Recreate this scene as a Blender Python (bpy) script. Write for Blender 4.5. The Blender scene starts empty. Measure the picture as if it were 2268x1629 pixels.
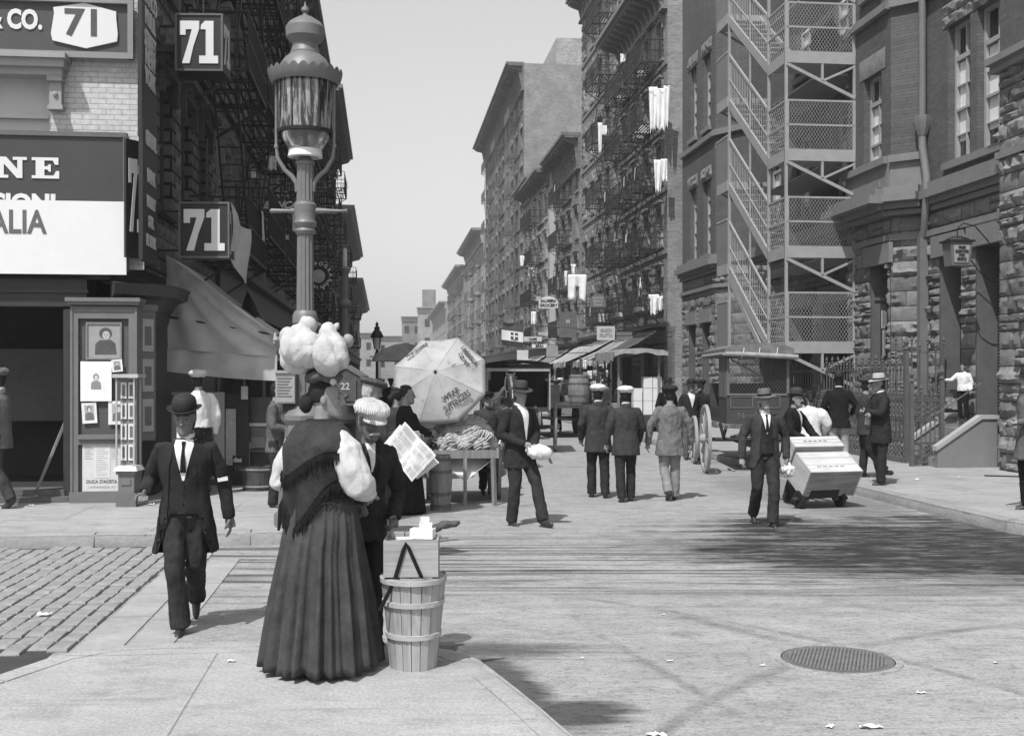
import bpy, bmesh, math, random
from math import sin, cos, pi, radians, sqrt, atan2
from mathutils import Vector, Matrix, noise
from mathutils.bvhtree import BVHTree
R = random.Random(7)
SC = bpy.context.scene
COL = SC.collection
# ------------------------------------------------------------------ camera model (for reading real positions off the ground)
F, HX, HY, EYE = 2547.0, 1134.0, 833.0, 1.75
PAVE = 0.13
def G(px, py, z=0.0):
    d = F * (EYE - z) / (py - HY)
    return Vector(((px - HX) * d / F, d, z))
def Q(px, py, d):
    return Vector(((px - HX) * d / F, d, EYE - (py - HY) * d / F))
A = math.atan(0.1115)          # the street runs a little to the left of the line of sight
CA, SA = cos(A), sin(A)
def S(v, u, z=0.0):            # street frame: v across (to the right), u along
    return Vector((v * CA - u * SA, v * SA + u * CA, z))
def UV(x, y):
    return (x * CA + y * SA, -x * SA + y * CA)
def U(c, d):                   # along-street coordinate of the point at depth d on the line x = c - .1115 d
    return UV(c - .1115 * d, d)[1]
# ------------------------------------------------------------------ tagging
def tag(o, label=None, cat=None, group=None, kind=None):
    if label: o['label'] = label
    if cat: o['category'] = cat
    if group: o['group'] = group
    if kind: o['kind'] = kind
    return o
def empty(name, label, cat, loc=(0, 0, 0), rz=0.0, group=None, kind=None, rot=None):
    o = bpy.data.objects.new(name, None); COL.objects.link(o)
    o.empty_display_size = .2
    o.location = loc
    o.rotation_euler = rot if rot else (0, 0, rz)
    return tag(o, label, cat, group, kind)
def copy_tree(o, loc=None, rot=None, label=None, parent=None, scale=None):
    c = o.copy(); COL.objects.link(c)
    if parent is not None: c.parent = parent
    if loc is not None: c.location = loc
    if rot is not None: c.rotation_euler = rot
    if scale is not None: c.scale = (scale,) * 3
    if label: c['label'] = label
    for ch in list(o.children): copy_tree(ch, parent=c)
    return c
# ------------------------------------------------------------------ mesh builder
class MB:
    def __init__(s): s.v = []; s.f = []; s.m = []; s.k = 0
    def add(s, vs, fs, k=None):
        b = len(s.v); s.v += [tuple(p) for p in vs]
        for f in fs: s.f.append(tuple(i + b for i in f)); s.m.append(s.k if k is None else k)
        return s
    def mat(s, k): s.k = k; return s
    def box(s, x0, x1, y0, y1, z0, z1, pt=None):
        vs = [(x, y, z) for z in (z0, z1) for y in (y0, y1) for x in (x0, x1)]
        if pt: vs = [pt(*p) for p in vs]
        return s.add(vs, [(0, 2, 3, 1), (4, 5, 7, 6), (0, 1, 5, 4), (2, 6, 7, 3), (0, 4, 6, 2), (1, 3, 7, 5)])
    def obox(s, c, size, M=None):
        h = Vector(size) * .5; c = Vector(c)
        vs = [Vector((x * h.x, y * h.y, z * h.z)) for z in (-1, 1) for y in (-1, 1) for x in (-1, 1)]
        if M is not None: vs = [M @ p for p in vs]
        return s.add([c + p for p in vs], [(0, 2, 3, 1), (4, 5, 7, 6), (0, 1, 5, 4), (2, 6, 7, 3), (0, 4, 6, 2), (1, 3, 7, 5)])
    def bar(s, a, b, w, h=None):
        a = Vector(a); b = Vector(b); h = h or w; d = (b - a)
        if d.length < 1e-6: return s
        q = d.to_track_quat('Y', 'Z').to_matrix()
        return s.obox((a + b) / 2, (w, d.length, h), q)
    def tube(s, pts, rad, n=8, cap=True, flat=1.0, up=None):
        pts = [Vector(p) for p in pts]
        if not isinstance(rad, (list, tuple)): rad = [rad] * len(pts)
        nrm = None; rings = []
        for i, p in enumerate(pts):
            t = (pts[min(i + 1, len(pts) - 1)] - pts[max(i - 1, 0)])
            t = t.normalized() if t.length > 1e-9 else Vector((0, 0, 1))
            if nrm is None:
                ref = Vector(up) if up else (Vector((0, 1, 0)) if abs(t.y) < .9 else Vector((1, 0, 0)))
                nrm = t.cross(ref).normalized()
            else: nrm = (nrm - t * nrm.dot(t)).normalized()
            bn = t.cross(nrm)
            r = rad[i]; rx, ry = (r if isinstance(r, (tuple, list)) else (r, r * flat))
            rings.append([p + nrm * (rx * cos(2 * pi * k / n)) + bn * (ry * sin(2 * pi * k / n)) for k in range(n)])
        return s.loft(rings, cap)
    def loft(s, rings, cap=True, closed=True):
        n = len(rings[0]); vs = [p for r in rings for p in r]; fs = []
        for i in range(len(rings) - 1):
            for k in range(n if closed else n - 1):
                a = i * n + k; b = i * n + (k + 1) % n
                fs.append((a, b, b + n, a + n))
        if cap and closed:
            fs.append(tuple(range(n - 1, -1, -1))); fs.append(tuple(range((len(rings) - 1) * n, len(rings) * n)))
        return s.add(vs, fs)
    def lathe(s, prof, c=(0, 0, 0), n=16, sx=1, sy=1, M=None, ph=0, cap=True):
        c = Vector(c); rings = []
        for r, z in prof:
            ring = [Vector((r * sx * cos(2 * pi * k / n + ph), r * sy * sin(2 * pi * k / n + ph), z)) for k in range(n)]
            rings.append([c + (M @ p if M is not None else p) for p in ring])
        return s.loft(rings, cap)
    def ell(s, c, r, n=12, m=8, M=None):
        return s.lathe([(max(1e-4, sin(pi * j / m)), -cos(pi * j / m)) for j in range(m + 1)], c, n,
                       M=(M if M is not None else Matrix.Identity(3)) @ Matrix.Diagonal(r if hasattr(r, '__len__') else (r, r, r)))
    def prism(s, poly, o0, o1, pt):
        """poly in (a,z); pt(a,z,off)"""
        n = len(poly)
        vs = [pt(a, z, o0) for a, z in poly] + [pt(a, z, o1) for a, z in poly]
        fs = [tuple(range(n)), tuple(range(2 * n - 1, n - 1, -1))] + [(i, (i + 1) % n, (i + 1) % n + n, i + n) for i in range(n)]
        return s.add(vs, fs)
    def quad(s, *p): return s.add(p, [tuple(range(len(p)))])
    def build(s, name, mats, parent=None, smooth=None, normals=True, loc=None, rot=None):
        me = bpy.data.meshes.new(name)
        me.from_pydata(s.v, [], s.f)
        if not isinstance(mats, (list, tuple)): mats = [mats]
        for m in mats: me.materials.append(m)
        if len(mats) > 1: me.polygons.foreach_set('material_index', s.m)
        if normals:
            bm = bmesh.new(); bm.from_mesh(me); bmesh.ops.recalc_face_normals(bm, faces=bm.faces); bm.to_mesh(me); bm.free()
        if smooth is not None:
            me.shade_smooth()
            if smooth < 180: me.set_sharp_from_angle(angle=radians(smooth))
        me.update()
        o = bpy.data.objects.new(name, me); COL.objects.link(o)
        if parent is not None: o.parent = parent
        if loc is not None: o.location = loc
        if rot is not None: o.rotation_euler = rot
        return o
def mesh_obj(name, me, parent=None, loc=None):
    o = bpy.data.objects.new(name, me); COL.objects.link(o)
    if parent is not None: o.parent = parent
    if loc is not None: o.location = loc
    return o
# ------------------------------------------------------------------ materials
MATS = {}
def nt(name):
    m = bpy.data.materials.new(name); m.use_nodes = True
    t = m.node_tree; t.nodes.clear()
    out = t.nodes.new('ShaderNodeOutputMaterial'); b = t.nodes.new('ShaderNodeBsdfPrincipled')
    t.links.new(b.outputs[0], out.inputs[0])
    return m, t, b
def N(t, kind, **kw):
    n = t.nodes.new(kind)
    for k, v in kw.items():
        if k.startswith('i_'):
            key = k[2:]; key = int(key) if key.isdigit() else key.replace('_', ' ')
            n.inputs[key].default_value = v
        else: setattr(n, k, v)
    return n
def L(t, a, b): t.links.new(a, b)
def mth(t, op, a, b=None, c=None, clamp=False):
    n = t.nodes.new('ShaderNodeMath'); n.operation = op; n.use_clamp = clamp
    for i, x in enumerate((a, b, c)):
        if x is None: continue
        if isinstance(x, (int, float)): n.inputs[i].default_value = x
        else: t.links.new(x, n.inputs[i])
    return n.outputs[0]
def maprange(t, v, a, b, c, d):
    n = t.nodes.new('ShaderNodeMapRange'); n.clamp = True
    t.links.new(v, n.inputs[0])
    for i, x in enumerate((a, b, c, d)): n.inputs[i + 1].default_value = x
    return n.outputs[0]
def nz(t, vec, scale, detail=4, rough=.6, dist=0):
    n = t.nodes.new('ShaderNodeTexNoise'); n.inputs['Scale'].default_value = scale
    n.inputs['Detail'].default_value = detail; n.inputs['Roughness'].default_value = rough; n.inputs['Distortion'].default_value = dist
    if vec is not None: t.links.new(vec, n.inputs['Vector'])
    return n.outputs['Fac']
def vecscale(t, vec, sx, sy, sz, rz=0, loc=(0, 0, 0)):
    n = t.nodes.new('ShaderNodeMapping'); n.inputs['Scale'].default_value = (sx, sy, sz)
    n.inputs['Rotation'].default_value = (0, 0, rz); n.inputs['Location'].default_value = loc
    t.links.new(vec, n.inputs['Vector']); return n.outputs[0]
def grey(t, fac):
    c = t.nodes.new('ShaderNodeCombineColor')
    for i in range(3): t.links.new(fac, c.inputs[i])
    return c.outputs[0]
def bump(t, b, h, strength, dist=.02):
    n = t.nodes.new('ShaderNodeBump'); n.inputs['Strength'].default_value = strength; n.inputs['Distance'].default_value = dist
    t.links.new(h, n.inputs['Height']); t.links.new(n.outputs[0], b.inputs['Normal'])
def plain(name, g, rough=.8, var=.25, scale=4, bmp=.3, metal=0, spec=.3, streak=(1, 1, 1), fine=1.0):
    """grey matter with blotches, fine dirt and a little relief"""
    if name in MATS: return MATS[name]
    m, t, b = nt(name)
    co = N(t, 'ShaderNodeTexCoord').outputs['Object']
    v = vecscale(t, co, *streak) if streak != (1, 1, 1) else co
    n1 = nz(t, v, scale, 5, .65); n2 = nz(t, v, scale * 9, 3, .7)
    f = mth(t, 'ADD', mth(t, 'MULTIPLY', maprange(t, n1, .25, .75, -1, 1), .65), mth(t, 'MULTIPLY', maprange(t, n2, .25, .75, -1, 1), .35 * fine))
    fac = mth(t, 'MULTIPLY', mth(t, 'ADD', mth(t, 'MULTIPLY', f, var), 1.0), g, clamp=True)
    L(t, grey(t, fac), b.inputs['Base Color'])
    b.inputs['Roughness'].default_value = rough; b.inputs['Metallic'].default_value = metal
    b.inputs['Specular IOR Level'].default_value = spec
    if bmp: bump(t, b, mth(t, 'ADD', n1, mth(t, 'MULTIPLY', n2, .5)), bmp, .02)
    MATS[name] = m; return m
def brick(name, g, mortar, bw=.21, bh=.068, var=.3, bmp=.5, msize=.012, diff=.35):
    if name in MATS: return MATS[name]
    m, t, b = nt(name)
    co = N(t, 'ShaderNodeTexCoord').outputs['Object']
    sp = N(t, 'ShaderNodeSeparateXYZ'); L(t, co, sp.inputs[0])
    cb = N(t, 'ShaderNodeCombineXYZ')
    L(t, mth(t, 'ADD', sp.outputs[0], sp.outputs[1]), cb.inputs[0]); L(t, sp.outputs[2], cb.inputs[1])
    k = t.nodes.new('ShaderNodeTexBrick'); L(t, cb.outputs[0], k.inputs['Vector'])
    k.inputs['Scale'].default_value = 1; k.inputs['Brick Width'].default_value = bw; k.inputs['Row Height'].default_value = bh
    k.inputs['Mortar Size'].default_value = msize; k.inputs['Mortar Smooth'].default_value = .4; k.inputs['Bias'].default_value = 0
    k.inputs['Color1'].default_value = (g * (1 + diff),) * 3 + (1,); k.inputs['Color2'].default_value = (g * (1 - diff),) * 3 + (1,)
    k.inputs['Mortar'].default_value = (mortar,) * 3 + (1,)
    n1 = nz(t, co, .7, 6, .7); n2 = nz(t, co, 14, 3, .6)
    mul = mth(t, 'ADD', 1.0, mth(t, 'MULTIPLY', maprange(t, n1, .25, .75, -1, 1), var))
    mul = mth(t, 'MULTIPLY', mul, maprange(t, n2, .2, .8, .8, 1.2))
    mx = t.nodes.new('ShaderNodeMix'); mx.data_type = 'RGBA'; mx.blend_type = 'MULTIPLY'; mx.inputs['Factor'].default_value = 1
    L(t, k.outputs['Color'], mx.inputs[6]); L(t, grey(t, mul), mx.inputs[7]); L(t, mx.outputs[2], b.inputs['Base Color'])
    b.inputs['Roughness'].default_value = .92; b.inputs['Specular IOR Level'].default_value = .2
    bump(t, b, mth(t, 'SUBTRACT', mth(t, 'MULTIPLY', n2, .4), k.outputs['Fac']), bmp, .01)
    MATS[name] = m; return m
def cloth(name, g, var=.2, bmp=.5, weave=0, fold=0, rough=.9):
    if name in MATS: return MATS[name]
    m, t, b = nt(name)
    co = N(t, 'ShaderNodeTexCoord').outputs['Object']
    n1 = nz(t, co, 7, 5, .6); n2 = nz(t, vecscale(t, co, 1, 1, .35), 38, 3, .6); n3 = nz(t, co, 260, 1, .5)
    f = mth(t, 'ADD', mth(t, 'MULTIPLY', maprange(t, n1, .3, .7, -1, 1), var), mth(t, 'MULTIPLY', maprange(t, n3, .3, .7, -1, 1), var * .8))
    L(t, grey(t, mth(t, 'MULTIPLY', mth(t, 'ADD', f, 1), g, clamp=True)), b.inputs['Base Color'])
    b.inputs['Roughness'].default_value = rough; b.inputs['Specular IOR Level'].default_value = .15
    bump(t, b, mth(t, 'ADD', mth(t, 'MULTIPLY', n1, 1.2), mth(t, 'MULTIPLY', n2, .5)), bmp, .02)
    MATS[name] = m; return m
def glassm(name, g=.02, rough=.06):
    if name in MATS: return MATS[name]
    m, t, b = nt(name)
    co = N(t, 'ShaderNodeTexCoord').outputs['Object']
    L(t, grey(t, maprange(t, nz(t, co, 1.7, 3), .35, .65, g * .4, g * 1.8)), b.inputs['Base Color'])
    b.inputs['Roughness'].default_value = rough; b.inputs['Specular IOR Level'].default_value = .8
    bump(t, b, nz(t, co, 2.5, 2), .25, .02)
    MATS[name] = m; return m
def wood(name, g, axis=2, rough=.75, var=.4, scale=3, spec=.25):
    st = [scale * 4] * 3; st[axis] = scale * .35
    if name in MATS: return MATS[name]
    m, t, b = nt(name)
    co = N(t, 'ShaderNodeTexCoord').outputs['Object']
    n1 = nz(t, vecscale(t, co, *st), 1.5, 6, .7, .6); n2 = nz(t, co, 3, 3)
    f = mth(t, 'ADD', mth(t, 'MULTIPLY', maprange(t, n1, .3, .7, -1, 1), var), mth(t, 'MULTIPLY', maprange(t, n2, .3, .7, -1, 1), var * .4))
    L(t, grey(t, mth(t, 'MULTIPLY', mth(t, 'ADD', f, 1), g, clamp=True)), b.inputs['Base Color'])
    b.inputs['Roughness'].default_value = rough; b.inputs['Specular IOR Level'].default_value = spec
    bump(t, b, n1, .35, .01)
    MATS[name] = m; return m
def ribbed(name, g, g2, width, axis=0, rough=.9):
    """alternating stripes, for striped or corded cloth"""
    if name in MATS: return MATS[name]
    m, t, b = nt(name)
    co = N(t, 'ShaderNodeTexCoord').outputs['Object']
    sp = N(t, 'ShaderNodeSeparateXYZ'); L(t, co, sp.inputs[0])
    w = mth(t, 'SINE', mth(t, 'MULTIPLY', sp.outputs[axis], 2 * pi / width))
    n1 = nz(t, co, 6, 4)
    f = mth(t, 'MULTIPLY', maprange(t, w, -.35, .35, g, g2), maprange(t, n1, .3, .7, .8, 1.2))
    L(t, grey(t, f), b.inputs['Base Color']); b.inputs['Roughness'].default_value = rough
    bump(t, b, mth(t, 'ADD', w, n1), .3, .005)
    MATS[name] = m; return m
def text(s, size, parent, mat, loc, rot=(pi / 2, 0, 0), name='lettering', ext=.004, sx=1.0, bold=0.0, align='LEFT', shear=0, spacing=1.0):
    cu = bpy.data.curves.new('t', 'FONT'); cu.body = s; cu.size = size; cu.extrude = ext; cu.offset = bold; cu.align_x = align
    cu.shear = shear; cu.space_character = spacing
    cu.resolution_u = 3
    o = bpy.data.objects.new('t', cu); COL.objects.link(o)
    bpy.context.view_layer.update()
    me = bpy.data.meshes.new_from_object(o.evaluated_get(bpy.context.evaluated_depsgraph_get()))
    bpy.data.objects.remove(o); bpy.data.curves.remove(cu)
    for v in me.vertices: v.co.x *= sx
    me.name = name; me.materials.clear(); me.materials.append(mat)
    o = mesh_obj(name, me, parent, loc); o.rotation_euler = rot
    return o
SEVEN = [(0, 1.5), (0, 1.0), (.3, 1.0), (.3, 1.2), (.62, 1.2), (.45, .75), (.12, 0), (.5, 0), (.7, .6), (1, 1.22), (1, 1.5)]
ONE = [(0, 1.2), (0.02, 1.36), (.22, 1.5), (.66, 1.5), (.66, .27), (.9, .27), (.9, 0), (-.08, 0), (-.08, .27), (.26, .27), (.26, 1.2)]
def seventyone(parent, mat, w, h, M, off=.006):
    """big slab numerals 71, M maps (a,z,off) to local"""
    for poly, dx in ((SEVEN, 0), (ONE, 1.08)):
        m = MB(); m.prism([((a + dx) / 2.02 * w, z / 1.5 * h) for a, z in poly], 0, off, M)
        m.build('numeral', mat, parent)
# frequently used matter
M_DARKPAINT = plain('dark green-black shop paint', .035, .45, .3, 3, .15, spec=.4)
M_IRON = plain('weathered black iron', .014, .55, .4, 8, .3, spec=.4)
M_IRONGREY = plain('dull painted iron', .105, .5, .35, 6, .3, spec=.5)
M_WHITE = plain('white sign paint', .66, .6, .05, 2, .05)
M_BLACK = plain('black sign paint', .022, .5, .3, 2, .05, spec=.4)
M_PAPER = plain('paper', .66, .9, .08, 6, .2)
M_GLASS = glassm('dark window glass')
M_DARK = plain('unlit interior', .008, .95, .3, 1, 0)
M_LAUNDRY = cloth('white washing', .8, .05, .5)
M_LINEN = cloth('off white linen', .52, .12, .5)
M_STONE = plain('rough brownstone', .17, .92, .35, 5, .9)
M_STONE_SMOOTH = plain('dressed brownstone', .2, .9, .2, 3, .3)
M_TRIM = plain('faded window paint', .34, .7, .25, 5, .2)
M_WOODDARK = wood('dark old wood', .07)
M_WOOD = wood('worn grey wood', .22)
HAZE = 0.0010; EXPO = 0.36
# ------------------------------------------------------------------ ground, road, pavements
def ell_mask(t, x, y, cx, cy, rx, ry, rot=0, edge=.35, wob=None):
    dx = mth(t, 'SUBTRACT', x, cx); dy = mth(t, 'SUBTRACT', y, cy)
    c, s_ = cos(rot), sin(rot)
    a = mth(t, 'ADD', mth(t, 'MULTIPLY', dx, c / rx), mth(t, 'MULTIPLY', dy, s_ / rx))
    b = mth(t, 'ADD', mth(t, 'MULTIPLY', dx, -s_ / ry), mth(t, 'MULTIPLY', dy, c / ry))
    r = mth(t, 'SQRT', mth(t, 'ADD', mth(t, 'POWER', mth(t, 'ABSOLUTE', a), 2), mth(t, 'POWER', mth(t, 'ABSOLUTE', b), 2)))
    if wob is not None: r = mth(t, 'ADD', r, wob)
    return maprange(t, r, 1 + edge, 1 - edge, 0, 1)
def road_material():
    m, t, b = nt('dusty asphalt with damp streaks')
    co = N(t, 'ShaderNodeTexCoord').outputs['Object']
    sp = N(t, 'ShaderNodeSeparateXYZ'); L(t, co, sp.inputs[0]); x, y = sp.outputs[0], sp.outputs[1]
    big = nz(t, co, .55, 6, .65); mid = nz(t, vecscale(t, co, .8, 1.3, 1, -A), 3.2, 6, .7); fine = nz(t, co, 55, 3, .75); fleck = nz(t, vecscale(t, co, 1, 1.7, 1), 16, 4, .7)
    g = mth(t, 'ADD', .315, mth(t, 'MULTIPLY', maprange(t, big, .3, .7, -1, 1), .035))
    g = mth(t, 'ADD', g, mth(t, 'MULTIPLY', maprange(t, mid, .3, .7, -1, 1), .05))
    g = mth(t, 'MULTIPLY', g, maprange(t, fine, .3, .7, .74, 1.26)); g = mth(t, 'MULTIPLY', g, maprange(t, fleck, .3, .48, .55, 1))
    dash = nz(t, vecscale(t, co, 1, 2.2, 1, -A + .25), 2.6, 9, .78, .8)
    g = mth(t, 'MULTIPLY', g, maprange(t, dash, .34, .5, .74, 1.03))
    # wheel and water streaks running along the crossing street
    st = nz(t, vecscale(t, co, .16, 4.2, 1, -A), 1.6, 7, .62, .5)
    st2 = nz(t, vecscale(t, co, .35, 9, 1, -A), 1.3, 5, .6, .3)
    band = mth(t, 'MULTIPLY', maprange(t, mth(t, 'ADD', y, mth(t, 'MULTIPLY', big, 1.2)), 9.0, 10.6, 0, 1), maprange(t, y, 13.4, 11.6, 0, 1))
    streak = mth(t, 'MULTIPLY', band, maprange(t, mth(t, 'ADD', st, mth(t, 'MULTIPLY', st2, .5)), .72, .88, 0, 1))
    # the damp dark patch spreading from the right gutter
    wob = mth(t, 'ADD', mth(t, 'MULTIPLY', mth(t, 'SUBTRACT', st, .5), 2.6), mth(t, 'MULTIPLY', mth(t, 'SUBTRACT', mid, .5), .8))
    damp = ell_mask(t, x, y, 6.9, 11.7, 4.8, 2.9, -.06, .16, mth(t, 'ADD', mth(t, 'MULTIPLY', wob, .55), mth(t, 'MULTIPLY', mth(t, 'SUBTRACT', big, .5), 1.2)))
    damp2 = ell_mask(t, x, y, 4.4, 16.2, .9, 4.2, A, .3, wob)
    damp3 = ell_mask(t, x, y, .30, 5.95, .30, .26, .4, .3, mth(t, 'MULTIPLY', wob, .8))
    damp4 = ell_mask(t, x, y, .02, 6.55, .14, .75, .325, .4, mth(t, 'MULTIPLY', wob, .6))
    damp5 = ell_mask(t, x, y, -.25, 7.35, .7, .2, 0, .4, wob)
    arc = mth(t, 'SQRT', mth(t, 'ADD', mth(t, 'POWER', mth(t, 'SUBTRACT', x, 5.2), 2), mth(t, 'POWER', mth(t, 'SUBTRACT', y, 3.4), 2)))
    rings_ = mth(t, 'MULTIPLY', mth(t, 'MULTIPLY', maprange(t, mth(t, 'ABSOLUTE', mth(t, 'SUBTRACT', arc, 5.0)), .02, .07, .45, 0), maprange(t, mid, .4, .6, .2, 1)), maprange(t, y, 9.2, 8.2, 0, 1))
    arc2 = mth(t, 'SQRT', mth(t, 'ADD', mth(t, 'POWER', mth(t, 'SUBTRACT', x, -4.0), 2), mth(t, 'POWER', mth(t, 'SUBTRACT', y, 3.0), 2)))
    rings2 = mth(t, 'MULTIPLY', maprange(t, mth(t, 'ABSOLUTE', mth(t, 'SUBTRACT', arc2, 7.6)), .02, .06, .4, 0), maprange(t, mid, .42, .6, 0, 1))
    track = mth(t, 'MULTIPLY', ell_mask(t, x, y, 1.45, 8.1, .06, .55, .6, .7, mth(t, 'MULTIPLY', wob, .9)), .35)
    trk2 = mth(t, 'MULTIPLY', ell_mask(t, x, y, .9, 6.8, .035, .9, .3, .6, mth(t, 'MULTIPLY', wob, .7)), .3)
    dbr = mth(t, 'MULTIPLY', maprange(t, nz(t, vecscale(t, co, .7, 3.2, 1, -A), 3.0, 8, .75, .6), .50, .64, 1, .5), 1.0)
    d = mth(t, 'MAXIMUM', mth(t, 'MULTIPLY', streak, .9), mth(t, 'MULTIPLY', damp, dbr))
    for q in (mth(t, 'MULTIPLY', damp2, .35), mth(t, 'MULTIPLY', damp3, .85), mth(t, 'MULTIPLY', damp4, .8), mth(t, 'MULTIPLY', damp5, .7), track, trk2, rings_, rings2): d = mth(t, 'MAXIMUM', d, q)
    g = mth(t, 'MULTIPLY', g, mth(t, 'SUBTRACT', 1, mth(t, 'MULTIPLY', d, .88)))
    L(t, grey(t, g), b.inputs['Base Color'])
    b.inputs['Specular IOR Level'].default_value = .15
    L(t, maprange(t, d, 0, 1, .95, .72), b.inputs['Roughness'])
    bump(t, b, mth(t, 'ADD', mth(t, 'MULTIPLY', mid, 1.6), mth(t, 'ADD', mth(t, 'MULTIPLY', fine, .35), fleck)), .55, .02)
    return m
def pave_material(name, g, slab=1.5, joint=.012):
    m, t, b = nt(name)
    co = N(t, 'ShaderNodeTexCoord').outputs['Object']
    v = vecscale(t, co, 1, 1, 1, -A)
    k = t.nodes.new('ShaderNodeTexBrick'); L(t, v, k.inputs['Vector'])
    k.inputs['Scale'].default_value = 1; k.inputs['Brick Width'].default_value = slab * 1.2; k.inputs['Row Height'].default_value = slab
    k.inputs['Mortar Size'].default_value = joint; k.offset = 0.35
    k.inputs['Mortar Smooth'].default_value = .8
    big = nz(t, co, .9, 6, .65); mid = nz(t, vecscale(t, co, .7, 1.5, 1), 4, 6, .7); fine = nz(t, co, 60, 3, .75)
    st = nz(t, vecscale(t, co, .5, 2.4, 1, -A), 2.6, 6, .7, .4)
    f = mth(t, 'ADD', g, mth(t, 'MULTIPLY', maprange(t, big, .3, .7, -1, 1), .035))
    f = mth(t, 'ADD', f, mth(t, 'MULTIPLY', maprange(t, mid, .3, .7, -1, 1), .035))
    f = mth(t, 'MULTIPLY', f, maprange(t, fine, .3, .7, .76, 1.24)); blot = nz(t, co, 2.2, 8, .75, .5); f = mth(t, 'MULTIPLY', f, maprange(t, blot, .32, .48, .75, 1))
    f = mth(t, 'MULTIPLY', f, maprange(t, st, .28, .45, .66, 1))
    f = mth(t, 'MULTIPLY', f, maprange(t, k.outputs['Fac'], 0, 1, 1, .62))
    L(t, grey(t, f), b.inputs['Base Color']); b.inputs['Roughness'].default_value = .95; b.inputs['Specular IOR Level'].default_value = .15
    bump(t, b, mth(t, 'SUBTRACT', mth(t, 'ADD', mid, mth(t, 'MULTIPLY', fine, .3)), k.outputs['Fac']), .4, .015)
    return m
M_ROAD = road_material()
M_PAVE = pave_material('pale cement pavement', .335)
M_PAVEFG = pave_material('pale corner pavement', .35, 2.3, .008)
M_KERB = plain('worn granite kerb', .27, .9, .3, 3, .8)
M_SETT = plain('granite sett', .27, .85, .35, 9, .8)
M_EARTH = plain('packed earth', .2, .95, .3, .5, .5)
mb = MB(); mb.quad((-900, -300, -.02), (900, -300, -.02), (900, 1500, -.02), (-900, 1500, -.02))
tag(mb.build('ground', M_EARTH), kind='structure')
def sheet(poly, z, name, mat, sub=0):
    m = MB(); m.add([(p[0], p[1], z) for p in poly], [tuple(range(len(poly)))])
    return tag(m.build(name, mat, normals=False), kind='structure')
sheet([(-60, -20), (60, -20), (60, 14.5), (-60, 14.5)], 0.0, 'road', M_ROAD)
sheet([(-4, 14.5), (12, 14.5), (12, 25), S(12, 420)[:2], S(-6, 420)[:2], (-6, 25)], 0.0, 'road', M_ROAD)
def slab(poly, name, mat, kerb=True):
    """pavement as a raised slab with a proud, slightly rounded kerb stone along flagged edges"""
    m = MB(); n = len(poly)
    m.add([(p[0], p[1], PAVE) for p in poly] + [(p[0], p[1], -.01) for p in poly],
          [tuple(range(n))] + [(i, i + n, (i + 1) % n + n, (i + 1) % n) for i in range(n)])
    return tag(m.build(name, mat), kind='structure')
def kerbstones(line, name='kerb', wid=.17, seg=1.5, seed=1, gap=.008, mat=None):
    """individual granite lengths butted along a polyline, road side on the right hand of the line"""
    rr = random.Random(seed); m = MB(); pts = [Vector((p[0], p[1], 0)) for p in line]
    samples = []; tot = 0
    for a, b in zip(pts, pts[1:]):
        n = max(1, int((b - a).length / .12))
        for i in range(n): samples.append(a.lerp(b, i / n))
    samples.append(pts[-1]); i = 0
    while i < len(samples) - 1:
        cnt = max(2, int(rr.uniform(.8, 1.2) * seg / .12)); j = min(len(samples) - 1, i + cnt)
        rings = []; top = PAVE + rr.uniform(.006, .016)
        for q in range(i, j + 1):
            p = samples[q]; t_ = (samples[min(q + 1, len(samples) - 1)] - samples[max(q - 1, 0)]).normalized()
            nr = Vector((t_.y, -t_.x, 0))
            pp = p + t_ * (gap if q == i else (-gap if q == j else 0))
            w = noise.noise(p * 2.3) * .012; h = noise.noise(p * 3.1 + Vector((5, 0, 0))) * .008
            prof = [(-wid, -.02), (-wid, top + h - .004), (-.05, top + h), (-.018 + w, top + h - .01), (w + .002, top - .04), (w + .012, .02), (w + .014, -.02)]
            rings.append([pp + nr * o + Vector((0, 0, z)) for o, z in prof])
        m.loft(rings); i = j
    return tag(m.build(name, mat or M_KERB, smooth=50), kind='structure')
# left block pavement: kerb along the crossing street, rounded corner, then along the side street
kl = [S(-40, 12.15)]
kl += [S(-1.25, 12.15)] + [S(-1.25 + 1.25 * sin(a), 13.4 - 1.25 * cos(a)) for a in [pi / 2 * i / 8 for i in range(1, 9)]] + [S(0, 400)]
slab([p[:2] for p in kl] + [S(-3.4, 400)[:2], S(-3.4, 15.6)[:2], S(-40, 15.6)[:2]], 'sidewalk', M_PAVE)
kerbstones([p + Vector((0, 0, 0)) for p in kl[:-1]] + [S(0, 90)], seed=3)
# right block pavement
kr = [G(2700, 1225), G(2400, 1188, .0), G(2268, 1170), G(2208, 1155), G(2045, 1115), G(1972, 1096), G(1905, 1085)]
kr = [Vector((9.0, 10.6, 0)), Vector((6.6, 11.5, 0)), Vector((5.9, 12.1, 0)), Vector((5.55, 12.9, 0)), Vector((5.38, 14.2, 0)), Vector((5.2, 16, 0)), Vector((5.04, 17.6, 0)), S(6.86, 21), S(6.86, 400)]
slab([p[:2] for p in kr] + [S(14, 400)[:2], S(14, 30)[:2], (16, 9.0)], 'sidewalk', M_PAVE)
kk = list(reversed(kr[:-1] + [S(6.86, 90)]))
kerbstones(kk, seed=5)
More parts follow.
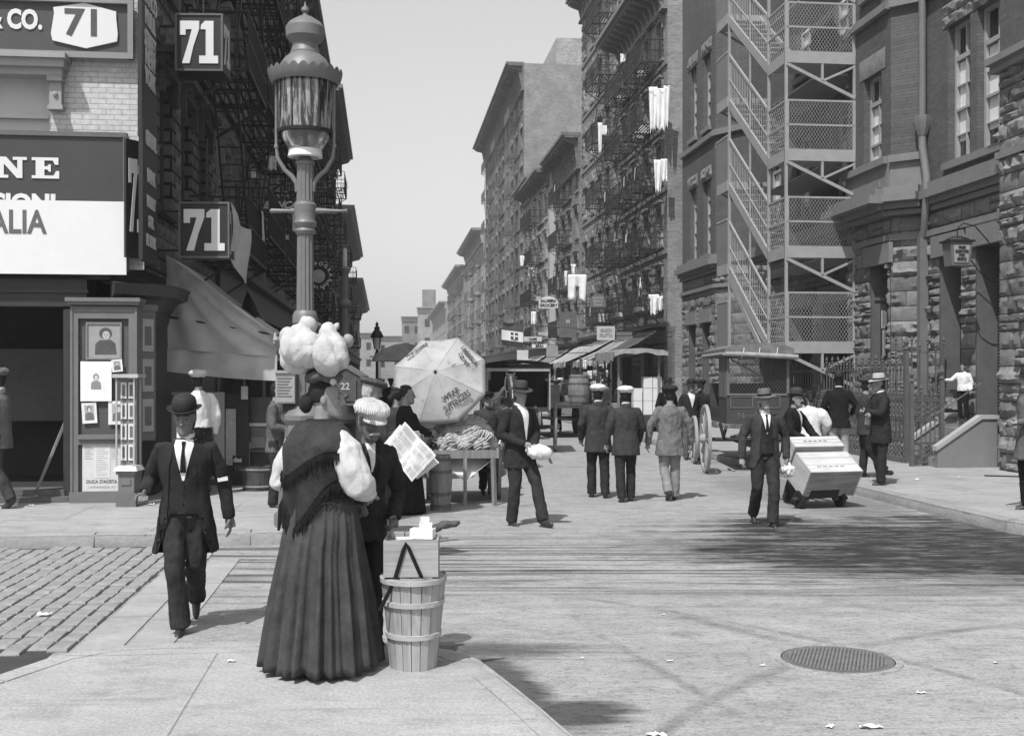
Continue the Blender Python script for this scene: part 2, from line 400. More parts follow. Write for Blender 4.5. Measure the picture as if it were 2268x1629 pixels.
# foreground corner pavement
fgpx = [(-500, 1640), (-160, 1545), (0, 1492), (120, 1452), (230, 1432), (330, 1424), (580, 1419), (880, 1424), (1000, 1438), (1062, 1460), (1140, 1520), (1205, 1573), (1272, 1632), (1400, 1760), (1650, 2100)]
fg = [G(a, b, PAVE) for a, b in fgpx]
fgp = [p[:2] for p in fg] + [(3.0, -3), (-6, -3)]
slab(list(reversed(fgp)), 'sidewalk', M_PAVEFG)
kerbstones(list(reversed(fg)), seed=8, wid=.15, seg=1.7, mat=M_PAVEFG)
# granite setts at the left of the crossing street, each a slightly crowned stone
m = MB(); rr = random.Random(4)
dirv = Vector((-SA, CA, 0)); nv = Vector((-CA, -SA, 0)); org = Vector((-2.78, 7.0, 0))
for row in range(46):
    s_ = -1.2 + rr.uniform(0, .2)
    while s_ < 6.3:
        ln = rr.uniform(.2, .3); c = org + dirv * (s_ + ln / 2) + nv * (row * .135 + .07)
        s_ += ln + .006
        vu = UV(c.x, c.y)
        if vu[1] > 12.1 or c.y < 7.3 - (c.x + 3) * .05 and c.x > -4.2 or c.y < 6.6: continue
        if row < 3: ln *= 1.0
        hw = .0635; hl = ln / 2 - .001; z = .012 + rr.uniform(-.005, .008); tilt = rr.uniform(-.004, .004)
        ring = lambda k, zz, sh: [c + dirv * (a * hl * k) + nv * (b_ * hw * k) + Vector((0, 0, zz + a * tilt)) for a, b_ in ((-1, -1), (1, -1), (1, 1), (-1, 1))]
        m.loft([ring(1, -.02, 0), ring(1.0, z - .006, 0), ring(.88, z + .004, 0), ring(.5, z + .008, 0)])
tag(m.build('cobblestones', M_SETT, smooth=40), kind='structure')
sheet([(-60, 6.4), (-2.82, 6.4), S(-1.15, 12.2)[:2] if False else (-3.35, 11.95), (-60, 11.95)], .003, 'gutter_bed', plain('dark sett joints', .05, .95, .3, 4, .3))
# two rows of long crossing stones beside the setts
m = MB()
for k in range(2):
    s_ = -1.3
    while s_ < 5.0:
        ln = rr.uniform(.9, 1.5); a = org - nv * (.03 + k * .31); 
        p = [a + dirv * (s_ + .01), a + dirv * (s_ + ln - .01), a - nv * .28 + dirv * (s_ + ln - .01), a - nv * .28 + dirv * (s_ + .01)]
        if (p[1]).y < 11.9 and p[0].y > 7.1:
            m.add([q + Vector((0, 0, -.02)) for q in p] + [q + Vector((0, 0, .008)) for q in p], [(0, 1, 2, 3), (4, 5, 6, 7), (0, 4, 5, 1), (1, 5, 6, 2), (2, 6, 7, 3), (3, 7, 4, 0)])
        s_ += ln
tag(m.build('crossing_stones', plain('dusty crossing stone', .32, .95, .3, 2, .6)), kind='structure')
# manhole cover
c = G(1855, 1460)
mh = empty('manhole_cover', 'round cast iron manhole cover with raised lattice ribs in the dusty road', 'manhole cover', c)
m = MB(); m.lathe([(.27, -.02), (.27, .004), (.262, .007), (.25, .004), (.246, .002), (.001, .002)], n=48)
m.build('plate', plain('rusty iron plate', .14, .8, .4, 12, .6), mh, smooth=40)
m = MB()
for k in range(-9, 10):
    for M_ in (.45, -1.1):
        o = k * .026; h = sqrt(max(0, .236 ** 2 - o * o)); a = Vector((cos(M_), sin(M_), 0)); b_ = Vector((-sin(M_), cos(M_), 0))
        m.bar(a * o - b_ * h + Vector((0, 0, .005)), a * o + b_ * h + Vector((0, 0, .005)), .010, .008)
m.build('rib', plain('dusty iron rib', .19, .8, .3, 12, .4), mh)
mh.scale = (1.0, 1.0, 1)
m = MB(); m.lathe([(.275, 0.001), (.275, .006), (.31, .006), (.312, 0.001)], n=48); m.build('rim', M_ROAD, mh)
mh.scale = (1.25, 1.25, 1)
# scraps of paper
def scrap(px, py, s, z, lab, rz=0, w=1.6):
    p = G(px, py, z); m = MB(); n = 5; rr = random.Random(px)
    vs = [(((i / n - .5) * s * w + rr.uniform(-.1, .1) * s), ((j / 3 - .5) * s + rr.uniform(-.1, .1) * s), .006 + abs(rr.gauss(0, .18)) * s) for j in range(4) for i in range(n + 1)]
    m.add(vs, [(j * (n + 1) + i, j * (n + 1) + i + 1, (j + 1) * (n + 1) + i + 1, (j + 1) * (n + 1) + i) for j in range(3) for i in range(n)])
    o = m.build('paper_scrap', M_PAPER, loc=p); o.rotation_euler = (0, 0, rz); tag(o, lab, 'paper scrap', 'paper scraps on the ground')
for a in [(1930, 1612, .04, 0, 'largest white paper scrap on the road below the manhole cover', .1, 3.0), (1455, 1630, .045, 0, 'white paper scrap on the road left of the two below the manhole', -.2, 2.2), (1838, 1610, .03, 0, 'curled paper scrap just left of the largest one below the manhole', .9, 1.6),
          (1195, 1607, .03, 0, 'paper scrap on the damp stain beside the foreground kerb', .3, 1.6), (1290, 1458, .02, 0, 'small paper scrap on open road right of the wicker basket', 1, 1.6), (1483, 1464, .02, 0, 'small paper scrap on the road right of the first one past the basket', .1, 1.8),
          (2040, 1535, .025, 0, 'small paper scrap on the road right of the manhole cover', .1, 2), (2268, 1668, .03, 0, 'paper scrap on the road in the bottom right corner', .1, 1.6), (1468, 1362, .018, 0, 'tiny paper scrap just below the damp wheel streaks', .4, 1.6), (1690, 1474, .02, 0, 'tiny paper scrap to the upper left of the manhole cover', .4, 1.6), (2205, 1468, .02, 0, 'tiny paper scrap at the far right of the road', .3, 1.6),
          (98, 1362, .045, 0.02, 'white paper scrap lying on the granite setts', .2, 2.2), (512, 1465, .03, PAVE, 'small paper scrap on the corner pavement left of the long skirt', .3, 1.4), (1128, 1650, .03, PAVE, 'flat paper scrap on the corner pavement near its kerb', .05, 2), (730, 1704, .02, PAVE, 'flat paper scrap on the corner pavement below the long skirt', .02, 2.5), (160, 1215, .03, 0, 'paper scrap in the gutter by the display case', .2, 1.5),
          (2030, 1062, .04, PAVE, 'paper scrap on the right pavement near the steps', .2, 1.5), (2125, 1058, .05, PAVE, 'paper scrap on the right pavement before the cheek wall', .6, 1.2), (68, 1120, .05, PAVE, 'paper scrap by the shop doorway at the left', .2, 1.5), (335, 1118, .05, PAVE, 'crumpled paper scrap at the foot of the display pedestal', .2, 1.5), (1270, 1660, .02, 0, 'paper scrap beside the stain at the very bottom of the road', .8, 1.3)]:
    scrap(*a)
# ------------------------------------------------------------------ facades
# pt(a, z, o): a along the facade, o outwards from it (local coordinates of the building's empty)
def PT_left(v0=0):   # facade on the left side of the street, faces +x
    return lambda a, z, o: (v0 + o, a, z)
def PT_right(v0=0):
    return lambda a, z, o: (v0 - o, a, z)
def PT_front(u0=0):  # faces the camera (-y)
    return lambda a, z, o: (a, u0 - o, z)
def PT_line(p, q):   # facade from p to q, outward normal on the right hand of p->q
    p = Vector(p); q = Vector(q); t_ = (q - p).normalized(); n = Vector((t_.y, -t_.x))
    return lambda a, z, o: (p.x + t_.x * a + n.x * o, p.y + t_.y * a + n.y * o, z)
def wall(m, pt, a0, a1, z0, z1, holes=(), depth=.22, step=0):
    xs = sorted({a0, a1} | {x for h in holes for x in (h[0], h[1]) if a0 < x < a1})
    zs = sorted({z0, z1} | {x for h in holes for x in (h[2], h[3]) if z0 < x < z1})
    for i in range(len(xs) - 1):
        for j in range(len(zs) - 1):
            cx, cz = (xs[i] + xs[i + 1]) / 2, (zs[j] + zs[j + 1]) / 2
            if any(h[0] < cx < h[1] and h[2] < cz < h[3] for h in holes): continue
            m.quad(pt(xs[i], zs[j], 0), pt(xs[i + 1], zs[j], 0), pt(xs[i + 1], zs[j + 1], 0), pt(xs[i], zs[j + 1], 0))
    for h in holes:
        b0, b1, c0, c1 = h[:4]
        m.quad(pt(b0, c0, 0), pt(b0, c1, 0), pt(b0, c1, -depth), pt(b0, c0, -depth))
        m.quad(pt(b1, c0, 0), pt(b1, c1, 0), pt(b1, c1, -depth), pt(b1, c0, -depth))
        m.quad(pt(b0, c0, 0), pt(b1, c0, 0), pt(b1, c0, -depth), pt(b0, c0, -depth))
        m.quad(pt(b0, c1, 0), pt(b1, c1, 0), pt(b1, c1, -depth), pt(b0, c1, -depth))
def bx(m, pt, a0, a1, z0, z1, o0, o1):
    m.box(a0, a1, o0, o1, z0, z1, lambda a, o, z: pt(a, z, o))
CACHE = {}
def win_meshes(side, w, h, style, mats):
    """window with sash frame, glass, lintel/hood and sill, origin at lower left corner on the facade plane"""
    key = (side, round(w, 2), round(h, 2), style, mats)
    if key in CACHE: return CACHE[key]
    pt = {'L': PT_left(), 'R': PT_right(), 'F': PT_front()}[side]
    fr, gl, li, si = MB(), MB(), MB(), MB(); t_ = .055
    for x0, x1, z0, z1 in ((0, t_, 0, h), (w - t_, w, 0, h), (t_, w - t_, 0, t_), (t_, w - t_, h - t_, h)): bx(fr, pt, x0, x1, z0, z1, -.2, -.12)
    bx(fr, pt, t_, w - t_, h / 2 - .025, h / 2 + .025, -.19, -.11)
    if style != 'plain': bx(fr, pt, w / 2 - .014, w / 2 + .014, t_, h - t_, -.185, -.15)
    bx(gl, pt, t_ * .5, w - t_ * .5, .02, h / 2, -.2, -.188); bx(gl, pt, t_ * .5, w - t_ * .5, h / 2, h - .02, -.18, -.168)
    bx(si, pt, -.1, w + .1, -.13, 0, -.15, .09)
    if style == 'hood':
        bx(li, pt, -.16, w + .16, h + .20, h + .30, -.05, .22); bx(li, pt, -.12, w + .12, h + .02, h + .20, -.05, .10)
        bx(li, pt, -.13, .0, h - .32, h + .02, -.05, .09); bx(li, pt, w, w + .13, h - .32, h + .02, -.05, .09)
        for s_ in (0, w): bx(li, pt, s_ - .07 if s_ else -.10, s_ + .10 if s_ else .07, h + .10, h + .2, .10, .17)
    elif style == 'arch':
        poly = [(-.12, h)] + [(w / 2 - (w / 2 + .12) * cos(pi * i / 8), h + .10 + .32 * sin(pi * i / 8)) for i in range(9)] + [(w + .12, h)]
        li.prism(poly, -.05, .10, pt); bx(li, pt, w / 2 - .09, w / 2 + .09, h + .02, h + .5, .10, .17)
    else:
        bx(li, pt, -.12, w + .12, h, h + .24, -.12, .05)
    out = tuple(o.data for o in (fr.build('window', mats[0]), gl.build('pane', mats[1]), li.build('lintel', mats[2]), si.build('sill', mats[3])))
    for me in out:
        for o in [o for o in bpy.data.objects if o.data is me]: bpy.data.objects.remove(o)
    CACHE[key] = out; return out
def place_window(bld, side, a, z, w, h, style, mats, base=(0, 0)):
    me = win_meshes(side, w, h, style, mats)
    loc = (base[0], base[1] + a, z) if side in 'LR' else (base[0] + a, base[1], z)
    f = mesh_obj('window', me[0], bld, loc)
    for nm, q in zip(('pane', 'lintel', 'sill'), me[1:]): mesh_obj(nm, q, f)
    return f
def cornice(m, pt, a0, a1, z, h=.9, out=.8, n=0, brk=True):
    bx(m, pt, a0, a1, z - .18, z, 0, out); bx(m, pt, a0 + .02, a1 - .02, z - .30, z - .18, 0, out * .86); bx(m, pt, a0, a1, z - h, z - .30, 0, .14)
    bx(m, pt, a0, a1, z - h - .12, z - h, 0, .24)
    if brk:
        k = n or max(2, int((a1 - a0) / .75))
        for i in range(k):
            a = a0 + (i + .5) * (a1 - a0) / k
            m.prism([(0, -.30), (out * .8, -.30), (out * .78, -.45), (out * .3, -.62), (.16, -h), (0, -h)], a - .07, a + .07, lambda o, zz, aa, z=z: pt(aa, z + zz, o))
ESC = {}
def balcony(bld, side, a0, a1, z, base, ladder=1, down=2.7, clutter=0, dep=.95, seed=0, mat=None):
    """iron fire escape balcony: slatted floor, railing with pickets, brackets; its ladder is a sub-part"""
    mat = mat or M_IRON
    key = (side, round(a1 - a0, 2), ladder, round(down, 2), dep, mat.name)
    if key not in ESC:
        pt = {'L': PT_left(), 'R': PT_right(), 'F': PT_front()}[side]; w = a1 - a0; m = MB()
        bx(m, pt, 0, w, -.03, 0.02, dep - .04, dep); bx(m, pt, 0, w, -.03, .02, 0, .04)
        k = max(4, int(dep / .12))
        for i in range(k): o = (i + .5) * dep / k; bx(m, pt, 0, w, -.005, .012, o - .022, o + .022)
        for a in (0, w - .04, w / 2): bx(m, pt, a, a + .04, -.05, -.006, 0, dep)
        for zz in (.45, .9): bx(m, pt, 0, w, zz - .016, zz + .016, dep - .03, dep)
        for a in (0, w):
            for zz in (.45, .9): bx(m, pt, a - .016, a + .016, zz - .016, zz + .016, 0, dep)
        n = int(w / .16)
        for i in range(n + 1): a = i * w / n; bx(m, pt, a - .010, a + .010, 0, .9, dep - .02, dep)
        for a in (0, w):
            for i in range(1, 5): o = i * dep / 5.0; bx(m, pt, a - .009, a + .009, 0, .9, o - .009, o + .009)
            m.bar(pt(a, -.6, .02), pt(a, -.03, dep - .05), .035)
        lad = MB()
        if ladder:
            la, lb = (.25, w - .5) if ladder > 0 else (w - .25, .5)
            for o in (.3, .68): lad.bar(pt(la, -down, o), pt(lb, 0, o), .03, .06)
            for i in range(1, 11):
                q = i / 11; lad.bar(pt(la + (lb - la) * q, -down * (1 - q), .3), pt(la + (lb - la) * q, -down * (1 - q), .68), .05, .02)
            lad.bar(pt(la, -down + .75, .70), pt(lb, .75, .70), .022)
        b = m.build('fire_escape_balcony', mat); l_ = lad.build('ladder', mat) if ladder else None
        ESC[key] = (b.data, l_.data if l_ else None)
        bpy.data.objects.remove(b)
        if l_: bpy.data.objects.remove(l_)
    me, lm = ESC[key]
    loc = (base[0], base[1] + a0, z) if side in 'LR' else (base[0] + a0, base[1], z)
    b = mesh_obj('fire_escape_balcony', me, bld, loc)
    if lm: mesh_obj('ladder', lm, b)
    if clutter:
        rr = random.Random(seed); m = MB(); pt = {'L': PT_left(), 'R': PT_right(), 'F': PT_front()}[side]; w = a1 - a0
        for i in range(clutter):
            a = rr.uniform(.1, w - .4); s_ = rr.uniform(.15, .4); m.k = rr.randrange(2)
            if rr.random() < .5: bx(m, pt, a, a + s_, .03, .03 + s_ * rr.uniform(.5, 1.3), .15, .15 + s_)
            else:  # bedding over the rail
                zt = .93; m.loft([[pt(a + s_ * k / 4, zt - dz, dep + .03 + oo + .02 * noise.noise(Vector((a + k * .9, dz * 3, seed)))) for k in range(5)] for dz, oo in ((.3, -.09), (0, -.07), (-.015, -.02), (0.02, .01), (rr.uniform(.3, .6), .03))], cap=False, closed=False)
        m.build('household_goods', [M_LINEN, M_WOODDARK], b)
    return b
def tenement(name, label, side, v, u0, u1, h, floors, bays, m_wall, style='plain', m_trim=None, ground=3.6, esc=(), depth=16, group=None, corn=(.9, .8), m_pier=None, shop=True, endwall=None, clutter=1, seed=1, win_frac=.42, wh=1.7, back=True, band=False, ladder=1, goods=None, side_h=None, m_side=None, quoin=False, corn_mat=None, kindwin=0, m_esc=None):
    """row building; side 'L' or 'R'; v is the facade plane, u0..u1 its stretch of street"""
    rr = random.Random(seed)
    b = empty(name, label, 'building', S(v, u0), A, group)
    pt = PT_left() if side == 'L' else PT_right(); sg = -1 if side == 'L' else 1
    W = u1 - u0; m_trim = m_trim or M_STONE_SMOOTH
    fh = (h - ground - 1.1) / (floors - 1); holes = []; bw = W / bays; ww = bw * win_frac
    for f in range(floors - 1):
        for k in range(bays):
            a = (k + .5) * bw - ww / 2; z = ground + f * fh + .75
            holes.append((a, a + ww, z, z + min(wh, fh - 1.05)))
    m = MB(); wall(m, pt, 0, W, ground, h, holes)
    wallo = m.build('wall', m_wall, b)
    x0, x1 = (0, sg * depth)
    m = MB()   # end walls, parapet and back
    m.quad((x0, 0, 0), (x1, 0, 0), (x1, 0, h), (x0, 0, h)); m.quad((x0, W, 0), (x1, W, 0), (x1, W, h), (x0, W, h)); m.quad((x1, 0, 0), (x1, W, 0), (x1, W, h), (x1, 0, h))
    m.build('end_wall', m_side or m_wall, b)
    m = MB(); m.box(min(x0, x1) + .3, max(x0, x1) - .3, .3, W - .3, h - .4, h - .35); rf = m.build('roof', M_DARK, b)
    m = MB()
    for q in range(2):
        cy = W * (.3 + .45 * q); cx = sg * rr.uniform(2.5, 7); m.box(cx - .45, cx + .45, cy - .5, cy + .5, h - .4, h + 1.3)
        for s2 in (-.2, .2): m.lathe([(.13, 0), (.11, .4)], (cx, cy + s2, h + 1.3), 8)
    m.build('chimney', m_wall, rf)
    m = MB(); cornice(m, pt, 0, W, h + .1, corn[0], corn[1]); m.build('cornice', corn_mat or m_trim, b)
    for (a, a2, z, z2) in holes:
        place_window(b, side, a, z, a2 - a, z2 - z, style, (M_TRIM, M_GLASS if rr.random() < .6 else M_BLIND, m_trim, m_trim))
    if band:
        m = MB()
        for f in range(1, floors - 1): bx(m, pt, 0, W, ground + f * fh + .3, ground + f * fh + .48, 0, .07)
        m.build('string_course', m_trim, b)
    if quoin:
        m = MB(); z = ground
        while z < h - 1.2:
            for a in (0, W - .45): bx(m, pt, a, a + .45, z, z + .28, 0, .05)
            z += .56
        m.build('quoins', m_trim, b)
    for (ea, eb) in esc:
        for f in range(floors - 1):
            balcony(b, side, ea, eb, ground + f * fh + .55, (0, 0), ladder=(1 if f % 2 else -1) if (ladder and f) else 0, down=fh, clutter=rr.choice([0, 1, 2, 3]) if clutter else 0, seed=seed * 10 + f, mat=m_esc)
        m = MB()  # drop ladder through to the first floor
    # shopfront with piers, dark glass, fascia
    if shop:
        n = max(2, int(W / 3.2)); m = MB(); g_ = MB()
        pw = .45
        for k in range(n + 1): a = min(max(0, k * W / n - pw / 2), W - pw); bx(m, pt, a, a + pw, 0, ground - .7, -.3, .02)
        bx(m, pt, 0, W, ground - .72, ground - .1, -.3, .08); bx(m, pt, 0, W, ground - .1, ground + .06, -.1, .3)
        m.build('shopfront', m_pier or M_DARKPAINT, b)
        bx(g_, pt, .1, W - .1, .0, ground - .7, -.9, -.85); 
        for k in range(n):
            a = k * W / n + pw; e = (k + 1) * W / n - pw / 2
            if rr.random() < .7: bx(g_, pt, a, e, .55, ground - .8, -.25, -.22)
        g_.build('shop_window', M_GLASS, b)
        m = MB()
        for k in range(n):
            a = k * W / n + pw; e = (k + 1) * W / n - pw / 2; bx(m, pt, a, e, .12, .56, -.28, -.16)
        m.build('stall_riser', M_DARKPAINT, b)
    return b
M_BLIND = plain('drawn window blind', .5, .8, .1, 3, .1)
M_BR_DARK = brick('sooty red brick', .15, .2)
M_BR_MID = brick('brown brick', .2, .24)
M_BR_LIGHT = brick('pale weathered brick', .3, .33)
M_BR_WHITE = brick('white painted brick', .5, .4, .2, .07, .12, .7, .008, .05)
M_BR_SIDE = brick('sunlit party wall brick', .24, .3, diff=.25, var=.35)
M_DIAMOND = None
# ------------------------------------------------------------------ right-hand row of tenements (v = facade)
VR = 11.53
def ur(px): return U(11.6, 29545 / (px - 850))
tenement('tenement', 'tall brick tenement next to the school, bracketed cornice and stacked fire escapes hung with washing', 'R', VR, U(11.6, 47), U(11.6, 56.3), 17.9, 6, 4, M_BR_MID, 'hood', M_STONE_SMOOTH, 3.9, esc=((.6, 4.3), (5.2, 8.7)), seed=2, corn=(1.1, 1.3), band=True, m_side=M_BR_SIDE, clutter=1, win_frac=.36, goods=1, corn_mat=plain('grey painted cornice', .2))
tenement('tenement', 'highest ornate tenement in the right row, pale rusticated front with small iron balconies', 'R', VR, U(11.6, 56.3), U(11.6, 67.2), 23.5, 7, 5, brick('pale rough brick', .27, .16, .5, .3, .35, .9, .05), 'arch', M_STONE_SMOOTH, 3.9, esc=((1.0, 4.6),), seed=3, corn=(1.2, 1.0), quoin=True, ladder=1, band=True)
tenement('tenement', 'lower brick house with dark heavy scrolled cornice and finial in the right row', 'R', VR - .1, U(11.6, 67.2), U(11.6, 77), 15.9, 5, 4, M_BR_MID, 'hood', M_STONE_SMOOTH, 3.7, esc=((3.2, 6.8),), seed=4, corn=(2.0, 1.1), corn_mat=M_BR_DARK)
tenement('tenement', 'narrow pale fronted house with stepped dark cornice below the tall blank side wall', 'R', VR - .5, U(11.2, 77), U(11.2, 86), 15.6, 5, 3, M_BR_LIGHT, 'hood', M_TRIM, 3.7, esc=((2.5, 6.0),), seed=5, corn=(1.0, 1.0), m_side=plain('whitewashed side wall', .45, .9, .15, 1), corn_mat=M_BR_DARK)
tenement('tenement', 'brick house with dark cornice standing against the tallest block', 'R', VR, U(11.6, 86), U(11.6, 95), 16.6, 5, 4, M_BR_MID, 'plain', M_STONE_SMOOTH, 3.7, esc=((1.0, 4.0),), seed=6, corn=(1.0, 1.1), corn_mat=M_BR_DARK)
tall = tenement('tenement', 'tallest dark block of the right row with a huge blank brick side wall', 'R', VR, U(11.6, 95), U(11.6, 131), 27.6, 8, 10, M_BR_DARK, 'arch', M_STONE_SMOOTH, 4, esc=((3, 7), (16, 20), (27, 31)), seed=7, corn=(2.2, 1.5), depth=14, m_side=M_BR_SIDE, clutter=0, corn_mat=M_BR_DARK, m_esc=M_IRONGREY)
mbx = MB(); mbx.box(2.7, 7.2, .02, 9, 27.4, 29.8); mbx.build('bulkhead', brick('pale patched brick', .33, .4), tall)
tenement('tenement', 'distant tenement with stepped cornices past the tallest block', 'R', VR - .25, U(11.3, 131), U(11.3, 158), 18.6, 5, 9, M_BR_LIGHT, 'plain', M_TRIM, 4, esc=((3, 7), (14, 18)), seed=8, corn=(1.6, 1.4), m_esc=M_IRONGREY)
tenement('tenement', 'far tenement with fire escapes near the end of the right row', 'R', VR - .6, U(11, 158), U(11, 196), 17.0, 5, 12, M_BR_MID, 'plain', M_TRIM, 4, esc=((5, 9), (20, 24)), seed=9, corn=(1.2, 1.2), m_esc=M_IRONGREY)
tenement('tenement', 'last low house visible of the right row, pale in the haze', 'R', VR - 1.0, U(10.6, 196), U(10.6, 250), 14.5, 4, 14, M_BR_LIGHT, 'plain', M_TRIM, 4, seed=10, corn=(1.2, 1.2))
# ------------------------------------------------------------------ left-hand row
VL = -3.12
def ulf(d): return U(-3.14, d)
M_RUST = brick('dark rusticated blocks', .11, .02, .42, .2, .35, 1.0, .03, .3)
tenement('tenement', 'dark shaded tenement behind the hanging number signs, crowded with iron fire escapes', 'L', VL, ulf(21.5), ulf(30), 17.5, 6, 4, M_BR_DARK, 'hood', M_STONE_SMOOTH, 3.9, esc=((.4, 4.0), (4.5, 8.0)), seed=12)
tenement('tenement', 'dark tenement left of the lamp post, fire escapes and a little washing', 'L', VL, ulf(30), ulf(41), 16.0, 6, 5, M_BR_MID, 'hood', M_STONE_SMOOTH, 3.9, esc=((.6, 4.2), (6.2, 10.0)), seed=13, corn=(1.1, 1.1))
tenement('tenement', 'dark tenement directly behind the fluted lamp post', 'L', VL, ulf(41), ulf(54), 15.4, 5, 5, M_BR_DARK, 'plain', M_STONE_SMOOTH, 3.9, esc=((1, 5), (7.5, 11.5)), seed=14)
tenement('tenement', 'brick tenement just right of the lamp post in the left row', 'L', VL, ulf(54), ulf(72), 15.4, 5, 7, M_BR_MID, 'plain', M_STONE_SMOOTH, 3.9, esc=((2, 6), (10, 14)), seed=15, corn=(1.2, 1.2))
tenement('tenement', 'lower far house of the left row with a roof railing', 'L', VL, ulf(72), ulf(102), 12.4, 4, 9, M_BR_MID, 'plain', M_TRIM, 3.9, esc=((4, 8), (18, 22)), seed=16, corn=(1.2, 1.3))
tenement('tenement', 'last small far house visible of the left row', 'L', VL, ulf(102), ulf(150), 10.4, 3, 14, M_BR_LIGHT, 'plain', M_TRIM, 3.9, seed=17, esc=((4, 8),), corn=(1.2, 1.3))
# ------------------------------------------------------------------ pale houses closing the street
def farhouse(px0, px1, pytop, d, label, mat, chim=0, seed=0):
    a = Q(px0, pytop, d); b_ = Q(px1, pytop, d); h = a.z; w = b_.x - a.x
    o = empty('distant_house', label, 'building', (a.x, d, 0), 0, 'houses closing the far end of the street')
    holes = []; n = max(2, int(w / 3.2)); fl = max(2, int(h / 3.6))
    for i in range(n):
        for k in range(1, fl): x = (i + .5) * w / n; z = k * h / fl; holes.append((x - .6, x + .6, z, z + 1.9))
    m = MB(); pt = PT_front(); wall(m, pt, 0, w, 0, h, holes, .3); m.box(0, w, .4, 12, 0, h - .02); m.build('wall', mat, o)
    m = MB(); cornice(m, pt, -.2, w + .2, h + .2, 1.2, .9, brk=False); m.build('cornice', M_TRIM, o)
    m = MB()
    for q in holes: bx(m, pt, q[0], q[1], q[2], q[3], -.28, -.22)
    m.build('windows', M_GLASS, o)
    if chim: m = MB(); m.box(w * .1, w * .1 + chim, 2, 5, h - .5, h + 4.5); m.build('chimney', M_BR_MID, o)
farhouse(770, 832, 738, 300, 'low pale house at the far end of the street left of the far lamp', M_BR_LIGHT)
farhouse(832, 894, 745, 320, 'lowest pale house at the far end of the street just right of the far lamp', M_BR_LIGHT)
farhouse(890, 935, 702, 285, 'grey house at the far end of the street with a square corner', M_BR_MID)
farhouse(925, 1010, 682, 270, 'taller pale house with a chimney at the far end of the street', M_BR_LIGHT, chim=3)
# ------------------------------------------------------------------ corner building at the left
UF = 15.6
cb = empty('corner_building', 'pale painted brick corner building with a dark shop below and large signs on its front', 'building', S(VL, UF), A)
ptf = PT_front(0); ptl = PT_left(0)
def fpx(px, py, u=UF):  # front-plane point under a pixel -> local (a,z)
    # ray through pixel meets plane u = const
    dx = (px - HX) / F; dz = (HY - py) / F; t_ = u / (CA - dx * SA); x, y = dx * t_, t_
    return UV(x, y)[0] - VL, EYE + dz * t_
def lpx(px, py, v=VL):  # side facade point under a pixel -> local (a,z)
    dx = (px - HX) / F; dz = (HY - py) / F; t_ = v / (dx * CA + SA); x, y = dx * t_, t_
    return UV(x, y)[1] - UF, EYE + dz * t_
m = MB(); a0, zt = fpx(108, 152); _, zb = fpx(50, 305)
wa = fpx(112, 200)[0]; wl = wa - 1.75
holes = [(wl, wa, zb - .25, zt - .05)]
wall(m, ptf, -9, -.02, 3.15, 16, holes, .2)
m.build('brick_wall', M_BR_WHITE, cb)
place_window(cb, 'F', wl, zb - .25, wa - wl, zt - .05 - zb + .25, 'tall', (plain('pale window frame', .5, .7, .1), M_BLIND, M_TRIM, M_TRIM))
m = MB()  # window hood with bracket
bx(m, ptf, wl - .3, wa + .27, zt + .06, zt + .13, 0, .34); bx(m, ptf, wl - .28, wa + .24, zt - .04, zt + .06, 0, .28); bx(m, ptf, wl - .25, wa + .2, zt - .13, zt - .04, 0, .2)
bx(m, ptf, wa + .02, wa + .17, zt - .5, zt - .13, 0, .13); bx(m, ptf, wa + .0, wa + .19, zt - .2, zt - .13, 0, .19); bx(m, ptf, wa + .0, wa + .19, zt - .56, zt - .5, 0, .15); m.lathe([(.035, -.02), (.03, .02), (0.001, .03)], ptf(wa + .095, zt - .36, .14), 10, M=Matrix.Rotation(pi / 2, 3, 'X'))
m.build('window_hood', plain('grey painted wood', .3, .7, .12, 5, .15), cb)
# side facade: rusticated piers with hooded windows (all in shade)
holes = [];
LU = ulf(21.5) - UF
for f in range(4):
    for k in range(3):
        a = .95 + k * 1.75; z = 4.15 + f * 3.15; holes.append((a, a + .95, z, z + 1.9))
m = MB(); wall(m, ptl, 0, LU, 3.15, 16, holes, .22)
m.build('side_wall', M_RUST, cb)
m = MB(); rr = random.Random(11)   # raised diamond-cut blocks
z = 3.5
while z < 9.8:
    a = .1 + (.21 if int(z / .2) % 2 else 0)
    while a < LU - .3:
        if not any(q[0] - .28 < a + .2 and a < q[1] + .28 and q[2] - .2 < z + .2 and z < q[3] + .35 for q in holes):
            pts = [(a + .02, z + .015), (a + .38, z + .015), (a + .38, z + .185), (a + .02, z + .185)]
            apx = ptl(a + .2, z + .1, .045); base = [ptl(p[0], p[1], .004) for p in pts]; m.add(base + [apx], [(0, 1, 4), (1, 2, 4), (2, 3, 4), (3, 0, 4)])
        a += .42
    z += .2
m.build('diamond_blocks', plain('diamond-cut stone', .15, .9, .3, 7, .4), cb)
M_DKST = plain('dark window stone', .06, .9, .3, 4, .3)  # even dark tone for the side window frames, hoods and sills
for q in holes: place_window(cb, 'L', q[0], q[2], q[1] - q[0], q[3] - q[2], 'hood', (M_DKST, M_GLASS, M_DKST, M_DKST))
m = MB(); m.quad((0, LU, 0), (-14, LU, 0), (-14, LU, 16), (0, LU, 16)); m.quad((-9, 0, 16), (0, 0, 16), (0, LU, 16), (-9, LU, 16)); cornice(m, ptl, 0, LU, 16.1, 1, .9); m.build('cornice', M_STONE_SMOOTH, cb)
balcony(cb, 'L', 3.4, LU - .2, 6.75, (0, 0), ladder=-1, down=2.9, clutter=0); balcony(cb, 'L', 3.4, LU - .2, 3.75, (0, 0), ladder=0, clutter=2, seed=5); balcony(cb, 'L', 3.4, LU - .2, 9.9, (0, 0), ladder=1, down=3.1, clutter=1, seed=6)
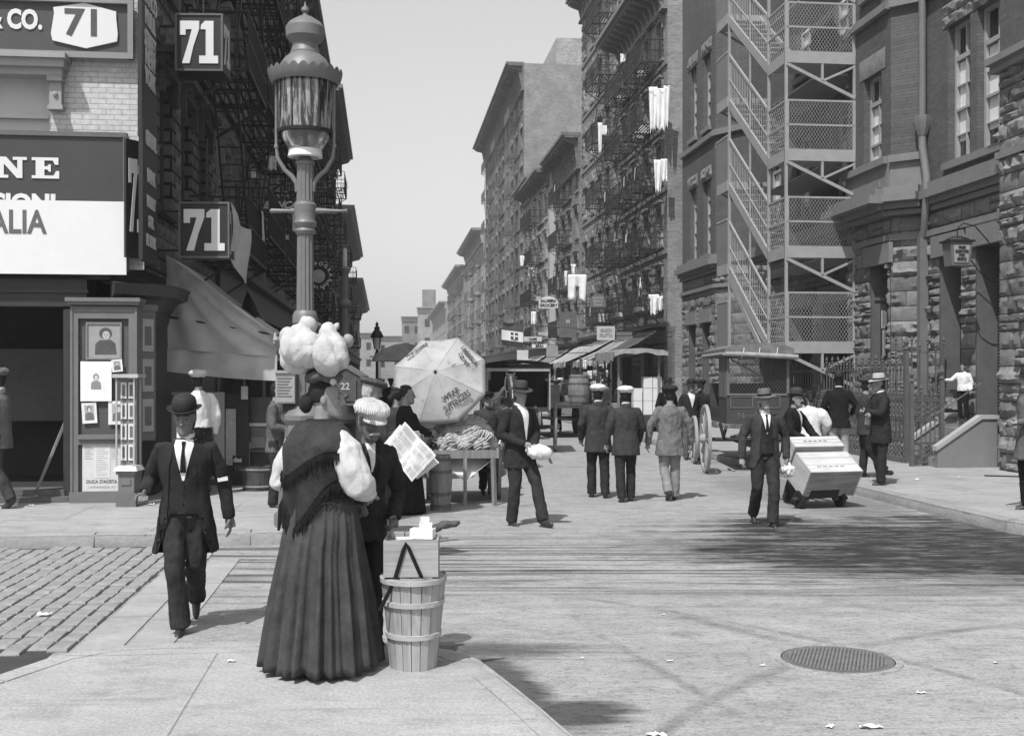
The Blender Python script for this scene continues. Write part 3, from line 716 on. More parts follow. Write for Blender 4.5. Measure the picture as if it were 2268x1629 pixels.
# shop below: fascia, cornice running round the chamfered corner, dark recess
shop = MB()
zf0 = fpx(100, 665)[1]; zf1 = fpx(100, 600)[1]
bx(shop, ptf, -9, -.75, zf0, 3.2, -.5, .0); bx(shop, ptf, -9, -.72, zf0 - .08, zf0, -.4, .06); bx(shop, ptf, -9, -.72, zf0 + .1, zf0 + .14, 0, .04)
shop.build('shop_fascia', M_DARKPAINT, cb)
m = MB()   # cornice, profile swept round the corner
prof = [(0, 2.42), (.03, 2.5), (.05, 2.62), (.1, 2.70), (.16, 2.78), (.3, 2.82), (.32, 2.90), (.36, 2.96), (.0, 3.02)]
path = [(-9, 0, (0, -1)), (-.45, 0, (.38, -1)), (0.0, .55, (1, -.38)), (0, LU, (1, 0))]
rings = [[(x + n_[0] * o, y + n_[1] * o, z) for o, z in prof] for x, y, n_ in path[1:]]
m.loft(rings, cap=True); m.build('shop_cornice', plain('grey-black cornice paint', .06, .5, .3, 3, .2), cb, smooth=30)
m = MB(); m.quad((-.45, 0, 0), (0, .55, 0), (0, .55, 2.62), (-.45, 0, 2.62)); m.quad((0, .55, 0), (0, LU, 0), (0, LU, 2.9), (0, .55, 2.9)); bx(m, ptf, -9, -.45, 3.02, 3.2, -.3, .0)
m.build('shop_wall', M_DARKPAINT, cb)
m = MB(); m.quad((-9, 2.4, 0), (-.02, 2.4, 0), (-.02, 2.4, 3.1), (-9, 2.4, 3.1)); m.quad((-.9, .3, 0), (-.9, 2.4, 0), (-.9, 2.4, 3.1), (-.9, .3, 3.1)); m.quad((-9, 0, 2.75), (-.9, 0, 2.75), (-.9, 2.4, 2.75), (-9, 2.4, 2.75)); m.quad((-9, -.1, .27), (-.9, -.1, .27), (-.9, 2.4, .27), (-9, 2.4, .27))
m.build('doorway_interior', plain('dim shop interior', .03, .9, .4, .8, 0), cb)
m = MB(); pa, pz = fpx(40, 740); pb, pz2 = fpx(148, 885)
bx(m, PT_front(1.9), -2.6, -1.55, 1.1, 2.15, 0, .04); m.build('interior_counter_board', plain('dim board', .09, .8, .3, 1), cb)
m = MB()
bx(m, ptf, -9, -1.0, .13, .28, -.3, .12); bx(m, ptf, -2.2, -.9, .0, .2, .12, .3); m.build('door_sill', plain('broken stone sill', .12, .9, .4, 6, .9), cb)
m = MB(); m.bar(ptf(-1.35, .28, .1), ptf(-1.0, 1.25, -.06), .05, .03); m.build('leaning_board', M_WOOD, cb)
m = MB(); bx(m, ptf, -1.02, -.9, .13, 2.62, -.02, .1); m.build('door_jamb', M_DARKPAINT, cb)
# ------------------------------------------------------------------ signs of the corner building (flat boards with real thickness)
def sign_empty(name, label, a, z, o=0, pt=ptf, rz=A):
    p = pt(a, z, o); w = Matrix.Rotation(A, 3, 'Z') @ Vector(p) + S(VL, UF)
    return empty(name, label, 'sign', w, rz)
PF = PT_front(0)
a1, z0 = fpx(297, 133); _, z1 = fpx(100, 2)
sg = sign_empty('shop_sign', 'uppermost dark shop sign on the pale brick front, ending in a white 71 plaque', a1, z0, .05)
H = z1 - z0; m = MB(); bx(m, PF, -4, 0, 0, H, 0, .05); m.build('board', plain('dull dark sign paint', .07, .6, .15, 1.5, .05), sg)
m = MB()
for q in ((-4, 0, -.03, .05), (-4, 0, H - .05, H + .03)): bx(m, PF, q[0], q[1], q[2], q[3], .04, .11)
bx(m, PF, -.05, .02, -.03, H + .03, .04, .112); m.build('frame', plain('grey moulding', .24, .6, .1), sg)
m = MB(); k = 171 * 1.0
hexp = [(-1.0, .19), (-1.02, .28), (-.98, H - .2), (-.99, H - .12), (-.6, H - .05), (-.2, H - .15), (-.2, H - .24), (-.18, .3), (-.19, .2), (-.58, .1)]
m.prism(hexp, .05, .08, PF); m.build('plaque', M_WHITE, sg)
text('71', .48, sg, plain('dull sign numerals', .09), (-.86, -.083, .27), sx=1.05, name='numeral', bold=.012)
text('& CO.', .34, sg, M_WHITE, (-1.13, -.056, .34), align='RIGHT', sx=.74, bold=.014, ext=.01)
# middle dark sign
a1, z1 = fpx(285, 308); _, z0 = fpx(285, 470)
sg = sign_empty('shop_sign', 'wide dark signboard above the plain white one, showing the cut word ONE in slab letters', a1, z0 - .8, .12)
H = z1 - z0 + .8; m = MB(); bx(m, PF, -5, 0, 0, H, 0, .06); m.build('board', plain('near black sign paint', .04, .5, .2, 1.2, .05, spec=.5), sg)
m = MB(); bx(m, PF, -5, .02, H - .02, H + .04, .0, .09); bx(m, PF, -.03, .03, 0, H, .0, .085); m.build('frame', plain('dark moulding', .12, .6), sg)
def slab_letter(parent, poly, x, z, s, mat):
    mm = MB(); mm.prism([(x + a * s * 1.2, z + b * s * .93) for a, b in poly], .062, .075, PF); mm.build('lettering', mat, parent)
LN = [(0, 1), (.38, 1), (.78, .42), (.78, .86), (.62, .86), (.62, 1), (1.12, 1), (1.12, .86), (.96, .86), (.96, 0), (.76, 0), (.3, .68), (.3, .14), (.46, .14), (.46, 0), (0, 0), (0, .14), (.14, .14), (.14, .86), (0, .86)]
LE = [(0, 1), (.95, 1), (.95, .66), (.83, .66), (.75, .86), (.45, .86), (.45, .58), (.55, .58), (.62, .68), (.68, .68), (.68, .32), (.62, .32), (.55, .43), (.45, .43), (.45, .14), (.78, .14), (.87, .36), (.98, .36), (.98, 0), (0, 0), (0, .14), (.14, .14), (.14, .86), (0, .86)]
s_ = .29; zl = H - .57
slab_letter(sg, LE, -1.17, zl, s_, M_WHITE); slab_letter(sg, LN, -1.62, zl, s_, M_WHITE)
text('O', .37, sg, M_WHITE, (-1.72, -.063, zl), sx=1.3, bold=.02, align='RIGHT')
text('SSIONI', .30, sg, M_WHITE, (-.87, -.063, H - .985), sx=1.0, bold=.014, align='RIGHT')
# white board below
a1, zz0 = fpx(289, 612); _, zz1 = fpx(289, 453)
sg = sign_empty('shop_sign', 'plain white board with the cut word ALIA, lowest of the three front signs', a1 + .0, zz0, .22)
m = MB(); bx(m, PF, -5, 0, 0, zz1 - zz0, 0, .03); m.build('board', plain('bright white sign', .7, .6, .06, 1.5, .05), sg)
text('ALIA', .42, sg, plain('grey letter paint', .12), (-1.0, -.034, zz1 - zz0 - .42), sx=.8, bold=.008, align='RIGHT')
text('A', .10, sg, plain('grey letter paint', .12), (-1.68, -.034, .14), sx=.95, align='RIGHT')
# tall narrow signs standing out from the corner, angled along the street side
def corner_sign(label, px0, px1, py0, py1, o, lines, big=None):
    (aL, zT) = lpx(px0, py0, VL + o); (aR, _) = lpx(px1, py0, VL + o); zB = lpx(px0, py1, VL + o)[1]
    w = aR - aL; o_ = sign_empty('corner_sign', label, aL, zB, o, ptl)
    Pn = PT_left(0); mm = MB(); bx(mm, Pn, 0, w, 0, zT - zB, -.05, 0); mm.build('board', M_BLACK, o_)
    for (s, z, sz, sxx) in lines: text(s, sz, o_, plain('soiled white letters', .5), (.012, w * .5, (zT - zB) * z), rot=(pi / 2, 0, pi / 2), sx=sxx, bold=.008, align='CENTER', ext=.006)
    if big: seventyone(o_, M_WHITE, w * .8, (zT - zB) * .52, lambda a, z, off: Pn(a + w * .1, z + (zT - zB) * .33, off))
    return o_
corner_sign('tall narrow black sign at the building corner lettered from top to bottom in white', 314, 347, -60, 300, .10, [('BANCO', .85, .3, .8), ('MULB.', .72, .3, .8), ('STREET', .58, .3, .7), ('NEW', .47, .3, .9), ('YORK', .35, .3, .8)], None)
corner_sign('lower narrow black corner sign with curved heading and small white lines of lettering', 316, 349, 262, 575, .11, [('GENERAL', .84, .26, .6), ('BANK', .58, .24, .8), ('MULB.Y', .40, .2, .8), ('STR.', .26, .2, .9), ('N. YORK', .12, .2, .75)], None)
a_, z_ = fpx(292, 560)
o_ = empty('corner_sign', 'slanted dark sign with stretched white 71 beside the white board', 'sign', S(VL - .165, UF - .32, fpx(292, 575)[1]), A + .0)
Pn = lambda a, z, off: (a * .62 + off * .785, a * .785 - off * .62, z)
mm = MB(); hh = fpx(292, 318)[1] - fpx(292, 575)[1]; bx(mm, Pn, -.02, .32, 0, hh, -.04, 0); mm.build('board', M_BLACK, o_)
seventyone(o_, M_WHITE, .28, hh * .62, lambda a, z, off: Pn(a + .02, z + hh * .22, off))
# projecting box signs with 71
def boxsign(px0, px1, py0, py1, d, label, th=.5):
    c0 = Q(px0, py1, d); c1 = Q(px1, py0, d); w, h_ = c1.x - c0.x, c1.z - c0.z
    o_ = empty('hanging_sign', label, 'sign', c0, 0.03); Pn = PT_front(0)
    mm = MB(); bx(mm, Pn, 0, w, 0, h_, -th, 0); mm.build('box', M_BLACK, o_)
    mm = MB()
    for q in ((0, w, 0, .025), (0, w, h_ - .025, h_), (0, .025, .025, h_ - .025), (w - .025, w, .025, h_ - .025)): bx(mm, Pn, *q, 0, .018)
    mm.build('frame', plain('dark moulding', .12, .6), o_)
    seventyone(o_, M_WHITE, w * .82, h_ * .74, lambda a, z, off: Pn(a + w * .1, z + h_ * .13, off), .014)
    seventyone(o_, plain('soiled white letters', .5), th * .8, h_ * .7, lambda a, z, off: (w + off, th * .1 + a, z + h_ * .15), .006)
    mm = MB(); 
    for zz in (h_ * .15, h_ * .85): mm.bar((0, th * .4, zz), (-.42, th * .4, zz), .03)
    mm.bar((w * .5, th * .5, h_), (w * .5, th * .5, h_ + .9), .02); mm.build('bracket', M_IRON, o_)
    return o_
boxsign(388, 493, 30, 157, 15.75, 'upper of the two black box signs with white 71 projecting over the pavement')
boxsign(396, 508, 447, 571, 15.7, 'lower of the two black box signs with white 71, a cloth hanging at its edge', .3)
# canvas banner at the edge of the lower box sign
p = [Q(511, 447, 15.75), Q(553, 508, 16.9), Q(550, 628, 16.9), Q(513, 566, 15.75)]
m = MB(); n = 8
rows = [[p[0].lerp(p[1], i / n).lerp(p[3].lerp(p[2], i / n), j / n) + Vector((.03 * sin(i * .9 + j * .5), 0, -.10 * sin(pi * i / n))) for i in range(n + 1)] for j in range(n + 1)]
m.loft(rows, cap=False, closed=False); tag(m.build('canvas_banner', cloth('faded printed canvas', .5, .12, .5), smooth=180), 'pale canvas banner stretched beside the lower 71 box sign', 'banner')
# passage-agency sign further along (pierced letters on black)
o_ = empty('hanging_sign', 'open black sign with cut white letters and small 71 left of the lamp post arm', 'sign', Q(572, 515, 26), .03)
text('7 1', .55, o_, M_WHITE, (.36, -.03, .05), sx=.8, bold=.02, name='numeral'); text('BANCA', .22, o_, M_WHITE, (.12, -.03, .55), bold=.008, shear=.4); text('E PASSAGGI CON', .15, o_, M_WHITE, (-.02, -.03, -.16), sx=.6, bold=.008)
m = MB()
for zz in (-.2, .03, .5, .78): m.box(-.05, .75, 0, .02, zz, zz + .015)
m.box(-.06, -.04, 0, .02, -.2, .8); m.box(.74, .76, 0, .02, -.2, .8); m.bar((-.05, 0, .7), (-.6, 0, .9), .03); m.build('frame', M_BLACK, o_)
# round tobacco or engraver's sign
c = Q(706, 612, 34); o_ = empty('round_sign', 'round black sign with ring of white letters and pale disc, behind the lamp post', 'sign', c, .0)
m = MB(); RM = Matrix.Rotation(pi / 2, 3, 'X'); m.lathe([(.001, -.06), (.44, -.06), (.46, 0), (.44, .06), (.001, .06)], n=32, M=RM); m.build('disc', M_BLACK, o_, smooth=30)
m = MB(); m.lathe([(.001, .062), (.20, .064), (.19, .08), (.001, .085)], n=24, M=RM); m.build('medallion', plain('pale medallion', .45, .7, .3, 8), o_)
for i, ch in enumerate('TIPOGRAFIA'):
    an = radians(150 - i * 24); text(ch, .15, o_, M_WHITE, (.32 * cos(an) - .04 * sin(an) * 0, -.075, .32 * sin(an)), rot=(pi / 2, an - pi / 2 if False else 0, 0), align='CENTER', bold=.006).rotation_euler = (pi / 2, -(an - pi / 2), 0)
for i, ch in enumerate('ITALIANA'):
    an = radians(215 + i * 17); text(ch, .12, o_, M_WHITE, (.36 * cos(an), -.075, .36 * sin(an)), align='CENTER', bold=.005).rotation_euler = (pi / 2, -(an + pi / 2), 0)
m = MB(); m.bar((-.45, 0, 0), (-1.3, 0, .2), .04); m.build('bracket', M_IRON, o_)
# ------------------------------------------------------------------ stone and brick institution on the right
M_SCHBR = brick('dark smooth brick', .115, .09, .2, .066, .18, .3, .008, .12)
M_ROCK = plain('rock-faced brownstone', .2, .95, .4, 6, 1.0)
M_ROCK2 = plain('rock-faced brownstone, darker bed', .145, .95, .45, 6, 1.0); M_ROCK3 = plain('rock-faced brownstone, paler bed', .225, .95, .4, 6, 1.0)
def rocks(m, pt, a0, a1, z0, z1, holes=(), rh=.3, seed=0, bulge=.075, lo=.35, hi=.95):
    """courses of rock-faced blocks, each with its own bulging broken face"""
    rr = random.Random(seed); n = max(1, round((z1 - z0) / rh)); rh = (z1 - z0) / n
    for r in range(n):
        za, zb = z0 + r * rh + .008, z0 + (r + 1) * rh - .008
        segs = [(a0, a1)]
        for h in holes:
            if h[2] < zb and h[3] > za:
                new = []
                for s0, s1 in segs:
                    if h[1] <= s0 or h[0] >= s1: new.append((s0, s1)); continue
                    if h[0] > s0: new.append((s0, h[0]))
                    if h[1] < s1: new.append((h[1], s1))
                segs = new
        for s0, s1 in segs:
            a = s0 - rr.uniform(0, .3) * 0
            while a < s1 - .05:
                w = rr.uniform(lo, hi); e = min(s1, a + w)
                if s1 - e < .18: e = s1
                m.k = rr.choice((0, 0, 1, 2)); split = rr.random() < .3 and rh > .25
                for (c0, c1) in (((za, (za + zb) / 2 - .006), ((za + zb) / 2 + .006, zb)) if split else ((za, zb),)):
                    nx = max(4, int((e - a) / .075) + 2); nz_ = 5; b_ = bulge * rr.uniform(.45, 1.25); sm = rr.random() < .12
                    ph = Vector((rr.uniform(0, 50), rr.uniform(0, 50), 0)); g = []
                    for j in range(nz_):
                        for i in range(nx):
                            u_, w_ = i / (nx - 1), j / (nz_ - 1); edge = i in (0, nx - 1) or j in (0, nz_ - 1)
                            aa = a + .007 + (e - a - .014) * u_; zz = c0 + (c1 - c0) * w_
                            o = .012 if edge else (.03 if sm else b_ * (.7 + 1.0 * noise.noise(ph + Vector((aa * 5, zz * 7, 0))) + .7 * noise.noise(ph + Vector((aa * 17, zz * 19, 3)))) )
                            if not edge: aa += rr.uniform(-.015, .015); zz += rr.uniform(-.01, .01)
                            g.append(pt(aa, zz, o))
                    m.add(g, [(j * nx + i, j * nx + i + 1, (j + 1) * nx + i + 1, (j + 1) * nx + i) for j in range(nz_ - 1) for i in range(nx - 1)])
                a = e
VW, VB = 10.93, 10.43
sc = empty('school_building', 'dark brick institution on a rock-faced brownstone ground storey, right of the street', 'building', (0, 0, 0), A)
Z1, Z2, ZT = 5.05, 5.6, 17.0      # stone top, cornice top, roof
uP = U(10.75, 19.95); u_c = U(11.0, 23.36)
segs = [  # (p, q) plan pieces, seen side; from near to far; local = street coordinates
 ('pier', (10.62, 6.0), (10.62, uP)),
 ('pierend', (10.62, uP), (VW, uP)),
 ('near', (VW, uP), (VW, u_c)),
 ('cham', (VW, u_c), (VB, u_c + .5)),
 ('bay', (VB, u_c + .5), (VB, U(10.49, 25.97))),
 ('cham2', (VB, U(10.49, 25.97)), (VW + .25, U(10.49, 25.97) + .75)),
 ('recess', (VW + .25, U(10.49, 25.97) + .75), (VW + .25, U(11.2, 35.2))),
 ('cham3', (VW + .25, U(11.2, 35.2)), (VB, U(10.49, 36.4))),
 ('far', (VB, U(10.49, 36.4)), (VB, U(10.49, 40.4))),
 ('farend', (VB, U(10.49, 40.4)), (VW + 1.5, U(10.49, 40.4))),
]
def px_on(p, q, px, py):   # (a,z) on a vertical plane p->q under a pixel
    p = Vector(p); q = Vector(q); t_ = (q - p).normalized()
    r = Vector((((px - HX) / F) * CA + SA, -((px - HX) / F) * SA + CA))   # street-frame ray per unit depth
    # p + a t = d r
    det = t_.x * (-r.y) - t_.y * (-r.x); a = ((-p.x) * (-r.y) - (-p.y) * (-r.x)) / det
    d = (p + t_ * a).dot(r) / r.dot(r)
    return a, EYE + (HY - py) / F * d
stone, brk, trim, rk = MB(), MB(), MB(), MB()
SEG = {s_[0]: s_ for s_ in segs}
def rect(seg, x0, x1, y0, y1):
    a0, z0 = px_on(SEG[seg][1], SEG[seg][2], x0, y1); a1, z1 = px_on(SEG[seg][1], SEG[seg][2], x1, y0); 
    a0b, _ = px_on(SEG[seg][1], SEG[seg][2], x0, y0)
    return (min(a0, a1), max(a0, a1), z0, z1)
W_UP = {'near': [(.35, 1.35, 5.9, 8.55), (1.6, 2.45, 5.9, 8.55), (.35, 1.35, 10.2, 12.6), (1.6, 2.45, 10.2, 12.6)],
        'bay': [(.45, 1.35, 5.85, 8.2), (.45, 1.35, 10.0, 12.3)],
        'far': [(.55, 1.35, 5.7, 8.1), (2.2, 3.0, 5.7, 8.1), (.55, 1.35, 9.8, 12.2), (2.2, 3.0, 9.8, 12.2)],
        'recess': [(1.0, 2.0, 6.0, 8.2), (3.5, 4.6, 6.0, 8.2), (1.0, 2.0, 9.8, 12), (3.5, 4.6, 9.8, 12), (5.8, 6.9, 6, 8.2)],
        'pier': [(11.6, 12.35, 9.0, 12.0)]}
W_DN = {'near': [(.25, 1.35, .2, 4.15), (1.95, 2.75, 1.5, 4.1)], 'bay': [(.15, .95, 1.0, 4.1)], 'far': [(.6, 1.4, .9, 3.5), (2.3, 3.1, .9, 3.5)],
        'recess': [(.6, 2.6, .2, 3.6), (3.4, 5.2, .2, 3.6), (6.2, 7.6, .2, 3.6)]}
for nm, p, q in segs:
    pt = PT_line(p, q) ; w = (Vector(q) - Vector(p)).length
    # street side must be outward (towards smaller v): check the sign
    if pt(0, 0, 1)[0] > p[0] or nm == 'pierend' and pt(0, 0, 1)[1] < p[1]:
        base = pt; pt = (lambda base: lambda a, z, o: base(a, z, -o))(base)
    up, dn = W_UP.get(nm, []), W_DN.get(nm, [])
    far = nm in ('far', 'cham3', 'recess', 'farend', 'cham2')
    if nm == 'pier':
        a_from = 7.0
        wall(stone, pt, a_from - 4, w, 0, 7.2, [], .3)
        rocks(rk, pt, a_from, w, .13, 7.0, [], .30, 21, .09, .4, 1.1); wall(brk, pt, 0, w, 7.2, ZT, up, .3)
        bx(trim, pt, 0, w + .06, 6.98, 7.12, 0, .16); bx(trim, pt, 0, w + .1, 7.12, 7.24, 0, .24); bx(trim, pt, 0, w + .04, 5.5, 5.62, 0, .08)
    else:
        wall(stone, pt, 0, w, 0, Z1, dn, .45)
        rocks(rk, pt, 0, w, .13, Z1 - .02, [(h[0] - .02, h[1] + .02, h[2], h[3] + .42) for h in dn], .30 if not far else .33, 30 + len(nm) + int(p[1]), .08 if not far else .06)
        ztop = ZT
        wall(brk, pt, 0, w, Z1 if nm != 'pierend' else 7.2, ztop, up, .3)
        if nm == 'pierend': rocks(rk, pt, 0, w, Z1, 7.0, [], .3, 77, .06, .25, .4)
        for z0, z1, o in ((Z1, Z1 + .10, .10), (Z1 + .12, Z1 + .24, .17), (Z1 + .24, Z1 + .40, .27), (Z1 + .40, Z2, .2)):
            if nm in ('cham', 'bay', 'cham2'): o *= 2.1
            e = o * .41 if nm in ('bay', 'far') else 0
            if nm != 'pierend': bx(trim, pt, -e, w + e, z0, z1, 0, o)
        bx(trim, pt, 0, w, 4.55, 4.67, 0, .1)
        zb = 9.35
        bx(trim, pt, 0, w, zb, zb + .12, 0, .12); bx(trim, pt, 0, w, zb + .12, zb + .2, 0, .07)
        if nm in ('cham', 'bay'): bx(trim, pt, 0, w, 6.15, 6.3, 0, .16); bx(trim, pt, 0, w, 5.6, 6.15, 0, .07)
    for h in dn:
        bx(trim, pt, h[0] - .25, h[1] + .25, h[3], h[3] + .42, 0, .09)
    k = 0
    for h in up:
        # rough stone lintel
        rocks(rk, pt, h[0] - .22, h[1] + .22, h[3], h[3] + .45, [], .45, int(h[0] * 10), .08, 3, 4)
        bx(trim, pt, h[0] - .1, h[1] + .1, h[2] - .14, h[2], -.1, .1)
    for h in up:
        ww, hh = h[1] - h[0], h[3] - h[2]
        # window: transom light above, sashes below, in local frame of the segment
        fr, gl, bl = MB(), MB(), MB()
        for q4 in ((0, .07, 0, hh), (ww - .07, ww, 0, hh), (.07, ww - .07, 0, .07), (.07, ww - .07, hh - .07, hh), (.07, ww - .07, hh * .74, hh * .74 + .09), (.07, ww - .07, hh * .37, hh * .37 + .05)):
            bx(fr, pt, h[0] + q4[0], h[0] + q4[1], h[2] + q4[2], h[2] + q4[3], -.24, -.14)
        bx(fr, pt, h[0] + ww / 2 - .015, h[0] + ww / 2 + .015, h[2] + .07, h[3] - .07, -.21, -.15)
        for fz in (.19, .55): bx(fr, pt, h[0] + .07, h[0] + ww - .07, h[2] + hh * fz, h[2] + hh * fz + .025, -.205, -.155)
        bx(gl, pt, h[0] + .02, h[1] - .02, h[2] + .02, h[3] - .02, -.27, -.22)
        bx(bl, pt, h[0] + .08, h[0] + ww * .33, h[2] + .08, h[2] + hh * .73, -.222, -.212); bx(bl, pt, h[0] + ww * .62, h[0] + ww - .08, h[2] + .08 + hh * .12, h[2] + hh * .73, -.222, -.212)
        f_ = fr.build('window', M_TRIM, sc); gl.build('pane', M_GLASS, f_); bl.build('curtain', plain('net curtain', .75, .8, .1, 5), f_)
    for i, h in enumerate(dn):
        g_ = MB(); bx(g_, pt, h[0], h[1], h[2], h[3], -.46, -.40)
        lou = MB()
        if nm == 'near' and i == 0 or nm == 'bay':
            z = h[2]
            while z < h[3]: bx(lou, pt, h[0] + .05, h[0] + (h[1] - h[0]) * .93, z, z + .03, -.40, -.36); z += .06
            bx(lou, pt, (h[0] + h[1]) / 2 - .04, (h[0] + h[1]) / 2 + .04, h[2], h[3], -.40, -.34)
            lou.build('louvred_shutter', plain('brown shutter paint', .09, .7), sc)
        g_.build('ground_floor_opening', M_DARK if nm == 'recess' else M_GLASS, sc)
stone.build('stone_backing', plain('dark stone joints', .11, .95, .3), sc)
rk.build('rock_faced_stone', [M_ROCK, M_ROCK2, M_ROCK3], sc, smooth=22)
brk.build('brick_wall', M_SCHBR, sc)
trim.build('stone_trim', M_STONE_SMOOTH, sc)
m = MB(); y1 = U(10.49, 40.4); m.quad((VW + .3, 6, 0), (VW + 16, 6, 0), (VW + 16, 6, ZT), (VW + .3, 6, ZT)); m.quad((VW + 16, 6, 0), (VW + 16, y1, 0), (VW + 16, y1, ZT), (VW + 16, 6, ZT)); m.quad((VW + .3, y1, 0), (VW + 16, y1, 0), (VW + 16, y1, ZT), (VW + .3, y1, ZT))
m.quad((VW + 1.4, 6, ZT - .3), (VW + 16, 6, ZT - .3), (VW + 16, y1, ZT - .3), (VW + 1.4, y1, ZT - .3)); m.build('back_wall', M_SCHBR, sc)
# drainpipe in the corner between bay and near wall
dp = MB(); x, y = VW - .12, u_c - .12
dp.tube([(x, y, 16), (x, y, 6.9)], .075, 10); dp.lathe([(.09, 6.6), (.17, 6.85), (.17, 7.0), (.08, 7.0)], (x, y, 0), 8)
dp.tube([(x, y, 6.7), (x, y, 6.4), (x - .05, y - .28, 5.75), (x - .08, y - .34, 5.3), (x, y - .1, 4.7), (x, y, 4.5)], .08, 10); dp.box(x - .085, x + .085, y - .085, y + .06, .13, 4.55)
dp.build('drainpipe', plain('grey drainpipe paint', .16, .6, .2), sc, smooth=40)
# ------------------------------------------------------------------ stair tower with mesh-sided landings
M_FE = plain('pale grey painted steel', .33, .55, .18, 4, .15)
fe = empty('fire_escape', 'tall pale steel outside stair with wire-mesh landings and zigzag flights on the brick institution', 'fire escape', S(VB, U(10.49, 25.6)), A)
v0, v1 = 8.84 - VB, -.02; ya, yb = 0.0, 4.2; 
LV = [2.38, 4.49, 6.63, 8.79, 10.93]
post = lambda nm, x, y, z0, z1, w=.06: MB().box(x - w / 2, x + w / 2, y - w / 2, y + w / 2, z0, z1).build(nm, M_FE, fe)
post('post', v0, ya, 2.2, 13.5); post('post', v1, ya, 2.2, 13.5); post('post', v0, yb, 2.1, 13.5); post('post', v0, ya + 1.15, 2.2, 13.5); post('post', v0, yb * .6, 3.2, 13.5, .04)
mg, _ = plain('thin steel wire', .42, .55, .15, 4, 0), 0
def meshpanel(P0, U_, V_, w, h, parent, sp=.075, t_=.0055):
    """diagonal woven wire in a flat frame"""
    U_ = Vector(U_); V_ = Vector(V_); P0 = Vector(P0); m = MB(); nn = U_.cross(V_)
    def clip(c, sgn):
        # line: x = c + sgn*s, y = s (slope 1.5)
        pts = []
        k = 1.5
        for y in (0, h):
            x = c + sgn * y / k
            if 0 <= x <= w: pts.append((x, y))
        for x in (0, w):
            y = (x - c) * sgn * k
            if 0 < y < h: pts.append((x, y))
        return pts
    off = h / 1.5; c = -off
    while c < w + off:
        for sgn in (1, -1):
            p = clip(c, sgn)
            if len(p) >= 2: m.bar(P0 + U_ * p[0][0] + V_ * p[0][1] + nn * .004 * sgn, P0 + U_ * p[1][0] + V_ * p[1][1] + nn * .004 * sgn, t_)
        c += sp
    return m.build('wire_mesh', mg, parent)
for k, z in enumerate(LV):
    X = Vector((1, 0, 0)); Y = Vector((0, 1, 0)); Z = Vector((0, 0, 1)); w = v1 - v0
    m = MB(); m.box(v0, v1, ya - .06, ya - .01, z - .12, z + .14); m.box(v0 - .03, v0, ya, ya + 1.15, z - .12, z + .14)
    m.box(v0, v1, ya - .03, ya + 1.2, z - .03, z); m.box(v1 - .35, v1 + .7, ya + 1.2, yb + 1.1, z - .03, z)
    ld = m.build('landing', M_FE, fe)
    m = MB()
    for zz in (z + .68, z + 1.22): m.box(v0, v1, ya - .04, ya - .01, zz - .02, zz + .02); m.box(v0 - .02, v0 + .02, ya, ya + 1.15, zz - .02, zz + .02)
    m.box(v0, v0 + .05, ya - .04, ya - .01, z + .14, z + 1.2); m.box(v1 - .05, v1, ya - .04, ya - .01, z + .14, z + 1.2); m.build('railing', M_FE, ld)
    meshpanel((v0 + .02, ya - .03, z + .14), X, Z, w - .04, 1.07, ld); meshpanel((v0 - .01, ya, z + .14), Y, Z, 1.15, 1.07, ld, .12)
    m = MB(); m.bar((v0, ya - .03, z - .14), (v1, ya - .03, z - .86), .05, .07); m.bar((v0 + w * .52, ya - .03, z - .12), (v0 + w * .52, ya - .03, z - .52), .05, .05); m.bar((v0 + w * .52, ya - .03, z - .5), (v1, ya - .03, z - .16), .05, .05); m.box(v1 - .04, v1, ya - .05, ya, z - .9, z)
    m.build('bracket', M_FE, ld)
    # far landing
    m = MB(); m.box(v0 - .03, v0 + 1.0, yb, yb + .95, z - .04, z); m.box(v0 - .05, v0 - .01, yb, yb + .95, z - .1, z + .16); m.box(v0, v0 + 1.0, yb - .04, yb, z - .1, z + .12)
    fl = m.build('landing', M_FE, fe)
    m = MB(); m.box(v0 - .05, v0 - .02, yb, yb + .95, z + .16, z + 1.3); m.build('side_sheet', plain('grey sheet side', .2, .6, .2), fl)
    m = MB(); m.box(v0 - .06, v0 - .01, yb, yb + .95, z + 1.28, z + 1.33); m.bar((v0, yb + .95, z), (v0 + 1.3, yb + .95, z - .7), .05); m.build('railing', M_FE, fl)
    # flight from the far landing down to the near one a storey below
    zl = LV[k - 1] if k else 0.13; 
    yy0 = ya + 1.15; zb_, zt_ = (zl, z)
    m = MB()
    for x in (v0, v0 + .8):
        a = Vector((x, yb, zt_ - .02)); b_ = Vector((x, yy0, zb_ + .05)); m.bar(a, b_, .05, .22)
    n = 11
    for i in range(n): q = (i + .5) / n; m.box(v0 + .02, v0 + .78, yy0 + (yb - yy0) * q - .13, yy0 + (yb - yy0) * q + .13, zb_ + (zt_ - zb_) * q - .01, zb_ + (zt_ - zb_) * q + .015)
    if k == 0: continue
    st = m.build('stair_flight', M_FE, fe)
    m = MB(); m.bar((v0, yb, zt_ + 1.22), (v0, yy0, zb_ + 1.25), .045, .06)
    m.bar((v0, yb, zt_ + .6), (v0, yy0, zb_ + .62), .025, .03); m.build('handrail', M_FE, st)
    ln = sqrt((yb - yy0) ** 2 + (zt_ - zb_) ** 2); U_ = Vector((0, yb - yy0, zt_ - zb_)).normalized()
    m = MB(); 
    for i in range(int(ln / .16)): p = Vector((v0 + .0, yy0, zb_ + .1)) + U_ * (.16 * i); m.bar(p, p + Vector((0, 0, 1.15)), .010)
    m.build('side_bars', mg, st)
m = MB(); m.bar((v0, yb + .2, 4.4), (v0, ya + 1.5, 2.3), .05, .15); m.build('lower_stringer', M_FE, fe)
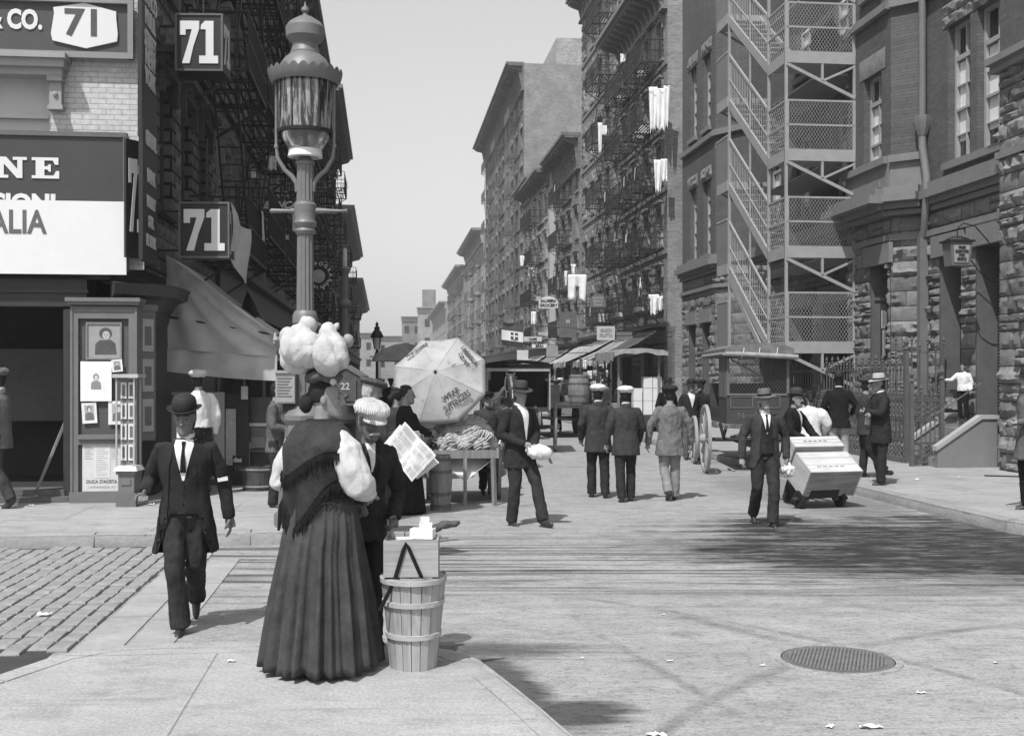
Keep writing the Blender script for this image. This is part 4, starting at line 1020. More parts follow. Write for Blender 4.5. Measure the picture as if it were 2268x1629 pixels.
# ------------------------------------------------------------------ iron railing along the area, with gate posts
def finial(m, x, y, z, s=1):
    m.lathe([(.012 * s, 0), (.028 * s, .03 * s), (.012 * s, .05 * s), (.03 * s, .09 * s), (.004, .16 * s)], (x, y, z), 6)
VF = 9.72
def ironrun(name, label, P0, P1, h, seed=0, tall=True, loc=None):
    """railing panel: two bar heights, spear tips, rows of rings and scrolls"""
    P0 = Vector(P0); P1 = Vector(P1); d = P1 - P0; n = max(3, int(d.length / .155)); o = empty(name, label, 'railing', S(P0.x, P0.y, PAVE), A)
    m = MB(); u_ = d.normalized(); X = lambda t_, z: (u_.x * t_, u_.y * t_, z); W_ = d.length
    for z in (.07, .42, .82, 1.18, h - .16): m.bar(X(0, z), X(W_, z), .03, .028)
    m.box(-.06, .06 + u_.x * W_, -.06, u_.y * W_ + .06, 0, .1) if abs(u_.x) < .05 or abs(u_.y) < .05 else None
    m.build('rail', M_IRONGREY, o)
    m = MB()
    for i in range(n + 1):
        t_ = i * W_ / n; top = h if i % 2 == 0 else h - .12
        m.bar(X(t_, .05), X(t_, top), .022); finial(m, *X(t_, top - .02), 1.1)
        if i < n: tt = t_ + W_ / n / 2; m.bar(X(tt, .42), X(tt, 1.18), .014); finial(m, *X(tt, 1.2), .9)
    m.build('balusters', M_IRONGREY, o)
    m = MB(); r = W_ / n * .40
    for i in range(n):
        t_ = (i + .5) * W_ / n
        for z, rr_ in ((.14, r), (.24, r * .8), (.34, r), (.90, r), (1.0, r * .9), (1.1, r)):
            c = Vector(X(t_, z)); m.tube([c + Vector(X(rr_ * cos(a), 0)) + Vector((0, 0, rr_ * .8 * sin(a))) for a in [2 * pi * q / 8 for q in range(9)]], .014, 4, cap=False)
    m.build('scrollwork', M_IRONGREY, o)
    return o
uA, uB = U(9.78, 27.6), U(9.78, 21.6)
ironrun('iron_railing', 'long ornate iron railing with spear tips and ring scrollwork running beside the hand truck', (VF, uB), (VF, uA), 1.9)
ironrun('iron_gate', 'lower ornate iron gate leaf standing open at the foot of the stone steps', (VF - .25, U(9.6, 20.75)), (VF + .32, U(9.6, 20.85)), 1.45)
ironrun('iron_railing', 'upper iron railing behind the stone steps in front of the louvred window', (VF + .15, U(9.9, 22.3)), (VF + 1.15, U(9.9, 22.35)), 2.25)
for i, (v_, d_, hh, lab) in enumerate([(VF, 21.5, 2.1, 'tall square iron gate post at the far side of the steps'), (VF - .28, 20.7, 1.5, 'square iron post at the left edge of the open gate'), (VF + .34, 20.8, 1.55, 'thicker iron post against the cheek wall of the steps')]):
    o = empty('gate_post', lab, 'gate post', S(v_, U(9.6, d_), PAVE), A)
    m = MB(); m.box(-.035, .035, -.035, .035, 0, hh); m.build('shaft', M_IRONGREY, o); m = MB(); finial(m, 0, 0, hh - .02, 1.9); m.build('finial', M_IRONGREY, o)
# stone steps with sloping cheek walls
st = empty('stone_steps', 'dressed stone stoop with a broad sloping cheek wall beside the rock-faced pier', 'steps', S(9.75, U(9.6, 20.35), PAVE), A)
m = MB()
for i in range(5): m.box(.05 + i * .24, 1.3, .12, 1.25, i * .165, (i + 1) * .165)
m.build('steps', plain('worn step stone', .24, .9, .25, 4, .4), st)
for y0, nm in ((0, 'near'), (1.25, 'far')):
    m = MB(); P_ = lambda a, z, o: (a, y0 - o, z)
    m.prism([(0, 0), (1.12, 0), (1.12, .86), (.82, .86), (0, .30)], -.12, 0, P_); cw = m.build('cheek_wall', plain('smooth cheek stone', .2, .9, .18, 2, .25), st)
    m = MB(); m.prism([(-.03, .30), (.82, .86), (1.14, .86), (1.14, .93), (.80, .93), (-.03, .38)], -.14, .03, P_); m.build('coping', plain('pale coping stone', .36, .9, .15, 3, .3), cw)
m = MB(); m.tube([(0, .05, .95), (.85, .05, 1.5)], .012, 6); m.build('handrail', M_IRONGREY, st)
# flat bar lying on the pavement at right edge
p = G(2180, 1054, PAVE); m = MB(); m.bar((0, 0, .01), (.95, -.35, .01), .05, .02); tag(m.build('iron_bar', M_IRON, loc=p), 'flat dark iron bar lying on the pavement at the right', 'bar')
# lantern sign of the free-lectures kind on curved brackets
c = Q(2120, 562, 20.6); o = empty('lantern_sign', 'hooded box lantern sign lettered in four lines, hung on a hooped bracket', 'sign', c, .1)
m = MB(); m.add([(-.17, -.14, -.22), (.17, -.14, -.22), (.17, .14, -.22), (-.17, .14, -.22), (-.20, -.17, .2), (.20, -.17, .2), (.20, .17, .2), (-.20, .17, .2)], [(0, 1, 2, 3), (4, 5, 6, 7), (0, 1, 5, 4), (1, 2, 6, 5), (2, 3, 7, 6), (3, 0, 4, 7)]); m.build('lantern_box', plain('brown lantern frame', .14, .6), o)
m = MB(); m.add([(-.13, -.156, -.17), (.13, -.156, -.17), (.15, -.178, .14), (-.15, -.178, .14)], [(0, 1, 2, 3)]); pn = m.build('panel', plain('dim lettered glass', .32, .5, .1), o)
for i, s_ in enumerate(('FREE', 'READING ROOM', 'FOR', 'PEOPLE')): text(s_, .065, pn, M_BLACK, (0, -.182 + .004 * i, .075 - i * .068), align='CENTER', sx=(1, .5, .9, .8)[i], ext=.002, bold=.003)
m = MB(); m.box(-.24, .24, -.2, .2, .2, .235); m.lathe([(.001, .32), (.1, .31), (.2, .27), (.23, .235)], (0, 0, 0), 12, 1, .85); m.build('hood', M_IRON, o)
m = MB(); m.tube([(0, 0, .3), (0, 0, .45), (.12, .0, .55), (.35, .02, .5), (.6, .05, .25), (.75, .08, 0.05)], .012, 6); m.tube([(.25, 0, -.1), (.4, .0, -.3), (.6, .02, -.45), (.8, .04, -.5)], .012, 6); m.build('bracket', M_IRON, o)
# notice board
c = Q(1945, 733, 23.9); o = empty('notice_board', 'dark framed notice board with two long white paper notices on the stone bay', 'notice board', c, .78 + A)
m = MB(); m.box(-.19, .19, -.12, .0, -.62, .62); m.box(-.23, .23, -.13, 0, .62, .68); m.build('board', plain('dark board', .08), o)
for x, z0, z1, w_ in ((-.05, .05, .42, .17), (.06, .1, .40, .14), (0.0, -.52, .02, .13)):
    m = MB(); m.box(x - w_ / 2, x + w_ / 2, -.13, -.123, z0, z1); pp = m.build('notice', M_PAPER, o); m = MB()
    for i in range(int((z1 - z0) / .03) - 1): m.box(x - w_ * .36, x + w_ * R.uniform(.1, .36), -.132, -.1305, z1 - .03 - i * .03, z1 - .02 - i * .03)
    m.build('print', plain('grey print', .25), pp)
# ------------------------------------------------------------------ people
V = Vector
def remesh(mb, vox, smooth=3, push=None):
    """fuse overlapping limbs and garments into one continuous skin"""
    o = mb.build('tmp', [], normals=True)
    md = o.modifiers.new('r', 'REMESH'); md.mode = 'VOXEL'; md.voxel_size = vox; md.use_smooth_shade = True
    bpy.context.view_layer.update()
    me = bpy.data.meshes.new_from_object(o.evaluated_get(bpy.context.evaluated_depsgraph_get()))
    bpy.data.objects.remove(o)
    bm = bmesh.new(); bm.from_mesh(me)
    for _ in range(smooth): bmesh.ops.smooth_vert(bm, verts=bm.verts, factor=.5, use_axis_x=True, use_axis_y=True, use_axis_z=True)
    bm.normal_update()
    if push:
        for v in bm.verts: v.co += v.normal * push(v.co)
    bm.to_mesh(me); bm.free(); me.shade_smooth(); return me
def put(me, name, mat, parent):
    me.name = name; me.materials.clear(); me.materials.append(mat); return mesh_obj(name, me, parent)
def open_coat(me, ztop, wtop, wbot, zbot):
    """part the front of the coat below the last button"""
    bm = bmesh.new(); bm.from_mesh(me)
    for sg in (-1, 1):
        g = bm.verts[:] + bm.edges[:] + bm.faces[:]; d = V((sg * (wbot - wtop), 0, zbot - ztop)).normalized(); n = V((d.z, 0, -d.x))
        bmesh.ops.bisect_plane(bm, geom=g, dist=1e-5, plane_co=(sg * wtop, 0, ztop), plane_no=n)
    bmesh.ops.bisect_plane(bm, geom=bm.verts[:] + bm.edges[:] + bm.faces[:], dist=1e-5, plane_co=(0, 0, ztop), plane_no=(0, 0, 1))
    dl = []
    for f in bm.faces:
        c = f.calc_center_median()
        if c.y > .02 and c.z < ztop and abs(c.x) < wtop + (wbot - wtop) * (ztop - c.z) / (ztop - zbot): dl.append(f)
    bmesh.ops.delete(bm, geom=dl, context='FACES'); bm.to_mesh(me); bm.free(); return me
SKIN = plain('weathered skin', .24, .6, .12, 14, .15)
SKIND = plain('sunburnt skin', .15, .6, .15, 14, .15)
HAIR = plain('dark hair', .014, .5, .4, 30, .6)
HAIRG = plain('grey hair', .42, .7, .3, 30, .6)
EYE_M = plain('dark eye', .01, .3, 0, 1, 0)
SHOE = plain('scuffed black boot', .03, .45, .4, 12, .2, spec=.5)
C_BLACK = cloth('black wool', .013, .3, .5); C_DARK = cloth('dark serge', .026, .3, .5); C_CHAR = cloth('charcoal wool', .045, .25, .5)
C_GREY = cloth('mid grey worsted', .12, .2, .5); C_TROU = cloth('dark striped trousers', .032, .3, .5); C_LT = cloth('light worn cotton trousers', .3, .25, .6)
C_VEST = cloth('waistcoat', .022, .25, .4); C_SHIRT = cloth('starched white shirt', .66, .03, .25); C_CAP = cloth('pale linen cap', .64, .06, .5)
C_BROWN = cloth('faded brown wool', .1, .3, .6); C_SKIRT = cloth('worn skirt wool', .055, .3, .5); C_SHAWL = cloth('heavy knitted shawl', .028, .4, .8)
C_FELT = plain('black felt', .022, .7, .2, 20, .2); C_FELTG = plain('grey felt', .13, .8, .2, 20, .2); C_FELTL = plain('pale felt', .42, .8, .15, 20, .2)
def J(pose, lean=0.0):
    j = dict(pel=V((0, 0, .95)), waist=V((0, 0, 1.08)), chest=V((0, 0, 1.28)), neck=V((0, -.005, 1.455)), head=V((0, .02, 1.60)),
             shL=V((-.172, 0, 1.375)), shR=V((.172, 0, 1.375)), elL=V((-.25, -.03, 1.12)), elR=V((.25, -.03, 1.12)), wrL=V((-.26, .05, .87)), wrR=V((.26, .05, .87)),
             hipL=V((-.09, 0, .9)), hipR=V((.09, 0, .9)), knL=V((-.10, .02, .50)), knR=V((.10, .02, .50)), anL=V((-.10, -.02, .085)), anR=V((.10, -.02, .085)),
             tL=V((-.12, .15, .03)), tR=V((.12, .15, .03)))
    if lean:
        for k in ('waist', 'chest', 'neck', 'head', 'shL', 'shR', 'elL', 'elR', 'wrL', 'wrR'):
            p = j[k]; a = lean * min(1, (p.z - .95) / .2) if p.z > .95 else lean * .6; q = p - j['pel']; j[k] = j['pel'] + V((q.x, q.y * cos(a) + q.z * sin(a), q.z * cos(a) - q.y * sin(a)))
    for k, v in pose.items():
        if k in j: j[k] = V(v)
    return j
def headm(m, c, yaw, pitch, roll=0, s=1.0, beard=0):
    """skull, jaw, nose, brow, lips, ears; faces +y before turning"""
    M = Matrix.Rotation(yaw, 3, 'Z') @ Matrix.Rotation(pitch, 3, 'X') @ Matrix.Rotation(roll, 3, 'Y')
    T = lambda x, y, z: c + M @ (V((x, y, z)) * s)
    rings = []; prof = [(-.125, .012, .060, .02), (-.115, .034, .062, .038), (-.095, .048, .052, .055), (-.07, .056, .035, .068), (-.04, .062, .02, .08), (-.01, .067, .008, .088), (.02, .072, .0, .093), (.05, .074, -.004, .094), (.08, .068, -.008, .084), (.105, .05, -.01, .062), (.12, .024, -.01, .03)]
    for z, rx, cy, ry in prof:
        ring = []
        for k in range(20):
            a = 2 * pi * k / 20; x = rx * cos(a); y = cy + ry * sin(a)
            if sin(a) > 0: 
                if -.01 < z < .03: y -= .007 * (1 - abs(abs(x) - .03) / .03 if abs(abs(x) - .03) < .03 else 0)
                if z < -.03: y -= .004
            ring.append(T(x, y, z))
        rings.append(ring)
    m.loft(rings)
    m.tube([T(0, .094, .028), T(0, .104, .0), T(0, .116, -.024), T(0, .098, -.036)], [.007, .010, .014, .009], 6)
    for sx in (-1, 1):
        m.ell(T(sx * .012, .100, -.028), .009, 6, 4); m.ell(T(sx * .030, .083, .033), (.024, .012, .008), 8, 4, M); m.ell(T(sx * .042, .066, -.022), (.018, .016, .016), 8, 5, M)
        m.ell(T(sx * .074, -.008, .0), (.010, .019, .032), 8, 6, M)
    m.ell(T(0, .088, -.056), (.024, .010, .006), 8, 4, M); m.ell(T(0, .086, -.068), (.02, .010, .007), 8, 4, M); m.ell(T(0, .078, -.098), (.022, .018, .016), 8, 5, M)
    return M, T
def hand(m, wr, fore, side, curl=.5, palmn=None, s=1.0):
    """palm and five separate curled digits; fore = forearm direction"""
    d = fore.normalized(); up = palmn.normalized() if palmn is not None else V((side, 0, 0)); up = (up - d * up.dot(d)).normalized(); x = d.cross(up).normalized()  # across the knuckles
    c0 = wr; c1 = wr + d * .085 * s
    m.tube([c0 - d * .015, c0 + d * .03 * s, c1], [(.024 * s, .020 * s), (.038 * s, .018 * s), (.040 * s, .015 * s)], 10, up=x)
    for i, (o, ln) in enumerate(((.030, .072), (.011, .082), (-.010, .076), (-.029, .060))):
        p = c1 + x * o * s; q = [p - d * .012]; a = curl * .5; dr = d
        for k, f in enumerate((.42, .33, .25)):
            dr = (d * cos(a) + (-up) * sin(a)); q.append(q[-1] + dr * (ln * f * s + (.012 if k == 0 else 0))); a += curl * (.9 + .1 * i)
        m.tube(q, [.0098 * s, .0094 * s, .0086 * s, .0066 * s], 6)
    tb = c0 + d * .022 * s + x * .026 * s; t1 = tb + (d * .55 + x * .75 - up * .25).normalized() * .036 * s; t2 = t1 + (d * .85 + x * .25 - up * .45 * (1 + curl)).normalized() * .03 * s; t3 = t2 + (d * .8 - up * .5 * curl * 2 - x * .1).normalized() * .022 * s
    m.tube([tb, t1, t2, t3], [.015 * s, .012 * s, .0105 * s, .008 * s], 6)
def torso_rings(j, widths, n=20):
    """elliptical sections along the spine: (t, rx, ry) with t = height in standing figure"""
    sp = [(0.5, j['pel'] + V((0, 0, -.45))), (.95, j['pel']), (1.08, j['waist']), (1.28, j['chest']), (1.465, j['neck'])]
    tw = j.get('twist', 0); rings = []
    ax = (j['shR'] - j['shL']).normalized(); ay0 = V((0, 0, 1)).cross(ax).normalized()
    for t_, rx, ry in widths:
        for (ta, pa), (tb, pb) in zip(sp, sp[1:]):
            if t_ <= tb or tb == 1.465: f = (t_ - ta) / (tb - ta); p = pa.lerp(pb, f) if f <= 1 else pb + (pb - pa).normalized() * (t_ - tb); dirr = (pb - pa).normalized(); break
        w = min(1, max(0, (t_ - 1.0) / .3)); X_ = V((1, 0, 0)).lerp(ax, w).normalized(); X_ = (X_ - dirr * X_.dot(dirr)).normalized(); Y_ = dirr.cross(X_)
        rings.append([p + X_ * rx * cos(2 * pi * k / n) + Y_ * ry * sin(2 * pi * k / n) for k in range(n)])
    return rings
FOLD = lambda amp, f=9, seed=0: (lambda p: amp * (noise.noise(V((p.x * f, p.y * f, p.z * f * .55 + seed))) + .6 * noise.noise(V((p.x * f * 2.3 + 7, p.y * f * 2.3, p.z * f * 1.5 + seed)))))
def project(bvh, pts, off, dirv=V((0, -1, 0)), start=.8):
    out = []
    for p in pts:
        h = bvh.ray_cast(V((p[0], 0, p[1])) - dirv * start, dirv)
        out.append((h[0] - dirv * off) if h[0] is not None else None)
    return out
def patch(bvh, rows, off, name, mat, parent, nx=7, back=False, thick=.004):
    """strip of cloth laid on the garment beneath it: rows of (z, x0, x1)"""
    dv = V((0, 1, 0)) if back else V((0, -1, 0)); g = []; last = None
    for z, x0, x1 in rows:
        for p in project(bvh, [(x0 + (x1 - x0) * i / (nx - 1), z) for i in range(nx)], off, dv):
            if p is None: p = (last + V((0, 0, -.01))) if last is not None else V((0, 0, z))
            g.append(p); last = p
    n = len(rows); m = MB()
    th = dv * thick
    m.add(g, [(r * nx + i, r * nx + i + 1, (r + 1) * nx + i + 1, (r + 1) * nx + i) for r in range(n - 1) for i in range(nx - 1)])
    m.add([p + th * 2 for p in g], [(r * nx + i, (r + 1) * nx + i, (r + 1) * nx + i + 1, r * nx + i + 1) for r in range(n - 1) for i in range(nx - 1)])
    per = [i for i in range(nx)] + [r * nx + nx - 1 for r in range(1, n)] + [(n - 1) * nx + i for i in range(nx - 2, -1, -1)] + [r * nx for r in range(n - 2, 0, -1)]
    b = len(g); m.add([V(m.v[i]) for i in per] + [V(m.v[i + b]) for i in per], [(i, (i + 1) % len(per), (i + 1) % len(per) + len(per), i + len(per)) for i in range(len(per))])
    return m.build(name, mat, parent, smooth=60)
def person(label, loc, facing, H, pose=None, lean=0, skin=SKIN, coat=None, hem=.80, trousers=C_TROU, front=None, hat=None, hatmat=None, hair=HAIR, yaw=0, pitch=0, roll=0,
           vox=.011, hands=True, curl=(.5, .5), palm=(None, None), moustache=0, beard=0, wide=1.0, collar=None, skirt=None, sleeve=1.0, flare=0, parts=None, group=None, hairstyle='short', child=False, foldamp=.010, tie=True, vest=None, coatopen=None):
    """facing: degrees, 0 looks away from the camera, 180 towards it, 90 to the right"""
    o = empty('person', label, 'person', loc, -radians(facing), group)
    s = H / 1.72; o.scale = (s, s, s)
    j = J(pose or {}, lean); j.update({k: v for k, v in (pose or {}).items() if k == 'twist'})
    W = wide
    # ---- the body, one skin
    m = MB(); m.loft(torso_rings(j, [(.86, .13, .10), (.95, .15, .105), (1.08, .125 * W, .09), (1.2, .14, .10), (1.35, .15, .095), (1.43, .10, .07), (1.465, .06, .055)]))
    hd = j['head']; nk = j['neck']
    m.tube([nk - V((0, 0, .05)), nk.lerp(hd, .35), hd + V((0, -.015, -.04))], [.062, .052, .052], 10)
    Mh, T = headm(m, hd, -radians(yaw), radians(pitch), radians(roll))
    for sd, sg in (('L', -1), ('R', 1)):
        a, b, c = j['sh' + sd], j['el' + sd], j['wr' + sd]
        m.tube([a, a.lerp(b, .5), b, b.lerp(c, .35), c], [.052, .045, .038, .038, .024], 8)
        if hands: hand(m, c, (c - b), sg, curl[0 if sd == 'L' else 1], palm[0 if sd == 'L' else 1])
        if not skirt:
            a, b, c = j['hip' + sd], j['kn' + sd], j['an' + sd]
            m.tube([a, a.lerp(b, .5), b, b.lerp(c, .35), c], [.08, .07, .05, .048, .03], 8)
    put(remesh(m, vox * (.62 if hands else 1), 1), 'body', skin, o)
    if not child or True:
        m = MB()
        for sx in (-1, 1): m.ell(T(sx * .030, .082, .010), (.010, .005, .0045), 8, 5, Mh)
        m.build('eyes', EYE_M, o, smooth=180)
        m = MB()
        for sx in (-1, 1): m.tube([T(sx * .014, .093, .036), T(sx * .032, .091, .041), T(sx * .05, .078, .036)], [.002, .0035, .002], 5)
        m.build('eyebrows', hair, o)
    if moustache or beard:
        m = MB(); k = moustache or 1
        for sx in (-1, 1): m.tube([T(0, .106, -.044), T(sx * .02, .104, -.050), T(sx * .045, .084, -.066)], [.010 * k, .013 * k, .004], 6)
        if beard: m.tube([T(-.06, .03, -.06), T(-.04, .07, -.10), T(0, .085, -.12), T(.04, .07, -.10), T(.06, .03, -.06)], [.012, .02, .026, .02, .012], 8)
        put(remesh(m, .006, 1), 'moustache', hair, o)
    # ---- hair
    if hairstyle:
        m = MB(); cut = .005 if hairstyle == 'short' else -.04; rings = []
        for z, r in (((-.085, .056), (-.05, .070), (-.02, .076), (.02, .080), (.06, .081), (.09, .070), (.112, .052), (.13, .02)) if hairstyle != 'bun' else ((-.03, .03), (-.012, .07), (.02, .079), (.06, .082), (.09, .071), (.112, .053), (.13, .02))):
            ring = []
            for q in range(20):
                a = 2 * pi * q / 20; f = sin(a); zz = z
                y = -.008 + (r * 1.16) * f; x = r * cos(a)
                if f > .05:    # pulled back from the face
                    lim = .062 if hairstyle != 'fringe' else .05
                    if z < lim: y = min(y, .005 + .02 * (1 - abs(cos(a)))) * .6; x *= .9
                if hairstyle == 'bun' and z < .02: y = min(y, -.03 - .03 * f)
                ring.append(T(x, y, zz))
            rings.append(ring)
        m.loft(rings)
        if hairstyle == 'bun': m.ell(T(0, -.115, -.02), (.05, .045, .06), 10, 8, Mh); m.ell(T(0, -.02, .11), (.07, .08, .035), 10, 6, Mh)
        put(remesh(m, .008, 1, FOLD(.004, 30)), 'hair', hair, o)
    # ---- hats
    if hat:
        hm = hatmat or C_FELT; ho = None
        E = lambda rx, ry, z, y=0: [T(rx * cos(2 * pi * k / 24), y + ry * sin(2 * pi * k / 24), z) for k in range(24)]
        if hat == 'bowler':
            m = MB(); m.loft([E(.082, .098, .045), E(.086, .104, .07), E(.088, .106, .12), E(.080, .096, .155), E(.055, .07, .178), E(.02, .03, .186)])
            ho = m.build('hat', hm, o, smooth=60); b = MB()
            rim = lambda rx, ry, dz: [T(rx * cos(a), ry * sin(a), .052 + dz + .02 * abs(cos(a)) ** 2) for a in [2 * pi * k / 24 for k in range(24)]]
            b.loft([rim(.083, .1, .004), rim(.115, .135, .008), rim(.128, .148, .02), rim(.124, .144, .024), rim(.112, .131, .014), rim(.083, .1, .01)]); b.build('brim', hm, ho, smooth=60)
            b = MB(); b.loft([E(.0865, .1045, .062), E(.0885, .1065, .062), E(.0895, .1075, .082), E(.0875, .1055, .082)], cap=False); b.build('band', C_BLACK, ho)
        elif hat in ('fedora', 'straw'):
            m = MB(); m.loft([E(.080, .098, .045), E(.084, .104, .07), E(.080, .098, .13), E(.072, .086, .162)] + ([[T(.058 * cos(a), .075 * sin(a), .165 - .012 * abs(sin(a))) for a in [2 * pi * k / 24 for k in range(24)]], [T(.01 * cos(a), .045 * sin(a), .138) for a in [2 * pi * k / 24 for k in range(24)]]] if hat == 'fedora' else [E(.03, .04, .15)]))
            ho = m.build('hat', hm, o, smooth=60); b = MB()
            rim = lambda r, dz: [T((.082 + r) * cos(a), (.1 + r) * sin(a), .05 + dz - .012 * sin(a) * (r / .06) + .012 * abs(cos(a)) * (r / .06) * (hat == 'fedora')) for a in [2 * pi * k / 24 for k in range(24)]]
            b.loft([rim(0, 0), rim(.035, -.002), rim(.068, -.006), rim(.068, -.001), rim(.035, .004), rim(0, .008)]); b.build('brim', hm, ho, smooth=60)
            b = MB(); b.loft([E(.0845, .1035, .055), E(.087, .1065, .055), E(.086, .1055, .085), E(.0835, .103, .085)], cap=False); b.build('band', C_BLACK, ho)
        elif hat == 'cap':
            m = MB(); m.loft([E(.082, .100, .045), E(.108, .124, .066, -.005), E(.128, .142, .092, -.008), E(.118, .132, .124, -.008), E(.078, .088, .146, -.008), E(.02, .02, .15, -.008)])
            ho = put(remesh(m, .009, 2, FOLD(.008, 22)), 'cap', hm, o); b = MB()
            pk = lambda r, dz: [T((.078 + r * .3) * cos(a), .02 + (.078 + r) * sin(a), .055 + dz - .35 * r) for a in [pi * (.08 + .84 * k / 10) for k in range(11)]]
            b.loft([pk(0, .0), pk(.03, .0), pk(.055, -.004), pk(.055, .004), pk(.03, .008), pk(0, .01)], closed=False); b.build('peak', hm, ho, smooth=60)
            b = MB(); b.ell(T(0, -.008, .152), (.012, .012, .005), 8, 4, Mh); b.build('button', hm, ho)
        elif hat == 'beret':
            m = MB(); m.loft([E(.078, .094, .055), E(.110, .125, .07), E(.135, .150, .088), E(.125, .14, .11), E(.08, .09, .125), E(.02, .02, .128)])
            ho = put(remesh(m, .009, 2, FOLD(.008, 20)), 'beret', hm, o)
    # ---- legs
    if skirt:
        wz, hz, r0, r1, ry1, mat_, ple = skirt; m = MB(); n = 144; rings = []; ns = 22; c0 = j['pel'] + V((0, 0, wz - .95)); rr_ = random.Random(len(label)); phs = [rr_.uniform(0, 6.28) for _ in range(6)]
        for i in range(ns + 1):
            q = i / ns; z = wz + (hz - wz) * q; fl = q ** .75; rx = r0 + (r1 - r0) * fl + .03 * sin(pi * min(1, q * 3)); ry = r0 * .8 + (ry1 - r0 * .8) * fl; ring = []
            for k in range(n):
                a = 2 * pi * k / n; am = ple * (.12 + .88 * min(1, q * 1.6)); wv = .45 * sin(a * 19 + phs[0] + .8 * sin(a * 3 + phs[1]) + q * .6) + .35 * sin(a * 31 + phs[2] + 1.1 * sin(a * 2 + phs[3])) + .5 * noise.noise(V((cos(a) * 4, sin(a) * 4, q * .8 + phs[4])))
                f = 1 + am * wv / .3
                ring.append(V((c0.x + rx * f * cos(a), c0.y + ry * f * sin(a) - .02 * q, max(.004, z + (.025 * noise.noise(V((cos(a) * 3, sin(a) * 3, 3))) if q > .9 else 0)))))
            rings.append(ring)
        m.loft(rings, cap=False); sk = m.build('skirt', mat_, o, smooth=180)
        md = sk.modifiers.new('s', 'SOLIDIFY'); md.thickness = .008
    else:
        m = MB(); m.loft(torso_rings(j, [(.84, .12, .09), (.9, .165, .115), (.96, .165, .115), (1.05, .15, .105)]))
        for sd in 'LR':
            a, b, c = j['hip' + sd], j['kn' + sd], j['an' + sd]; dn = (c - b).normalized()
            m.tube([a + V((0, 0, .02)), a.lerp(b, .5), b, b.lerp(c, .5), c - dn * .01, c + dn * .035], [.105, .092, .075, .074, .072, .074], 12)
        put(remesh(m, vox, 2, FOLD(.011, 11, len(label))), 'trousers', trousers, o)
        for sd in 'LR':
            c, t_ = j['an' + sd], j['t' + sd]; f = (t_ - c); f = V((f.x, f.y, f.z)).normalized(); up = V((0, 0, 1)); 
            m = MB(); heel = c - f * .055 + V((0, 0, -.035)); side_ = f.cross(up).normalized(); dn = side_.cross(f) * -1 if side_.cross(f).z > 0 else side_.cross(f)
            base = c + dn * .055
            m.tube([c + V((0, 0, .03)), c, c + f * .03 + dn * .02], [.045, .047, .045], 10)
            m.tube([heel + f * .0, base, base + f * .07, base + f * .145, base + f * .185], [(.032, .034), (.040, .038), (.044, .034), (.046, .027), (.02, .012)], 12, up=side_)
            put(remesh(m, .010, 1), 'shoe', SHOE, o)
    # ---- coat or blouse
    bvh = None
    if coat:
        m = MB(); hz = hem; fl = flare
        wid = [(hz, .195 * W + fl, .150 + fl * .8), ((hz + .95) / 2, .19 * W + fl * .5, .145 + fl * .4), (.97, .185 * W, .142), (1.08, .170 * W, .130), (1.2, .182 * W, .135), (1.31, .190 * W, .130), (1.365, .175 * W, .118), (1.405, .135, .098), (1.44, .095, .08), (1.47, .072, .066)]
        if hz > .97: wid = [(hz, .16 * W, .12)] + wid[3:]
        m.loft(torso_rings(j, wid, 24))
        for sd, sg in (('L', -1), ('R', 1)):
            a, b, c = j['sh' + sd], j['el' + sd], j['wr' + sd]; e = (c - b).normalized(); sl = sleeve
            m.tube([a.lerp(j['chest'] + V((0, 0, .1)), .3), a, a.lerp(b, .3), a.lerp(b, .8), b, b.lerp(c, .4), c - e * .01, c + e * .012], [.05, .064, .070 * sl, .064 * sl, .060 * sl, .056 * sl, .047 * (sl if sl < 1.15 else .9), .045], 12)
        me = remesh(m, vox, 2, FOLD(foldamp, 10, len(label) * .7))
        if coatopen: me = open_coat(me, *coatopen)
        co_ = put(me, 'coat' if not skirt else 'blouse', coat, o); bvh = BVHTree.FromPolygons([v.co for v in me.vertices], [p.vertices for p in me.polygons])
    nz_ = nk.z; ny = nk.y
    if front and bvh:
        cx = nk.x; zt = nz_ - .012; kind = front.get('kind', 'V'); d_ = front.get('depth', .30); wd = front.get('w', .075); zb = zt - d_
        lv = [(zt - d_ * i / 8) for i in range(9)]
        if front.get('vest'):
            vb = front.get('vz', .82); wv = front.get('vw', .10); rows = [(zt - .02 - (zt - .02 - vb) * i / 16, cx - (.05 + (wv - .05) * min(1, i / 5) + front.get('spread', .0) * i / 16), cx + (.05 + (wv - .05) * min(1, i / 5) + front.get('spread', .0) * i / 16)) for i in range(17)]
            patch(bvh, rows, .002, 'waistcoat', front['vest'], o, 9)
            m = MB()
            for i in range(5):
                p = project(bvh, [(cx, zb - .02 - i * .075)], .012)[0]
                if p: m.ell(p, (.007, .005, .007), 6, 4)
            if m.v: m.build('buttons', C_BLACK, o)
        sh_ = patch(bvh, [(z, cx - wd * (1 - i / 8.4) - .003, cx + wd * (1 - i / 8.4) + .003) for i, z in enumerate(lv)], .007, 'shirt_front', C_SHIRT, o, 9) if front.get('shirt', True) else None
        if front.get('tie'):
            patch(bvh, [(zt - .012, cx - .014, cx + .014), (zt - .035, cx - .012, cx + .012), (zt - .05, cx - .009, cx + .009), (zt - .14, cx - .016, cx + .016), (zt - .24, cx - .022, cx + .022)], .021, 'tie', front['tie'], o, 5)
